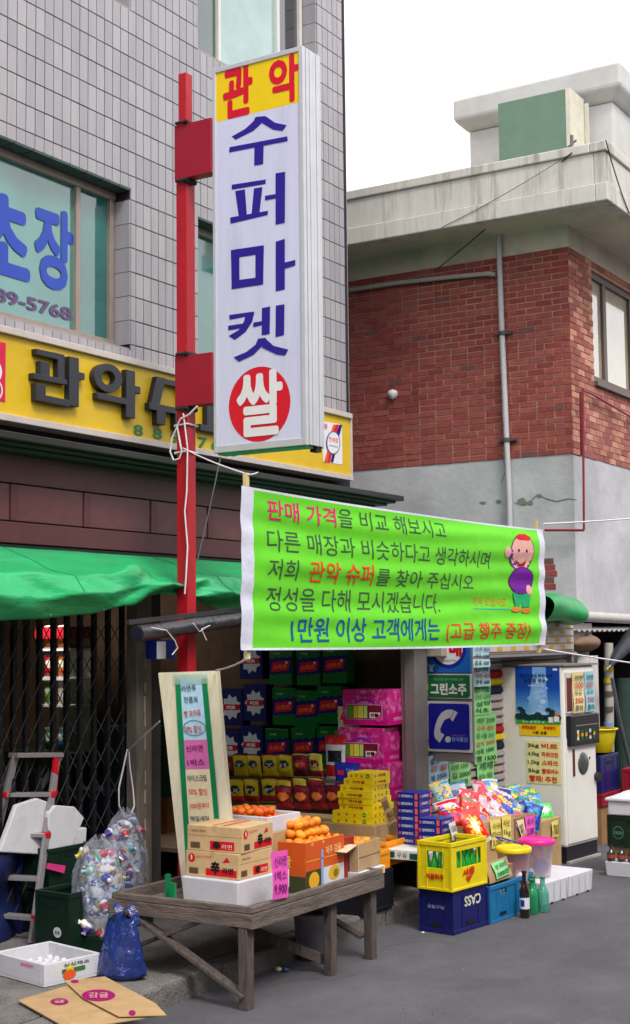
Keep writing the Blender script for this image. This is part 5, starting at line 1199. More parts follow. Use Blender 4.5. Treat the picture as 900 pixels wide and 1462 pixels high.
F = (Vector((-.034, .12, 0)), Vector((0, -1, 0)), Vector((0, 0, 1)), Vector((-1, 0, 0))); ptext(t, F, 'DR', .03, .12, .15, .08, ink(206, 30, 50), 4, bold=.05, rot=.1); ptext(t, F, '1kg', .14, .27, .06, .03, ink(220, 220, 230), 4)
p = AP(501, 1150, 9.95); put(t, 9.9, p.y, p.z)

# snack packets in rows on a stepped rack
rk = thing('snack_rack', 'stepped wire rack filled with snack packets in the shop opening', 'rack', (9.8, 6.5, ZD))
for k, (xk, yk) in enumerate(((9.86, 1110), (9.74, 1146), (9.62, 1184))):
    zk = AP(380, yk, xk).z; mb = MB(); mb.box(xk-.02, 5.6, zk-.015, xk+.12, 7.3, zk-.003); mb.build('rack_shelf', mat('rack_wire', (90, 86, 84), rough=.5, metal=.5), rk)
    for y in (5.62, 7.27): mb = MB(); mb.box(xk+.1, y, ZD, xk+.115, y+.012, zk-.016); mb.build('rack_leg', MATS['rack_wire'], rk)
PS = [pk((214, 190, 30), (30, 44, 60), (190, 170, 40), (196, 40, 40)), pk((220, 196, 40), (40, 60, 70), (150, 30, 40), (210, 180, 40)), pk((130, 20, 50), (210, 60, 90), (200, 180, 60), (90, 16, 40)), pk((190, 180, 60), (120, 20, 50), (230, 210, 90), (150, 20, 60))]
rows_ = (((345, 1, 'y'), (366, 1, 'y'), (388, 1, 'y'), (410, 1, 'y'), (325, 2, 'r'), (432, 2, 'r'), (454, 3, 'r')), ((340, 0, 'y'), (362, 0, 'y'), (386, 0, 'y'), (409, 1, 'y'), (322, 2, 'r'), (431, 3, 'r'), (453, 2, 'r')), ((327, 3, 'r'), (346, 3, 'r'), (368, 3, 'r'), (390, 3, 'r'), (410, 2, 'r')))
ordn = ('top', 'middle', 'lowest'); pos = ('second from the left', 'third from the left', 'fourth from the left', 'fifth from the left', 'furthest left', 'sixth from the left', 'furthest right')
for k, (xk, yk) in enumerate(((9.86, 1110), (9.74, 1146), (9.62, 1184))):
    for i, (px, pi_, _) in enumerate(rows_[k]):
        ps = pos[i] if k < 2 else ('furthest left', 'second from the left', 'third from the left', 'fourth from the left', 'furthest right')[i]
        p = AP(px, yk, xk); t = pillow('snack_packet', 'snack packet in the %s row of the rack, %s' % (ordn[k], ps), 'snack', PS[pi_], .15, .19, .06, pat_snack, 'snack packets on the rack')
        ptext(t, (Vector((-.026, .0625, 0)), Vector((0, -1, 0)), Vector((0, 0, 1)), Vector((-1, 0, 0))), random.choice(('새우깡', '감자깡', '맛동산', '양파링')), .025, .09, .07, .035, ink(240, 236, 220) if pi_ != 2 else ink(240, 200, 60), 3, bold=.04, rot=.05)
        put(t, xk+random.uniform(-.01, .01), p.y, p.z, radians(random.uniform(-12, 12)), 0, radians(-8))
DPK = pk((110, 16, 30), (226, 120, 60), (60, 20, 50), (190, 30, 40))
for i, px in enumerate((402, 428, 452, 474)):
    p = AP(px, 1158, 9.35); t = pillow('snack_packet', 'dark red snack packet behind the long cartons, %s' % ('furthest left of the four', 'second of the four from the left', 'third of the four from the left', 'next to the yellow boxes')[i], 'snack', DPK, .15, .19, .06, pat_snack, 'dark red snack packets'); put(t, 9.4, p.y, p.z, radians(random.uniform(-14, 10)), 0, radians(-10))
    mb = MB()
# long cartons in front of the packets
z_ = .45
pA, pB = G(402, 1190, z_), G(470, 1202, z_)
def kcart(label, px, py, l, w, h, rz, z=ZD):
    t = carton('carton', label, 'carton', l, w, h, KRAFT); p = G(px, py, z); put(t, p.x, p.y, z, radians(rz)); return t
t = kcart('long plain carton with black writing below the dark red packets', 472, 1206, .3, .42, .19, 6); ptext(t, FAC(.42), '간식 꾸러미', .05, .06, .3, .06, ink(60, 44, 34), bold=.02)
XY = 9.18
p = AP(545, 1197, XY); 
t = carton('carton', 'brown carton with two round red marks under the yellow boxes', 'carton', .4, .46, .2, KRAFT); put(t, XY, 5.14, .455)
for u in (.09, .3): pell(t, FAC(.46), u, .09, .024, .028, IR, 1); ptext(t, FAC(.46), '농심', u-.02, .03, .045, .02, IR)
prect(t, FAC(.46), 0, .02, .46, .024, KRD); pell(t, FBC(), .2, .08, .03, .03, IR)
# yellow caramel boxes
YB_ = mat('caramel_yellow', (240, 214, 20), rough=.35, var=.06, scale=16)
def ybox(label, l, w, h):
    t = carton('caramel_box', label, 'box', l, w, h, YB_, 'yellow boxes in the stepped stack', bevel=.0015)
    for F, d in ((FAC(w), w), (FBC(), l)):
        s_ = random.choice((0, 1))
        if s_: ptext(t, F, '카라멜', d*.3, h*.3, d*.42, h*.45, ink(170, 40, 20), bold=.03); pell(t, F, d*.14, h*.5, h*.3, h*.3, ink(226, 150, 30))
        else:
            for k in range(3): pell(t, F, d*(.16+.2*k), h*(.4+.12*(k % 2)), h*.24, h*.26, ink(214, 120, 20))
            pell(t, F, d*.8, h*.5, h*.36, h*.36, ink(20, 120, 60)); prect(t, F, d*.77, h*.4, d*.83, h*.6, ink(220, 220, 60), 2)
    return t
zz = .455+.202
lv = [(0, .03, .31, .34), (0, .03, .31, .34), (.02, .04, .3, .29), (.02, .045, .3, .285), (.02, .04, .3, .29), (.04, .05, .27, .27), (.04, .045, .26, .25), (.05, .05, .25, .22)]
nm = ('lowest', 'second', 'third', 'fourth', 'fifth', 'sixth', 'seventh', 'topmost')
for k, (dx, dy, l, w) in enumerate(lv):
    h = .045; put(ybox('yellow box of the stepped stack by the pink boxes, %s from the bottom' % nm[k] if 0 < k < 7 else 'yellow box, %s of the stepped stack by the pink boxes' % nm[k], l, w, h), XY+.02+dx, 5.14+dy, zz+k*(h+.0015), radians(random.uniform(-3, 3)))
q = [AP(x, y, XY-.02) for x, y in ((556, 1178), (566, 1172), (552, 1136), (543, 1142))]; tagpaper('brown paper tag leaning against the yellow boxes', q, KRAFT, ['500', '원'], ink(90, 60, 50))
# toothpaste boxes, navy
TPN = mat('paste_navy', (24, 40, 134), rough=.3, var=.06)
def paste(label, l, w, h):
    t = carton('toothpaste_box', label, 'box', l, w, h, TPN, 'navy toothpaste boxes in two stacks', bevel=.0015)
    for F, d in ((FAC(w), w), (FBC(), l)):
        ptext(t, F, '♣치약세트', d*.14, h*.28, d*.6, h*.42, ink(214, 220, 236), bold=.03) if False else ptext(t, F, '안티프라그', d*.2, h*.3, d*.5, h*.4, ink(214, 220, 236), bold=.03)
        pell(t, F, d*.1, h*.5, h*.2, h*.24, ink(214, 70, 90)); prect(t, F, d*.8, h*.1, d*.92, h*.9, ink(226, 90, 70))
    return t
zb_ = .52
pc = G(600, 1207, zb_); pc2 = G(637, 1215, zb_-.02)
t = carton('carton', 'white carton with green print under the navy boxes', 'carton', .44, .5, zb_-.452, ink(214, 216, 214)); put(t, pc.x-.26, pc.y-.29, .451)
prect(t, FAC(.5), .03, .012, .14, .055, ink(20, 90, 60)); prect(t, FAC(.5), .26, .008, .42, .05, ink(20, 90, 60)); ptext(t, FAC(.5), '우유', .16, .014, .08, .035, ink(20, 90, 60))
for k in range(7):
    h = .0525; put(paste('navy toothpaste box in the taller stack, ' + ('lowest one', 'second from the bottom', 'third from the bottom', 'fourth from the bottom', 'fifth from the bottom', 'sixth from the bottom', 'topmost one')[k], .2, .185, h), pc.x, pc.y, zb_+k*(h+.001), radians(random.uniform(-2, 2)))
for k in range(4):
    h = .0525; put(paste('navy toothpaste box in the lower front stack, ' + ('lowest one', 'second from the bottom', 'third from the bottom', 'topmost one')[k], .2, .185, h), pc.x-.13, pc.y-.24, zb_+k*(h+.001), radians(random.uniform(-2, 2)))
q = [BP(x, y, pc.y-.27) for x, y in ((646, 1204), (655, 1202), (650, 1172), (641, 1176))]; tagpaper('white paper tag hanging from the lower navy stack', q, WHT, ['1500', '원'], ink(60, 60, 80))

# ---- row of cartons carrying detergent bags, beside the white machine
YC = 4.72
def kb(label, px0, px1, ytop, ybot, depth, y, m=KRAFT):
    a_ = BP(px0, ybot, y); b_ = BP(px1, ybot, y); z1 = BP((px0+px1)/2, ytop, y).z
    t = carton('carton', label, 'carton', b_.x-a_.x-.004, depth, z1-.12, m); put(t, a_.x, y, .12 if y > 4.95 else .0, 0)
    if y <= 4.95: t.location.z = 0.0
    return t, a_.x, b_.x, z1
def kcol(label, x0, x1, y, z1, depth, m=KRAFT):
    t = carton('carton', label, 'carton', x1-x0, depth, z1, m); put(t, x0, y, 0); return t
XA = BP(662, 1210, YC).x; XB_ = BP(735, 1200, YC).x; XC_ = BP(772, 1195, YC).x; XD = BP(800, 1190, YC).x
zA = BP(700, 1172, YC).z; zB = BP(752, 1160, YC).z; zC = BP(790, 1168, YC).z
kcol('brown carton with yellow notes hanging on it under the detergent bags', XA, XB_-.005, YC, zA, .4)
kcol('brown carton with dark print in the middle of the row under the blue bags', XB_, XC_-.005, YC-.01, zB-.02, .42, KRD)
t = kcol('narrow brown carton with green top band against the white machine', XC_, min(XD, 11.9)-.005, YC-.01, zC, .4); 
BAGS = [('red detergent bag lying highest at the left of the bag pile', (655, 1160), .26, .3, pk((214, 24, 40), (236, 230, 230), (200, 30, 50), (240, 150, 60)), pat_band, -60, 20),
 ('red bag with white and yellow sun burst hanging at the front', (700, 1197), .22, .32, pk((222, 40, 30), (244, 238, 220), (200, 200, 210), (244, 190, 40)), pat_sun, -25, 38),
 ('white bag with green leaves at the back of the pile', (668, 1150), .2, .26, pk((214, 222, 216), (60, 160, 60), (210, 210, 220), (150, 200, 90)), pat_diag, 20, 10),
 ('white bag with red edge beside the sun burst bag', (680, 1175), .2, .28, pk((224, 220, 226), (200, 60, 90), (210, 210, 220), (230, 120, 60)), pat_diag, -35, 30),
 ('white and green bag standing up behind the middle of the pile', (695, 1152), .22, .28, pk((216, 224, 218), (90, 180, 90), (220, 220, 225), (230, 210, 90)), pat_diag, 15, 22),
 ('long white bag with pink picture leaning forward', (715, 1172), .2, .32, pk((218, 218, 232), (226, 90, 120), (120, 130, 200), (40, 60, 160)), pat_band, -20, 42),
 ('blue and white bag leaning next to the pink picture bag', (733, 1168), .18, .3, pk((60, 70, 190), (224, 226, 236), (200, 210, 230), (230, 200, 60)), pat_diag, -22, 44),
 ('deep blue bag behind the leaning white bags', (722, 1150), .24, .26, pk((30, 60, 180), (70, 150, 220), (40, 60, 160), (220, 220, 230)), pat_band, 30, 30),
 ('sky blue bag lying across the middle of the pile', (742, 1146), .26, .26, pk((40, 150, 220), (90, 190, 236), (30, 100, 190), (230, 236, 240)), pat_band, 20, 55),
 ('sky blue bag beside the red and yellow one', (757, 1142), .24, .26, pk((36, 140, 214), (100, 200, 240), (30, 100, 190), (240, 240, 244)), pat_diag, -15, 48),
 ('navy bag with red and yellow flower picture', (768, 1165), .2, .28, pk((40, 40, 150), (226, 50, 90), (30, 50, 160), (244, 210, 40)), pat_sun, -25, 36),
 ('white bag with yellow and red picture near the magenta note', (752, 1170), .17, .28, pk((214, 222, 236), (240, 200, 50), (60, 150, 220), (226, 60, 100)), pat_sun, -18, 40),
 ('yellow green bag topmost by the white machine', (768, 1136), .2, .2, pk((206, 220, 40), (110, 200, 50), (170, 200, 60), (240, 236, 90)), pat_band, 35, 62),
 ('small bright green bag on the last carton', (791, 1172), .14, .14, pk((70, 210, 90), (220, 236, 220), (60, 190, 80), (200, 230, 200)), pat_sun, -30, 40)]
PAL = [((214, 24, 40), 'red'), ((184, 190, 206), 'white'), ((40, 70, 190), 'blue'), ((44, 150, 220), 'sky blue'), ((170, 196, 176), 'white and green'), ((214, 178, 196), 'white and pink'), ((30, 40, 140), 'navy'), ((226, 60, 40), 'orange red'), ((200, 214, 50), 'yellow green'), ((240, 210, 60), 'yellow')]
SEC = [(220, 216, 214), (220, 50, 80), (240, 190, 50), (50, 140, 70), (40, 60, 170), (40, 140, 200), (200, 40, 50)]
ORD = ('leftmost', 'second from the left', 'third from the left', 'fourth from the left', 'fifth from the left', 'sixth from the left', 'seventh from the left', 'eighth from the left', 'rightmost')
rowsB = (('back', .26, 1152, (644, 660, 677, 693, 708, 724, 740, 755, 769), (4, 1, 4, 5, 3, 6, 3, 8, 8)), ('middle', .14, 1168, (650, 668, 686, 701, 716, 731, 746, 760, 772), (0, 0, 5, 1, 5, 2, 1, 6, 3)),
         ('front', .03, 1182, (658, 678, 696, 713, 728, 743, 757), (0, 7, 1, 5, 2, 9, 6)))
kk = 0
for rn, dy, py, pxs, cols_i in rowsB:
    for i, (px, ci) in enumerate(zip(pxs, cols_i)):
        c, cn = PAL[ci]; c1, c2, c3 = random.sample(SEC, 3); y = YC+dy; p = BP(px, py, y)
        ms = [printed('bag_print_%d' % kk, [c, c, c1, c, c2], 13, seed=kk), printed('bag_print_b%d' % kk, [c1, c1, c2, c3], 22, seed=kk+3), mat('foil_%d_%d_%d' % c1, c1, rough=.28, var=.1, scale=30, bump=.35, bscale=40, spec=.6), printed('bag_print_c%d' % kk, [c2, c, c3], 16, seed=kk)]
        t = pillow('detergent_bag', '%s detergent bag, %s row of the pile, %s' % (cn, rn, ORD[i] if i < len(pxs)-1 else 'rightmost'), 'bag', ms, random.uniform(.16, .2), random.uniform(.21, .27), .075, random.choice((pat_band, pat_sun, pat_snack, pat_diag)), 'detergent bags piled on the cartons')
        put(t, p.x+random.uniform(-.02, .02), y, p.z-.03+random.uniform(-.02, .02), radians(random.uniform(25, 75)), radians(random.uniform(-22, 22)), radians(random.uniform(20, 48))); kk += 1
t = pillow('detergent_bag', 'red bag with white sun burst hanging over the front of the cartons', 'bag', pk((222, 40, 30), (244, 238, 220), (200, 200, 210), (244, 190, 40)), .2, .28, .07, pat_sun, 'detergent bags piled on the cartons'); p = BP(690, 1206, YC-.12); put(t, p.x, YC-.12, p.z, radians(62), radians(-20), radians(16))
t = pillow('detergent_bag', 'small bright green bag on the last carton', 'bag', pk((70, 210, 90), (220, 236, 220), (60, 190, 80), (200, 230, 200)), .14, .14, .05, pat_sun); p = BP(790, 1170, YC); put(t, p.x, YC+.05, p.z, radians(50), 0, radians(30))
def hang(tl_, tr_, br_, bl_, y, m, lines, im, label): return tagpaper(label, [BP(*bl_, y), BP(*br_, y), BP(*tr_, y), BP(*tl_, y)], m, lines, im)
YN_ = ink(228, 214, 110); IB = ink(110, 90, 40)
hang((700, 1172), (715, 1169), (717, 1210), (702, 1212), YC-.012, YN_, ['수퍼', '타이', '3,200'], IB, 'wide yellow note on the carton, left of the two')
hang((717, 1166), (730, 1164), (729, 1212), (717, 1212), YC-.014, YN_, ['비트', '1kg', '2,500'], IB, 'longer yellow note on the carton, right of the two')
hang((738, 1172), (748, 1169), (752, 1200), (746, 1204), YC-.022, ink(232, 216, 180), ['990'], ink(150, 80, 60), 'cream paper tongue hanging between the yellow and magenta notes')
hang((750, 1166), (764, 1163), (763, 1194), (751, 1198), YC-.024, PKP, ['옥시', '2,300'], PKI, 'magenta note hanging on the middle carton')
hang((788, 1174), (797, 1170), (797, 1194), (788, 1196), YC-.024, YN_, ['700'], IB, 'small yellow note on the carton next to the white machine')

# ---- plastic crates
def crate(label, l, w, h, m, group=None, windows=False, name='plastic_crate', floor=True, slot=True, flip=False):
    """ribbed bottle crate; near corner at the origin, long side along x"""
    t = thing(name, label, 'crate', (0, 0, 0), 0, group); th = .014
    mb = MB()
    if windows:
        z0, z1 = h*.46, h*.80
        for (a_, b_, c_, d_) in ((0, 0, l, th), (0, w-th, l, w), (0, th, th, w-th), (l-th, th, l, w-th)):
            mb.box(a_+.004, b_+.004, 0, c_-.004, d_-.004, z0); mb.box(a_+.004, b_+.004, z1, c_-.004, d_-.004, h-.03)
        for x in (0, l-.07):
            for y in (0, w-th): mb.box(x+.003, y+.003, z0, x+.067, y+th-.003, z1)
        for y in (0, w-.07):
            for x in (0, l-th): mb.box(x+.003, y+.0035, z0, x+th-.003, y+.067, z1)
    else:
        for (a_, b_, c_, d_) in ((0, 0, l, th), (0, w-th, l, w), (0, th, th, w-th), (l-th, th, l, w-th)): mb.box(a_+.004, b_+.004, 0, c_-.004, d_-.004, h-.02)
    if floor: mb.box(.01, .01, .004, l-.01, w-.01, .014)
    mb.build('walls', m, t, bevel=.002)
    mb = MB()
    for z0_, z1_ in ((h-.03, h), (0, .018)) if not flip else ((h-.02, h), (0, .03)):
        mb = MB()
        for (a_, b_, c_, d_) in ((-.003, -.003, l+.003, th+.004), (-.003, w-th-.004, l+.003, w+.003), (-.003, th+.004, th+.004, w-th-.004), (l-th-.004, th+.004, l+.003, w-th-.004)): mb.box(a_, b_, z0_, c_, d_, z1_)
        mb.build('rim', m, t, bevel=.003)
    mb = MB()
    for x in (-.002, l-.016): 
        for y in (-.002, w-.016): mb.box(x, y, .02, x+.018, y+.018, h-.032)
    for x in (l*.26, l*.72): mb.box(x, -.0005, .02, x+.006, .005, h-.032)
    for y in (w*.25, w*.73): mb.box(-.0005, y, .02, .005, y+.006, h-.032)
    mb.build('ribs', m, t, bevel=.001)
    if slot:
        HD = mat('hole_dark', (10, 10, 20), rough=.9)
        v0 = h*.14 if flip else h*.74
        prect(t, FBC(), l*.38, v0, l*.62, v0+.03, HD, 1, 'hand_slot'); prect(t, FAC(w), w*.36, v0, w*.64, v0+.03, HD, 1, 'hand_slot')
    return t
NAV = mat('crate_navy', (18, 22, 92), rough=.42, var=.15, scale=10, spec=.45); CYN = mat('crate_cyan', (24, 108, 158), rough=.42, var=.15, scale=10); YLC = mat('crate_yellow', (226, 204, 20), rough=.38, var=.08, scale=10)
BLC = mat('crate_black', (22, 24, 34), rough=.5, var=.2); ORC = mat('crate_orange', (240, 150, 18), rough=.4, var=.08); GRC = mat('crate_green', (10, 38, 26), rough=.45, var=.2)
CN = (8.90, 4.38); rzc = radians(-7)
t = put(crate('navy beer crate standing upside down on the road under the yellow crate', .45, .28, .29, NAV, flip=True), CN[0], CN[1], 0, rzc)
CW = ink(206, 204, 190); ptext(t, FBC(), 'CASS', .14, .17, .21, .07, CW, 2, bold=.03, rot=pi); ptext(t, FAC(.28), '카스맥주', .07, .165, .14, .028, ink(170, 176, 200), 2, rot=pi)
zy = .293
t = put(crate('bright yellow drinks crate full of green bottles on top of the navy crate', .45, .28, .33, YLC, windows=True, slot=False), CN[0]-.03, CN[1]-.01, zy, rzc)
IRD = ink(200, 50, 20); ptext(t, FAC(.28), '서울탁주', .065, .075, .15, .04, IRD, 2, bold=.05); ptext(t, FBC(), '서울', .13, .09, .16, .05, IRD, 2, bold=.05, rot=.1); ppoly(t, FBC(), [(.17, .08), (.27, .09), (.21, .04)], IRD, 2)
# bottles
BG = mat('bottle_green', (26, 170, 52), rough=.08, var=0, spec=.8, trans=.25, coat=.5); BGN = mat('bottle_cap_green', (14, 60, 30), rough=.4)
def bottle(label, m, h=.28, r=.031, group=None, cap=None, lab=None, name='bottle', cat='bottle'):
    t = thing(name, label, cat, (0, 0, 0), 0, group); mb = MB()
    mb.lathe([(.001, 0), (r*.9, .001), (r, .006), (r, h*.52), (r*.96, h*.58), (r*.6, h*.7), (r*.42, h*.8), (r*.38, h*.97), (r*.44, h*.975), (r*.44, h), (.001, h)], n=14); mb.build('glass', m, t)
    mb = MB(); mb.lathe([(r*.5, h*.965), (r*.52, h*.968), (r*.5, h*1.004), (.001, h*1.006)], n=12); mb.build('cap', cap or BGN, t)
    if lab:
        mb = MB(); mb.lathe([(r+.0008, h*.2), (r+.0008, h*.44)], n=20); mb.build('label_band', lab, t)
    return t
b0 = None; cs_, sn = cos(rzc), sin(rzc)
for i in range(6):
    for j in range(4):
        if i == 1 and j == 3: continue
        lx, ly = .05+i*.070, .045+j*.064; x = CN[0]-.03+lx*cs_-ly*sn; y = CN[1]-.01+lx*sn+ly*cs_
        if b0 is None: b0 = bottle('green glass bottle standing in the yellow crate', BG, .265, .03, 'green bottles in the yellow crate'); b0.location = (x, y, zy+.016)
        else: copy_tree(b0, (x, y, zy+.016))
t = put(crate('cyan blue crate beside the navy crate on the road', .40, .3, .26, CYN), 9.36, 4.315, 0, radians(-4)); prect(t, FBC(), .14, .04, .24, .062, MATS['hole_dark'], 2, 'hand_slot'); ptext(t, FBC(), '맥주', .14, .17, .08, .05, ink(110, 170, 200), 2)
t = put(crate('second cyan blue crate behind the dark bottle', .34, .3, .25, CYN), 9.80, 4.33, 0, radians(-2))
t = thing('carton', 'open carton with a green note lying on the cyan crates', 'carton', (0, 0, 0)); mb = MB(); mb.box(0, 0, 0, .42, .3, .10); mb.build('body', KRD, t, bevel=.003); put(t, 9.4, 4.36, .262, radians(-3))
q = [Vector((9.42, 4.345, .268)), Vector((9.80, 4.335, .268)), Vector((9.76, 4.36, .42)), Vector((9.40, 4.37, .41))]
t = tagpaper('kraft flap of the carton carrying a pale green note', q, KRAFT, None, None, 'carton_flap', cat='flap'); 
q2 = [p+Vector((0, -.012, 0)) for p in (q[0].lerp(q[1], .25)+Vector((0, 0, .02)), q[0].lerp(q[1], .85)+Vector((0, 0, .03)), q[3].lerp(q[2], .8)-Vector((0, 0, .01)), q[3].lerp(q[2], .22)-Vector((0, 0, .01)))]
tagpaper('pale green note on the carton flap over the cyan crates', q2, ink(150, 220, 150), ['병 500원', '1000원'], GI)
t = put(bottle('tall dark brown beer bottle with blue and white label on the road', mat('bottle_brown', (30, 14, 12), rough=.1, var=0, spec=.8, coat=.5), .33, .036, None, ink(30, 26, 30), ink(206, 208, 220)), 9.70, 4.2, 0)
mb = MB(); mb.add([(-.0375, .015, .085), (-.0375, -.015, .085), (-.0375, -.015, .13), (-.0375, .015, .13)], [(0,1,2,3)]); mb.build('label_mark', ink(30, 50, 140), t)
PET = thin_plastic('pet_green', (50, 170, 110), .45, .3); PET2 = thin_plastic('pet_teal', (90, 190, 160), .4, .3)
for i, (x, y, m, lab) in enumerate(((9.86, 4.21, PET, 'clear green plastic bottle next to the dark beer bottle'), (9.97, 4.17, PET2, 'pale teal plastic bottle nearest the foam blocks'), (9.98, 4.25, PET, 'clear green plastic bottle at the corner of the cyan crate'))):
    t = put(bottle(lab, m, .25, .045, None, ink(40, 120, 80), None, 'plastic_bottle'), x, y, 0)
# foam blocks along the road
def block(label, x, y, l, w, h, rz):
    t = foambox(label, l, w, h, name='foam_block'); HD = MATS['hole_dark']
    for u in (.25, .7): prect(t, FBC(), l*u, .0, l*u+.035, .016, HD, 2, 'notch')
    for u in (.12, .4, .66, .9): prect(t, FBC(), l*u, .02, l*u+.008, h-.02, mat('foam_shadow_groove', (190, 190, 196), rough=.8), 1, 'groove')
    put(t, x, y, 0, rz)
block('white foam block under the yellow lidded bucket, nearer one', 10.16, 4.24, .40, .44, .17, radians(-6)); block('white foam block in front of the white machine, farther one', 10.575, 4.2, .42, .42, .165, radians(-5))
# buckets
def bucket(label, r0, r1, h, lid, body, x, y, z, fill, lidname, rot=0):
    t = thing('bucket', label, 'bucket', (0, 0, 0)); mb = MB(); mb.lathe([(.001, 0), (r0, .001), (r0*1.02, .01), (r1, h-.02), (r1+.006, h-.018), (r1+.006, h)], n=28); mb.build('body', body, t)
    mb = MB(); mb.lathe([(r1+.009, h-.028), (r1+.012, h-.02), (r1+.012, h+.004), (r1*.98, h+.012), (r1*.9, h+.006), (.001, h+.008)], n=28); mb.build('lid', lid, t)
    mb = MB(); mb.tube([(r1*.99*cos(a_), r1*.99*sin(a_)-.0, h+.035+.05*sin(a_*1.0)) for a_ in [pi*k/14 for k in range(15)]], .006, 6); mb.build('handle', mat('handle_blue', (40, 40, 170), rough=.35), t) if fill else None
    put(t, x, y, z, rot); return t
CLR = thin_plastic('bucket_clear', (226, 214, 220), .32, .1, .3)
bx, by = G(789, 1257, .17)[:2]
bucket('clear bucket with pink lid standing on the foam, by the machine', .10, .13, .28, mat('lid_pink', (236, 40, 150), rough=.3), CLR, 10.42, 4.40, .17, False, 'pink')
t = bucket('clear bucket with yellow lid and blue handle next to the pink one', .10, .125, .25, mat('lid_yellow', (240, 208, 20), rough=.3), CLR, 10.02, 4.42, .19, True, 'yellow', radians(60))
mb = MB(); mb.box(9.9, 4.3, .16, 10.14, 4.54, .188); tag(mb.build('board_scrap', KRD), 'scrap of board bridging crate and foam under the yellow lidded bucket', 'board')
for i, (x, y, z, r, c, lab) in enumerate(((10.02, 4.40, .33, .085, (226, 40, 60), 'red packet inside the yellow lidded bucket'), (9.97, 4.36, .25, .04, (236, 190, 200), 'pale cup inside the yellow lidded bucket'), (10.05, 4.37, .24, .045, (60, 80, 100), 'dark label jar inside the yellow lidded bucket'),
                             (10.40, 4.36, .25, .06, (70, 60, 190), 'violet packet inside the pink lidded bucket'), (10.36, 4.37, .36, .05, (236, 120, 170), 'pink packet high inside the pink lidded bucket'))):
    mb = MB(); mb.grid(lambda u, v: Vector((x+r*(1+.12*sin(5*u*6.28))*cos(2*pi*u)*sin(pi*v), y+r*(1+.1*sin(4*u*6.28))*sin(2*pi*u)*sin(pi*v), z+r*1.1*cos(pi*v))), 16, 10); tag(mb.build('packet', ink(*c)), lab, 'packet')
# orange basket with bread on black crate
t = put(crate('black crate under the orange basket, between table and navy crate', .44, .36, .27, BLC), 8.62, 4.93, .125, radians(0)); ptext(t, FBC(), 'CROWN', .14, .14, .13, .035, ink(60, 70, 90), 2)
t = put(crate('orange plastic basket with wrapped bread on the black crate', .36, .32, .13, ORC, slot=False, name='plastic_basket'), 8.66, 4.92, .398, radians(2))
t = put(crate('second orange basket standing behind the wrapped bread', .34, .36, .17, ORC, slot=False, name='plastic_basket'), 9.04, 4.97, .398, radians(0))
for i in range(5):
    t = pillow('bread_bag', 'clear wrapped bread in the orange basket', 'bread', pk((226, 206, 170), (240, 236, 226), (240, 240, 240), (210, 180, 130)), .13, .15, .07, pat_diag, 'wrapped bread in the orange basket'); put(t, 8.72+.06*i, 5.0+.05*(i % 3), .45, radians(30*i), 0, radians(60))

# ---- the white machine with posters
MC = Vector((12.08, 4.81, 0)); ph = radians(-6); ML, MW, MH = .62, .66, 1.745
mc = thing('vending_machine', 'tall cream white rice vending machine with blue poster on its side', 'machine', (0, 0, 0))
MWH = mat('machine_white', (232, 229, 222), rough=.35, var=.05, scale=3, spec=.5, rgb2=(190, 184, 172), thr=(.58, .8)); MBL = mat('machine_base', (26, 26, 34), rough=.5)
mb = MB(); mb.box(0, 0, .14, ML, MW, MH); mb.build('cabinet', MWH, mc, bevel=.025)
mb = MB(); mb.box(.01, .012, 0.01, ML-.01, MW-.01, .139); mb.build('base', MBL, mc); mb = MB(); mb.box(.0, -.02, .0, ML, .011, .02); mb.build('base_strip', ink(170, 166, 160), mc)
mb = MB(); mb.box(-.01, -.02, MH+.001, ML+.06, MW+.02, MH+.016); mb.build('top_sheet', mat('sheet_grey', (120, 116, 116), rough=.5), mc)
mb = MB(); mb.box(.02, -.008, .17, ML-.03, .0, 1.1); mb.build('door_panel', MWH, mc, bevel=.006)
F = FBC()
mb = MB(); mb.box(.03, -.05, 1.03, ML-.02, .0, 1.305); mb.build('display_hood', mat('hood_dark', (34, 32, 38), rough=.3), mc, bevel=.01)
prect(mc, (Vector((0, -.05, 0)),)+F[1:], .1, 1.06, ML-.04, 1.28, mat('display_glass', (50, 52, 50), rough=.12), 1, 'display_window')
for k in range(5):
    F2 = (Vector((0, -.052, 0)),)+F[1:]; prect(mc, F2, .14+.08*k, 1.08, .18+.08*k, 1.17, ink(40, 90, 50) if k % 3 else ink(200, 200, 190), 2, 'display_item'); prect(mc, F2, .14+.08*k, 1.11, .18+.08*k, 1.14, ink(214, 150, 50) if k != 3 else ink(70, 60, 60), 3, 'display_item')
prect(mc, (Vector((0, -.052, 0)),)+F[1:], .12, 1.205, ML-.06, 1.215, ink(120, 120, 116), 2, 'display_shelf')
mb = MB(); mb.box(.03, -.012, 1.32, ML-.03, -.001, 1.69); mb.build('selection_panel', mat('panel_white', (196, 190, 182), rough=.4), mc, bevel=.004)
prect(mc, (Vector((0, -.012, 0)),)+F[1:], .04, 1.34, .14, 1.64, mat('window_brown', (96, 38, 34), rough=.3), 1, 'brown_window')
mb = MB(); mb.lathe([(.001, .012), (.08, .012), (.095, .004), (.1, -.004)], n=26); o = mb.build('round_window', mat('round_dark', (74, 78, 76), rough=.25, var=.3), mc); o.location = (.33, -.014, .86); o.rotation_euler = (radians(90), 0, 0)
mb = MB(); mb.box(.13, -.02, .76, .155, -.008, 1.0); mb.build('coin_slot', mat('slot_red', (90, 30, 34)), mc); mb = MB(); mb.tube([(ML-.04, -.05, .72), (ML-.04, -.0, .72)], .04, 12); mb.build('lock_knob', mat('knob_dark', (40, 38, 40), rough=.4), mc)
mb = MB(); mb.tube([(.46, -.014, .9), (.46, -.002, .9)], .012, 8); mb.build('button', ink(90, 90, 90), mc)
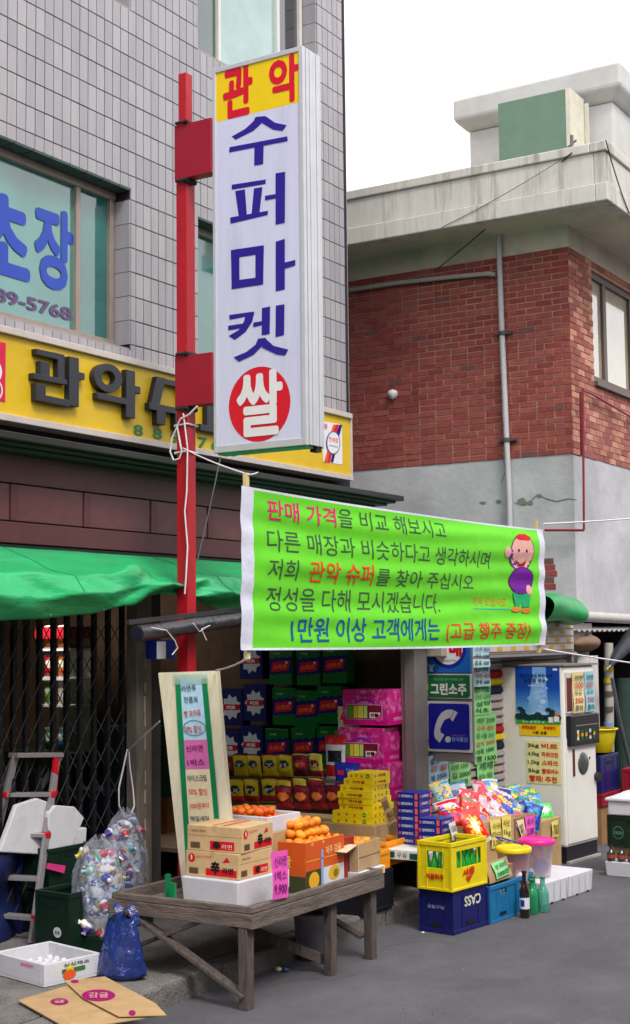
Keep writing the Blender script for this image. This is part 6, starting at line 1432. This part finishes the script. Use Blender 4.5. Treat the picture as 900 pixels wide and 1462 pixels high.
# left side face: poster, strip and handwritten sheet
FM = FAC(MW)
def mu(px): # machine side: image column to distance along the face
    return (px-719)/(801-719)*MW
put(mc, MC.x, MC.y, 0, ph)
def mside(name, label, cat, px0, px1, z0, z1, m):
    t = thing(name, label, cat, (0, 0, 0)); mb = MB(); u0, u1 = mu(px0), mu(px1); mb.box(-.004, MW-u1, z0, -.001, MW-u0, z1); mb.build('sheet', m, t)
    t.location = MC; t.rotation_euler = (0, 0, ph); return t, (Vector((-.004, MW-u0, z0)), Vector((0, -1, 0)), Vector((0, 0, 1)), Vector((-1, 0, 0))), u1-u0, z1-z0
def mz(py): return EYE-(py-899)/(1234-899)*EYE
t, F, w, h = mside('poster', 'blue poster of a water plume over trees on the side of the white machine', 'poster', 741, 797, mz(1033), mz(950), mat('poster_blue', (20, 70, 170), rough=.3, var=.05))

for k_ in range(12): prect(t, F, 0, h*(.62-.042*k_)-.0, w, h*(.66-.042*k_), ink(20+int(9*k_), 74+int(10*k_), 172+int(5*k_)), 1+.02*k_, 'sky_band')
ppoly(t, F, [(w*.40, h), (w*.70, h), (w*.70, h*.7), (w*.73, h*.4), (w*.75, h*.1), (w*.27, h*.1), (w*.30, h*.4), (w*.37, h*.7)], mat('plume', (120, 170, 226), rough=.3, var=.25, scale=30), 3)
for k_ in range(26): pell(t, F, w*(.5+random.uniform(-.14, .14)), h*(.16+.026*k_), w*random.uniform(.05, .12), h*random.uniform(.02, .05), ink(*random.choice(((150, 190, 232), (176, 206, 240), (132, 176, 226)))), 3.5+.02*k_, 'plume_mark', 9)
prect(t, F, 0, 0, w, h*.06, ink(50, 160, 60), 4)
for k in range(9): pell(t, F, w*(.06+.11*k), h*(.12+.03*sin(k*2)), w*.09, h*.055, ink(26, 60, 50), 5, 'tree_mark', 10)
for u, v in ((.1, .26), (.16, .22), (.74, .25), (.82, .22)): pell(t, F, w*u, h*v, w*.07, h*.035, ink(30, 50, 60), 6, 'tree_mark', 10)
prect(t, F, w*.86, h*.04, w*.98, h*.13, ink(226, 226, 226), 7); ppoly(t, F, [(w*.87, h*.13), (w*.97, h*.13), (w*.93, h*.25)], ink(226, 110, 40), 7); prect(t, F, w*.74, h*.02, w*.84, h*.12, ink(220, 222, 226), 7)
ptext(t, F, '깨끗한 물로 맑은 하루', w*.1, h*.82, w*.76, h*.06, ink(20, 40, 90), 6, bold=.02); ptext(t, F, '우리집 생수', w*.2, h*.73, w*.5, h*.07, ink(20, 40, 90), 6, bold=.03); ptext(t, F, '시원하게 드세요', w*.3, h*.65, w*.36, h*.04, ink(220, 230, 240), 6); prect(t, F, w*.86, h*.94, w*.96, h*.98, WHT, 5); ptext(t, F, '맑은 물 좋은 물', w*.15, h*.008, w*.5, h*.035, ink(230, 240, 230), 6)
t, F, w, h = mside('price_strip', 'yellow printed strip just under the blue poster', 'notice', 745, 796, mz(1051), mz(1034), ink(240, 196, 20)); ptext(t, F, '세제모음전', w*.05, h*.55, w*.36, h*.32, IRD, 2, bold=.03); ptext(t, F, '특별할인', w*.6, h*.55, w*.3, h*.3, IRD, 2, bold=.03); ptext(t, F, '기획 상품', w*.32, h*.12, w*.36, h*.3, ink(90, 50, 20), 2, bold=.03)
t, F, w, h = mside('price_sheet', 'pale yellow handwritten price sheet on the side of the white machine', 'notice', 753, 796, mz(1121), mz(1058), ink(232, 222, 160))
for i, (a_, b_) in enumerate((('3kg', '비트'), ('4.5kg', '파워크린'), ('1.5kg', '스파크'), ('5kg', '빨래비누'), ('', '빨래! 추천'))):
    v = h*(.82-.195*i)
    if a_: ptext(t, F, a_, w*.04, v, w*.34, h*.11, ink(50, 60, 30), 2, bold=.02, rot=.03)
    ptext(t, F, b_, w*(.45 if a_ else .08), v, w*(.48 if a_ else .8), h*(.12 if a_ else .15), ink(214, 50, 20), 2, bold=.03, rot=-.02)
for (u0, u1, c, lab) in ((.14, .35, (226, 206, 150), 'curled cream price paper on the front of the machine'), (.38, .56, (150, 200, 214), 'curled pale blue price paper on the front of the machine')):
    t = thing('price_paper', lab, 'notice', (0, 0, 0)); mb = MB(); mb.grid(lambda u, v: Vector((u0+(u1-u0)*u+.012*sin(4*v), -.020-.006*sin(2.5*pi*v), 1.32+.37*v)), 4, 12); mb.build('paper', ink(*c), t)
    scribble(t, (u0+.02, -.030, 1.33), (1,0,0), (0,0,1), u1-u0-.03, .34, [('라면', ink(60, 100, 90)), ('500', RI), ('우유', ink(60, 100, 90)), ('350', RI), '콜라'], ink(60, 100, 90)); t.location = MC; t.rotation_euler = (0, 0, ph)

# ---- right edge: clutter in and before the dark recess
RY = 5.3
mb = MB(); a_ = BP(797, 878, RY); b_ = BP(905, 884, RY); mb.tube([a_, a_.lerp(b_, .5), b_+(b_-a_)*.5], .055, 10); tag(mb.build('gutter_pipe', mat('pipe_white', (188, 184, 180), rough=.6, var=.1)), 'pale horizontal pipe above the corrugated awning edge', 'pipe')
aw = thing('corrugated_awning', 'narrow corrugated awning edge over the dark recess at the right', 'awning', (14.5, RY, 2.1))
zaw = BP(860, 900, RY).z
mb = MB(); mb.grid(lambda u, v: Vector((BP(815, 900, RY).x+u*3.5, RY-.05+.6*v, zaw+.08*v+.012*sin(u*150))), 200, 1); o = mb.build('sheet', mat('awning_grey', (150, 148, 146), rough=.5, var=.15), aw); o.modifiers.new('t', 'SOLIDIFY').thickness = .006
mb = MB(); x0 = BP(813, 900, RY).x; mb.box(x0-.03, RY-.03, 1.75, x0+.02, RY+.02, zaw-.01); mb.build('bracket', ALD, aw)
def atr(px, py, y=RY): return BP(px, py, y)
p = atr(836, 918); t = thing('sack', 'brown paper sack stuffed on top of the grey column', 'sack', p); mb = MB(); mb.grid(lambda u, v: p+Vector((.34*cos(2*pi*u)*sin(pi*v)*(1+.12*sin(9*u+5*v)), .12*sin(2*pi*u)*sin(pi*v), .085*cos(pi*v)*(1+.2*sin(7*u)))), 20, 12); mb.build('bag', mat('sack_brown', (126, 100, 80), rough=.85, var=.2, bump=.4, bscale=20), t)
x0 = atr(830, 1000).x; x1 = atr(851, 1000).x; mb = MB(); n = 26
mb.grid(lambda u, v: Vector((x0+(x1-x0)*u, RY+.05*cos(u*20)-.02, v*atr(840, 936).z)), n, 4); mb.add([(x0, RY+.06, 0), (x1, RY+.06, 0), (x1, RY+.06, 1.9), (x0, RY+.06, 1.9)], [(0,1,2,3)]); o = mb.build('folded_sheet', mat('sheet_white', (176, 174, 172), rough=.6, var=.1)); tag(o, 'grey white corrugated sheet standing upright right of the machine', 'sheet'); o.modifiers.new('t', 'SOLIDIFY').thickness = .01
t = thing('marked_pole', 'slim white pole with yellow marks behind the yellow basket', 'pole', atr(868, 1066)); mb = MB(); pa, pb_ = atr(869, 1070), atr(869, 918); mb.tube([Vector((pa.x, pa.y, .2)), pb_], .05, 10); mb.build('pole', mat('pole_pale', (170, 166, 158), rough=.5, var=.15), t)
for y in (955, 972, 990, 1012, 1035): q = atr(869, y); mb = MB(); mb.tube([q-Vector((0, 0, .025)), q+Vector((0, 0, .025))], .053, 10); mb.build('mark', ink(*((206, 180, 40) if y in (972, 955) else (120, 150, 200) if y == 1035 else (90, 80, 80))), t)
mb = MB(); mb.tube([BP(874, 968, RY-.25), BP(885, 1030, RY-.25), BP(902, 1104, RY-.25)], .022, 8); tag(mb.build('broom_handle', mat('steel_blue', (104, 108, 124), rough=.4, metal=.4)), 'steel grey pole leaning diagonally at the right edge', 'pole')
mb = MB(); mb.tube([atr(892, 1110), atr(891, 1040), atr(890, 968)], [.1, .11, .09], 12); tag(mb.build('rolled_cloth', mat('cloth_dark_green', (40, 62, 52), rough=.8, var=.2, bump=.3)), 'dark green rolled cloth standing at the right edge', 'cloth')
t = thing('umbrella', 'folded dark umbrella leaning out of the recess', 'umbrella', atr(884, 935)); mb = MB(); mb.tube([atr(872, 950, RY-.1), atr(884, 932, RY-.1), atr(905, 908, RY-.1)], [.02, .07, .1], 10); mb.build('canopy', mat('umbrella_dark', (44, 46, 58), rough=.5, var=.3, bump=.4, bscale=12), t); mb = MB(); mb.tube([atr(866, 956, RY-.1), atr(872, 950, RY-.1)], .012, 6); mb.build('tip', ink(150, 150, 150), t)
# stack at the right edge
SX, SY = 11.62, 4.31
zz = lambda py: AP(875, py, SX).z
t = put(foambox('lowest white foam box at the right edge with brown bottles on it', .42, .5, zz(1231)), SX, SY-.5, 0, radians(-4))
t = put(crate('dark green bottle crate with round mark at the right edge', .44, .5, zz(1168)-zz(1213), GRC), SX+.14, SY-.48, zz(1213), radians(-4)); pell(t, FAC(.5), .1, .12, .05, .055, ink(70, 120, 100), 2); pell(t, FAC(.5), .1, .12, .042, .047, GRC, 3); ptext(t, FAC(.5), 'GREEN', .065, .105, .07, .025, ink(110, 160, 130), 4)
BBR = mat('bottle_dull', (50, 54, 58), rough=.12, var=0, spec=.7, coat=.4)
for i in range(5):
    y = SY-.05-.09*i; t = put(bottle('small dark bottle standing on the lowest foam box, %s' % ('leftmost', 'second', 'third', 'fourth', 'fifth')[i], BBR, zz(1209)-zz(1231)-.004, .034, 'dark bottles under the green crate', ink(40, 40, 44), ink(150, 70, 60)), SX+.06, y, zz(1231)+.002)
mb = MB(); mb.box(SX+.2, SY-.5, zz(1231)+.003, SX+.56, SY-.02, zz(1213)-.002); tag(mb.build('carton', KRD), 'dark carton behind the small bottles at the right edge', 'carton')
t = thing('foam_tub', 'white foam tub heaped with white bags on the green crate', 'foam box', (SX+.14, SY-.48, zz(1167))); mb = MB(); z0, z1 = zz(1167), zz(1142); mb.box(SX+.15, SY-.47, z0, SX+.56, SY+.0, z1-.03); mb.box(SX+.13, SY-.49, z1-.029, SX+.58, SY+.02, z1); mb.build('tub', FOAM, t, bevel=.01)
mb = MB(); mb.grid(lambda u, v: Vector((SX+.15+.4*u, SY-.47+.46*v, z1+.055*sin(pi*u)**.6*sin(pi*v)**.6*(1+.3*sin(11*u+7*v)))), 14, 14); mb.build('white_bag', FOAM, t)
def rr(px, py, y): return BP(px, py, y)
RED_ = mat('crate_red', (150, 24, 44), rough=.45, var=.1)
YK = 4.95
a_ = rr(859, 1135, YK); t = put(crate('navy crate standing behind the white foam tub', .5, .3, .36, NAV), a_.x, YK, rr(866, 1131, YK).z); ptext(t, FAC(.3), 'OB', .1, .17, .1, .05, ink(170, 180, 220), 2)
t = put(crate('dark red crate under the navy crate at the right edge', .6, .34, .12, RED_, slot=False), a_.x-.03, YK-.02, rr(866, 1131, YK).z-.122)
mb = MB(); zc_ = rr(866, 1131, YK).z-.124; mb.box(a_.x-.02, YK, 0, a_.x+.56, YK+.3, zc_); tag(mb.build('carton', KRD), 'dark carton at the foot of the crates at the right edge', 'carton')
a2 = rr(884, 1140, YK-.1); t = put(crate('dark red crate lying at the very right edge', .5, .3, .3, RED_, slot=False), a2.x+.25, YK-.35, max(.0, rr(884, 1145, YK-.1).z))
mb = MB(); mb.box(a2.x+.27, YK-.34, 0, a2.x+.72, YK-.06, max(.01, rr(884, 1145, YK-.1).z-.002)); tag(mb.build('carton', KRD), 'dark carton under the red crate at the very right edge', 'carton')
t = thing('laundry_basket', 'yellow plastic basket balanced on the navy crate', 'basket', (0, 0, 0)); mb = MB(); zb1 = rr(872, 1092, YK).z; zb2 = rr(872, 1057, YK).z; hb = zb2-zb1
mb.lathe([(.12, 0), (.125, .004), (.165, hb-.02)], n=20); mb.build('basket_wall', YLC, t); mb = MB(); mb.lathe([(.165, hb-.02), (.185, hb-.015), (.187, hb), (.16, hb)], n=20); mb.lathe([(.001, .002), (.12, .002)], n=20); mb.build('basket_rim', YLC, t); put(t, a_.x+.42, YK+.16, rr(866, 1131, YK).z+.362)

# ---- left corner: ladder, foam boards, recycling, bags
YL = 6.38
ALM = mat('ladder_aluminium', (150, 146, 150), rough=.4, metal=.35, var=.12, scale=12); RDP2 = mat('ladder_red', (196, 20, 40), rough=.4)
ld = thing('step_ladder', 'aluminium step ladder with red joints leaning at the left edge', 'ladder', (6.9, YL, .12))
def L(px, py, y=6.2): return BP(px, py, y)
ft = G(45, 1348, .12); yb = ft.y
s1b = ft; s1t = L(82, 1078, yb+.25); s2b = G(-38, 1338, .12); s2t = L(22, 1078, s1t.y+.02)
mb = MB(); mb.beam(s1b, s1t, .05, .025, up=(0,1,0)); mb.build('rail', ALM, ld, bevel=.003); mb = MB(); mb.beam(s2b, s2t, .05, .025, up=(0,1,0)); mb.build('rail', ALM, ld, bevel=.003)
mb = MB(); mb.beam(s1t+Vector((.02, 0, 0)), s2t-Vector((.02, 0, 0)), .09, .03, up=(0,0,1)); mb.build('top_step', ALM, ld, bevel=.003)
for tt in (.13+.0, .33, .56, .78):
    a_ = s1b.lerp(s1t, tt); b_ = s2b.lerp(s2t, tt); mb = MB(); mb.beam(a_+Vector((0, .01, 0)), b_+Vector((0, .01, 0)), .07, .028); mb.build('step', ALM, ld, bevel=.003)
    if tt > .5 or tt < .2:
        for q in (a_, b_): mb = MB(); mb.box(q.x-.028, q.y-.022, q.z-.02, q.x+.028, q.y+.022, q.z+.022); mb.build('joint', RDP2, ld, bevel=.008)
r1b, r1t = L(64, 1250, yb+.7), s1t+Vector((.05, .02, -.02)); r1b = Vector((s1b.x+.12, yb+.85, .12)); mb = MB(); mb.beam(r1b, r1t, .04, .022, up=(0,1,0)); mb.build('rear_rail', ALM, ld); r2b = Vector((s2b.x+.12, yb+.85, .12)); mb = MB(); mb.beam(r2b, s2t+Vector((.03, .02, -.02)), .04, .022, up=(0,1,0)); mb.build('rear_rail', ALM, ld)
mb = MB(); mb.beam(L(80, 1082, s1t.y-.03), L(77, 1135, s1t.y-.03), .045, .02, up=(0,1,0)); mb.build('hinge', RDP2, ld)
def fboard(label, quad, y, th=.04, m=FOAM, name='foam_board', pink=None):
    t = thing(name, label, 'foam board', BP(*quad[0], y)); P = [BP(px, py, y+.25*(1345-py)/300*0) for px, py in quad]; mb = MB(); mb.poly([p+Vector((0, .05*(p.z-.3), 0)) for p in P], th, (0, -1, 0)); mb.build('board', m, t, bevel=.008)
    return t
fboard('dirty white foam board propped behind the ladder', ((3, 1217), (92, 1222), (100, 1192), (82, 1148), (60, 1140), (30, 1150)), 6.52)
t = fboard('taller white foam board with pink corner between ladder and clear bag', ((64, 1232), (95, 1250), (108, 1205), (125, 1168), (112, 1152), (85, 1150), (76, 1160)), 6.46)
mb = MB(); mb.poly([BP(px, py, 6.405)+Vector((0, .0, 0)) for px, py in ((66, 1240), (92, 1247), (94, 1236), (68, 1232))]); mb.build('pink_edge', ink(214, 60, 130), t)
t = put(foambox('white foam box leaning beneath the foam boards', .3, .22, .26), 7.25, 6.52, .5, radians(-10))
BTP = mat('tarp_blue', (10, 22, 70), rough=.55, var=.2, scale=5, bump=.4, bscale=7)
mb = MB(); P = lambda u, v: Vector((6.3+.75*u, 6.62-.25*v*0+.05*sin(7*u)+.03*sin(9*v+3*u), .13+(.62+.04*sin(9*u))*(1-v)))
mb.grid(P, 20, 14); mb.grid(lambda u, v: Vector((7.05+.02*sin(9*v), 6.6+.5*u, .13+.6*(1-v))), 6, 10); tag(mb.build('blue_tarpaulin', BTP), 'dark blue tarpaulin draped behind the foot of the ladder', 'tarpaulin')
# green crates
for i, (px, py, z, lab) in enumerate(((58, 1338, .12, 'dark green bottle crate beside the ladder foot'), (95, 1362, .12, 'dark green bottle crate with white round mark behind the blue bag, lower one'), (58, 1292, .40, 'dark green crate standing on the crate beside the ladder'))):
    p = G(px, py, .12); 
    if i == 2: p = G(58, 1338, .12)+Vector((.01, .01, 0))
    t = put(crate(lab, .40, .30, .27 if i != 1 else .36, GRC), p.x+(.06 if i != 1 else 0), p.y-.02, z, radians(-8+3*i))
    if i == 1: pell(t, FAC(.30), .2, .12, .036, .032, ink(200, 206, 206), 2); ptext(t, FAC(.3), '진로', .178, .108, .045, .022, ink(30, 90, 60), 3, bold=.03)
# clear recycling bags
CLB = thin_plastic('clear_bag', (214, 220, 236), .08, 1.0, .1)
BCOL = [(30, 130, 60), (230, 230, 236), (220, 200, 60), (40, 60, 170), (220, 60, 110), (60, 170, 200), (240, 236, 220), (200, 40, 60), (120, 200, 160), (90, 60, 150)]
def clearbag(cx, cy, z0, rx, ry, h, label, k):
    t = thing('plastic_bag', label, 'bag', (cx, cy, z0)); s0 = k*3.1
    def f(u, v):
        a = 2*pi*u; r = (sin(pi*min(1, .08+v*.9))**.35)*(1+.07*sin(5*a+s0+6*v)+.05*sin(11*a+13*v)+.03*sin(23*a))*(1-.22*v*v)
        if v > .9: r *= 1-6*(v-.9)
        return Vector((cx+rx*r*cos(a), cy+ry*r*sin(a), z0+h*(v+.03*sin(3*a+s0)*v)))
    mb = MB(); mb.grid(f, 48, 36); mb.build('film', CLB, t)
    mb = MB(); mb.grid(lambda u, v: Vector((cx+rx*.76*cos(2*pi*u)*sin(pi*min(1, .1+v*.88))**.4*(1+.12*sin(9*u*6.28+15*v)), cy+ry*.76*sin(2*pi*u)*sin(pi*min(1, .1+v*.88))**.4*(1+.1*sin(7*u*6.28-13*v)), z0+.02+h*.84*v)), 40, 36)
    tag(mb.build('crumpled_wrappers', printed('wrapper_print', [(200, 206, 214), (40, 120, 150), (214, 214, 220), (60, 70, 150), (190, 60, 110), (210, 190, 90), (60, 140, 90), (150, 160, 180)], 22)), 'mass of crumpled wrappers filling the %s clear bag' % ('front' if k == 0 else 'rear'), 'rubbish')
    pr_ = {}
    for i in range(95):
        a = random.uniform(0, 2*pi); v = random.uniform(.05, .86); rr_ = .74*(1-.3*v*v)*math.sqrt(random.uniform(.45, 1)); c = random.choice(BCOL)
        x = cx+rx*rr_*cos(a)*.86; y = cy+ry*rr_*sin(a)*.86
        if c not in pr_:
            b = bottle('crushed drinks container in the clear bag, '+('front one' if k == 0 else 'rear one'), pk(c)[0], .085, .028, 'containers in the %s clear bag' % ('front' if k == 0 else 'rear'), ink(236, 236, 240), pk((230, 230, 236))[0], 'plastic_bottle'); pr_[c] = b; b.scale = (1.15, .8, 1)
            o = b
        else: o = copy_tree(pr_[c])
        o.location = (x, y, z0+h*v); o.rotation_euler = (random.uniform(.6, 2.6), random.uniform(-.8, .8), random.uniform(0, 6.28)); s_ = random.uniform(.7, 1.15); o.scale = (s_*1.2, s_*.9, s_)
p = G(140, 1322, .12); zt_ = BP(140, 1180, 6.3).z
clearbag(7.02, 5.92, .20, .15, .18, .60, 'tall clear plastic bag stuffed with empty containers, in front on the green crate', 0)
clearbag(7.66, 6.24, .20, .17, .15, .68, 'second clear plastic bag of containers beside the steel post', 1)
mb = MB(); mb.box(6.9, 5.8, .12, 7.18, 6.08, .197); tag(mb.build('crate_block', GRC), 'dark crate below the tall clear bag', 'crate')
mb = MB(); mb.box(7.52, 6.1, .12, 7.8, 6.4, .197); tag(mb.build('crate_block', BLC), 'black crate below the second clear bag', 'crate')
# blue carrier bag
BBG = thin_plastic('blue_bag', (36, 60, 136), .62, 1.0, .16)
pb0 = G(186, 1402, .12); t = thing('carrier_bag', 'blue plastic carrier bag with knotted handles by the table leg', 'bag', (pb0.x, pb0.y+.08, .12)); cx, cy = pb0.x+.05, pb0.y+.1
def f(u, v):
    a = 2*pi*u; r = (min(1, v*7+.5)**.5)*(1-.35*v**2.2)*(1+.06*sin(4*a+5*v)+.04*sin(9*a+11*v)+.025*sin(17*a+3*v)); return Vector((cx+.10*r*cos(a)*(1-.4*v), cy+.15*r*sin(a), .122+.32*v+.02*sin(2*a)*v))
mb = MB(); mb.grid(f, 44, 26); mb.add([(cx, cy, .123)]+[f(k/44, 0) for k in range(44)], [(0, k+1, (k+1) % 44+1) for k in range(44)]); mb.build('bag_body', BBG, t)
for s in (-1, 1):
    def hd(u, v, s=s):
        a = pi*u; c = Vector((cx, cy+s*.05, .42)); return c+Vector((.03*(v-.5)*2*(1-.5*sin(a)), .05*cos(a)+(v-.5)*.03*cos(a), .10*sin(a)+(v-.5)*.02))
    mb = MB(); mb.grid(hd, 14, 4); mb.build('handle_loop', BBG, t)
mb = MB(); mb.grid(lambda u, v: Vector((cx+.08*cos(2*pi*u)*sin(pi*v)*(1+.1*sin(13*u)), cy+.12*sin(2*pi*u)*sin(pi*v), .24+.11*cos(pi*v))), 16, 10); tag(mb.build('bag_contents', mat('contents_navy', (40, 54, 110), rough=.6, var=.5, scale=20)), 'dark bundle of rubbish inside the blue carrier bag', 'rubbish')
F = (Vector((cx-.128, cy+.0, .17)), Vector((0, -1, 0)), Vector((0, 0, 1)), Vector((-1, 0, 0)))
# open foam fruit box and flat cardboard in front
c = G(60, 1413, .12); t = tray('white foam fruit box with dimpled bottom lying open at the left edge', .40, .5, .12, th=.025, name='foam_box', cat='foam box'); p0 = G(28, 1419, .125)
FBX = (6.06, 5.5); put(t, FBX[0], FBX[1], .125, radians(-12))
for i in range(5):
    for j in range(6): 
        mb = MB(); mb.lathe([(.03, 0), (.022, .035), (.012, .05), (.001, .05)], (.06+i*.07, .08+j*.068, .012), n=8); mb.build('dimple', FOAM, t)
F = FBC(); prect(t, F, .12, .05, .28, .075, ink(60, 110, 60), 2); pell(t, F, .17, .04, .045, .026, ink(226, 90, 40), 3); ptext(t, F, '싱싱채소', .13, .085, .18, .02, ink(40, 90, 60), 2, bold=.02); prect(t, F, .15, .06, .2, .09, ink(226, 206, 60), 2)
prect(t, FAC(.5), .28, .09, .4, .105, ink(226, 120, 180), 2)
cb = thing('flat_cardboard', 'flattened cardboard box with purple oval prints lying over the kerb', 'cardboard', (6.1, 5.1, .13))
Z1, Z2 = .152, .14
q = [G(26, 1428, Z2), G(100, 1470, Z2), G(236, 1448, Z2), G(150, 1396, Z2), G(106, 1404, Z2)]
mb = MB(); mb.poly(q, .006, (0, 0, 1)); mb.build('sheet', KRAFT, cb)
q = [G(92, 1400, Z1), G(150, 1394, Z1), G(222, 1432, Z1), G(238, 1449, Z1), G(170, 1451, Z1), G(118, 1424, Z1)]
mb = MB(); mb.poly(q, .004, (0, 0, 1)); mb.build('flap', KRAFT, cb)
PRP = ink(150, 20, 96)
for (px, py, rx, ry_, tx) in ((141, 1421, 24, 8.5, '감귤'), (85, 1430, 13, 5, '귤'), (189, 1446, 5, 4, ''), (107, 1401, 6, 2.5, '')):
    z = Z1+.0015 if px != 85 else Z2+.0015
    pts = [G(px+rx*cos(2*pi*k/24), py+ry_*sin(2*pi*k/24), z) for k in range(24)]; mb = MB(); mb.poly(pts, nrm=(0, 0, 1)); mb.build('print_oval', PRP, cb)
    if tx:
        o = G(px-rx*.6, py+ry_*.4, z+.002); u_ = (G(px+rx*.6, py+ry_*.4, z)-G(px-rx*.6, py+ry_*.4, z)); v_ = (G(px-rx*.6, py-ry_*.5, z)-G(px-rx*.6, py+ry_*.4, z)); text(cb, tx, o, u_, v_, u_.length, v_.length, ink(206, 150, 150), bold=.02)
# under the table: bucket, scraps
t = thing('bucket', 'old grey plastic bucket standing under the stall table', 'bucket', (0, 0, 0)); mb = MB(); mb.lathe([(.001, 0), (.10, .002), (.125, .27), (.135, .272), (.135, .29), (.12, .29), (.115, .05), (.001, .04)], n=24); mb.build('body', mat('bucket_grey', (150, 146, 154), rough=.6, var=.2), t); put(t, 7.86, 4.86, 0)
for i, (px, py, z, r, c, lab) in enumerate(((398, 1387, .0, .02, (216, 206, 170), 'small pale cap lying under the stall table'), (408, 1388, 0, .02, (60, 80, 130), 'small blue scrap lying under the stall table'), (357, 1427, 0, .008, (200, 190, 160), 'tiny pale scrap on the road by the front leg'), (604, 1333, 0, .01, (220, 220, 220), 'tiny white scrap at the foot of the navy crate'))):
    p = G(px, py, z); mb = MB(); mb.grid(lambda u, v: p+Vector((r*cos(2*pi*u)*sin(pi*v), r*1.2*sin(2*pi*u)*sin(pi*v), r*.7+r*.7*cos(pi*v))), 10, 6); tag(mb.build('scrap', ink(*c)), lab, 'scrap')

# ---- inside the left part of the shop: lit shelf of goods seen through the gate
sh = thing('shop_shelf', 'lit shelf of packets seen through the folding gate', 'shelf', (8.6, 8.2, .12))
XSH = 9.6
def sp_(px, py): return AP(px, py, XSH)
zs_ = [sp_(78, y).z for y in (1073, 1006, 968, 926)]; ya = sp_(56, 1000).y; yb_ = sp_(102, 1000).y
mb = MB(); mb.box(XSH+.28, yb_, .12, XSH+.3, ya, sp_(78, 898).z); mb.build('back_panel', mat('shelf_back', (206, 206, 190), rough=.6), sh)
for z in zs_+[sp_(78, 1110).z]: mb = MB(); mb.box(XSH-.02, yb_, z-.02, XSH+.279, ya, z); mb.build('shelf_board', mat('shelf_white', (220, 220, 214), rough=.5), sh)
cols_ = [(120, 190, 60), (220, 120, 40), (40, 140, 80), (230, 220, 120), (200, 40, 60), (240, 230, 220), (230, 150, 50), (60, 120, 170)]
k = 0
for z in zs_:
    y = ya-.08
    while y > yb_+.06:
        c = cols_[(k*5+int(z*10)) % 8]; t = pillow('shelf_packet', 'packet of goods on the lit shelf behind the gate', 'packet', pk(c, (240, 236, 220), (220, 220, 210), tuple(max(0, x_-50) for x_ in c)), .13, .2, .06, pat_snack, 'packets on the lit shelf'); put(t, XSH+.06, y, z+.001, radians(random.uniform(-15, 15))); y -= .15; k += 1
mb = MB(); mb.box(XSH-.06, yb_-.0, sp_(78, 912).z, XSH+.29, ya, sp_(78, 895).z); mb.build('red_header', ink(150, 14, 30), sh)
lt = thing('shop_lamp', 'fluorescent lamp over the shelf inside the left shop', 'lamp', (XSH-.3, ya-.3, 2.2)); mb = MB(); mb.box(XSH-.34, yb_, 2.5, XSH-.3, ya, 2.52); mb.build('tube', mat('lamp_tube', (255, 250, 235), emit=6, var=0), lt)
ld_ = bpy.data.lights.new('lamp_light', 'AREA'); ld_.shape = 'RECTANGLE'; ld_.size = .6; ld_.size_y = .1; ld_.energy = 9; ld_.color = (1, .97, .9)
lo = bpy.data.objects.new('lamp_light', ld_); COL.objects.link(lo); lo.location = (XSH-.3, (ya+yb_)/2, 2.44); lo.rotation_euler = (0, radians(-35), 0)
# dark stock inside to close the view
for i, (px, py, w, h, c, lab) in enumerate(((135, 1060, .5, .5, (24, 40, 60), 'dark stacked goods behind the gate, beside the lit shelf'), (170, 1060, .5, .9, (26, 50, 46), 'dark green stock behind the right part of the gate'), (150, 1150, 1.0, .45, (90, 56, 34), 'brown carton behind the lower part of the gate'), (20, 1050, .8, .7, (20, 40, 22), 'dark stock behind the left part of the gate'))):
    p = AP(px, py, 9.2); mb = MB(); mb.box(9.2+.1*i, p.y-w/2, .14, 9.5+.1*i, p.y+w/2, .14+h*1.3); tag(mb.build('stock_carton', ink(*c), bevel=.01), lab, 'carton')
# glossy shop window strip behind the gate

bpy.data.scenes.remove(TS)
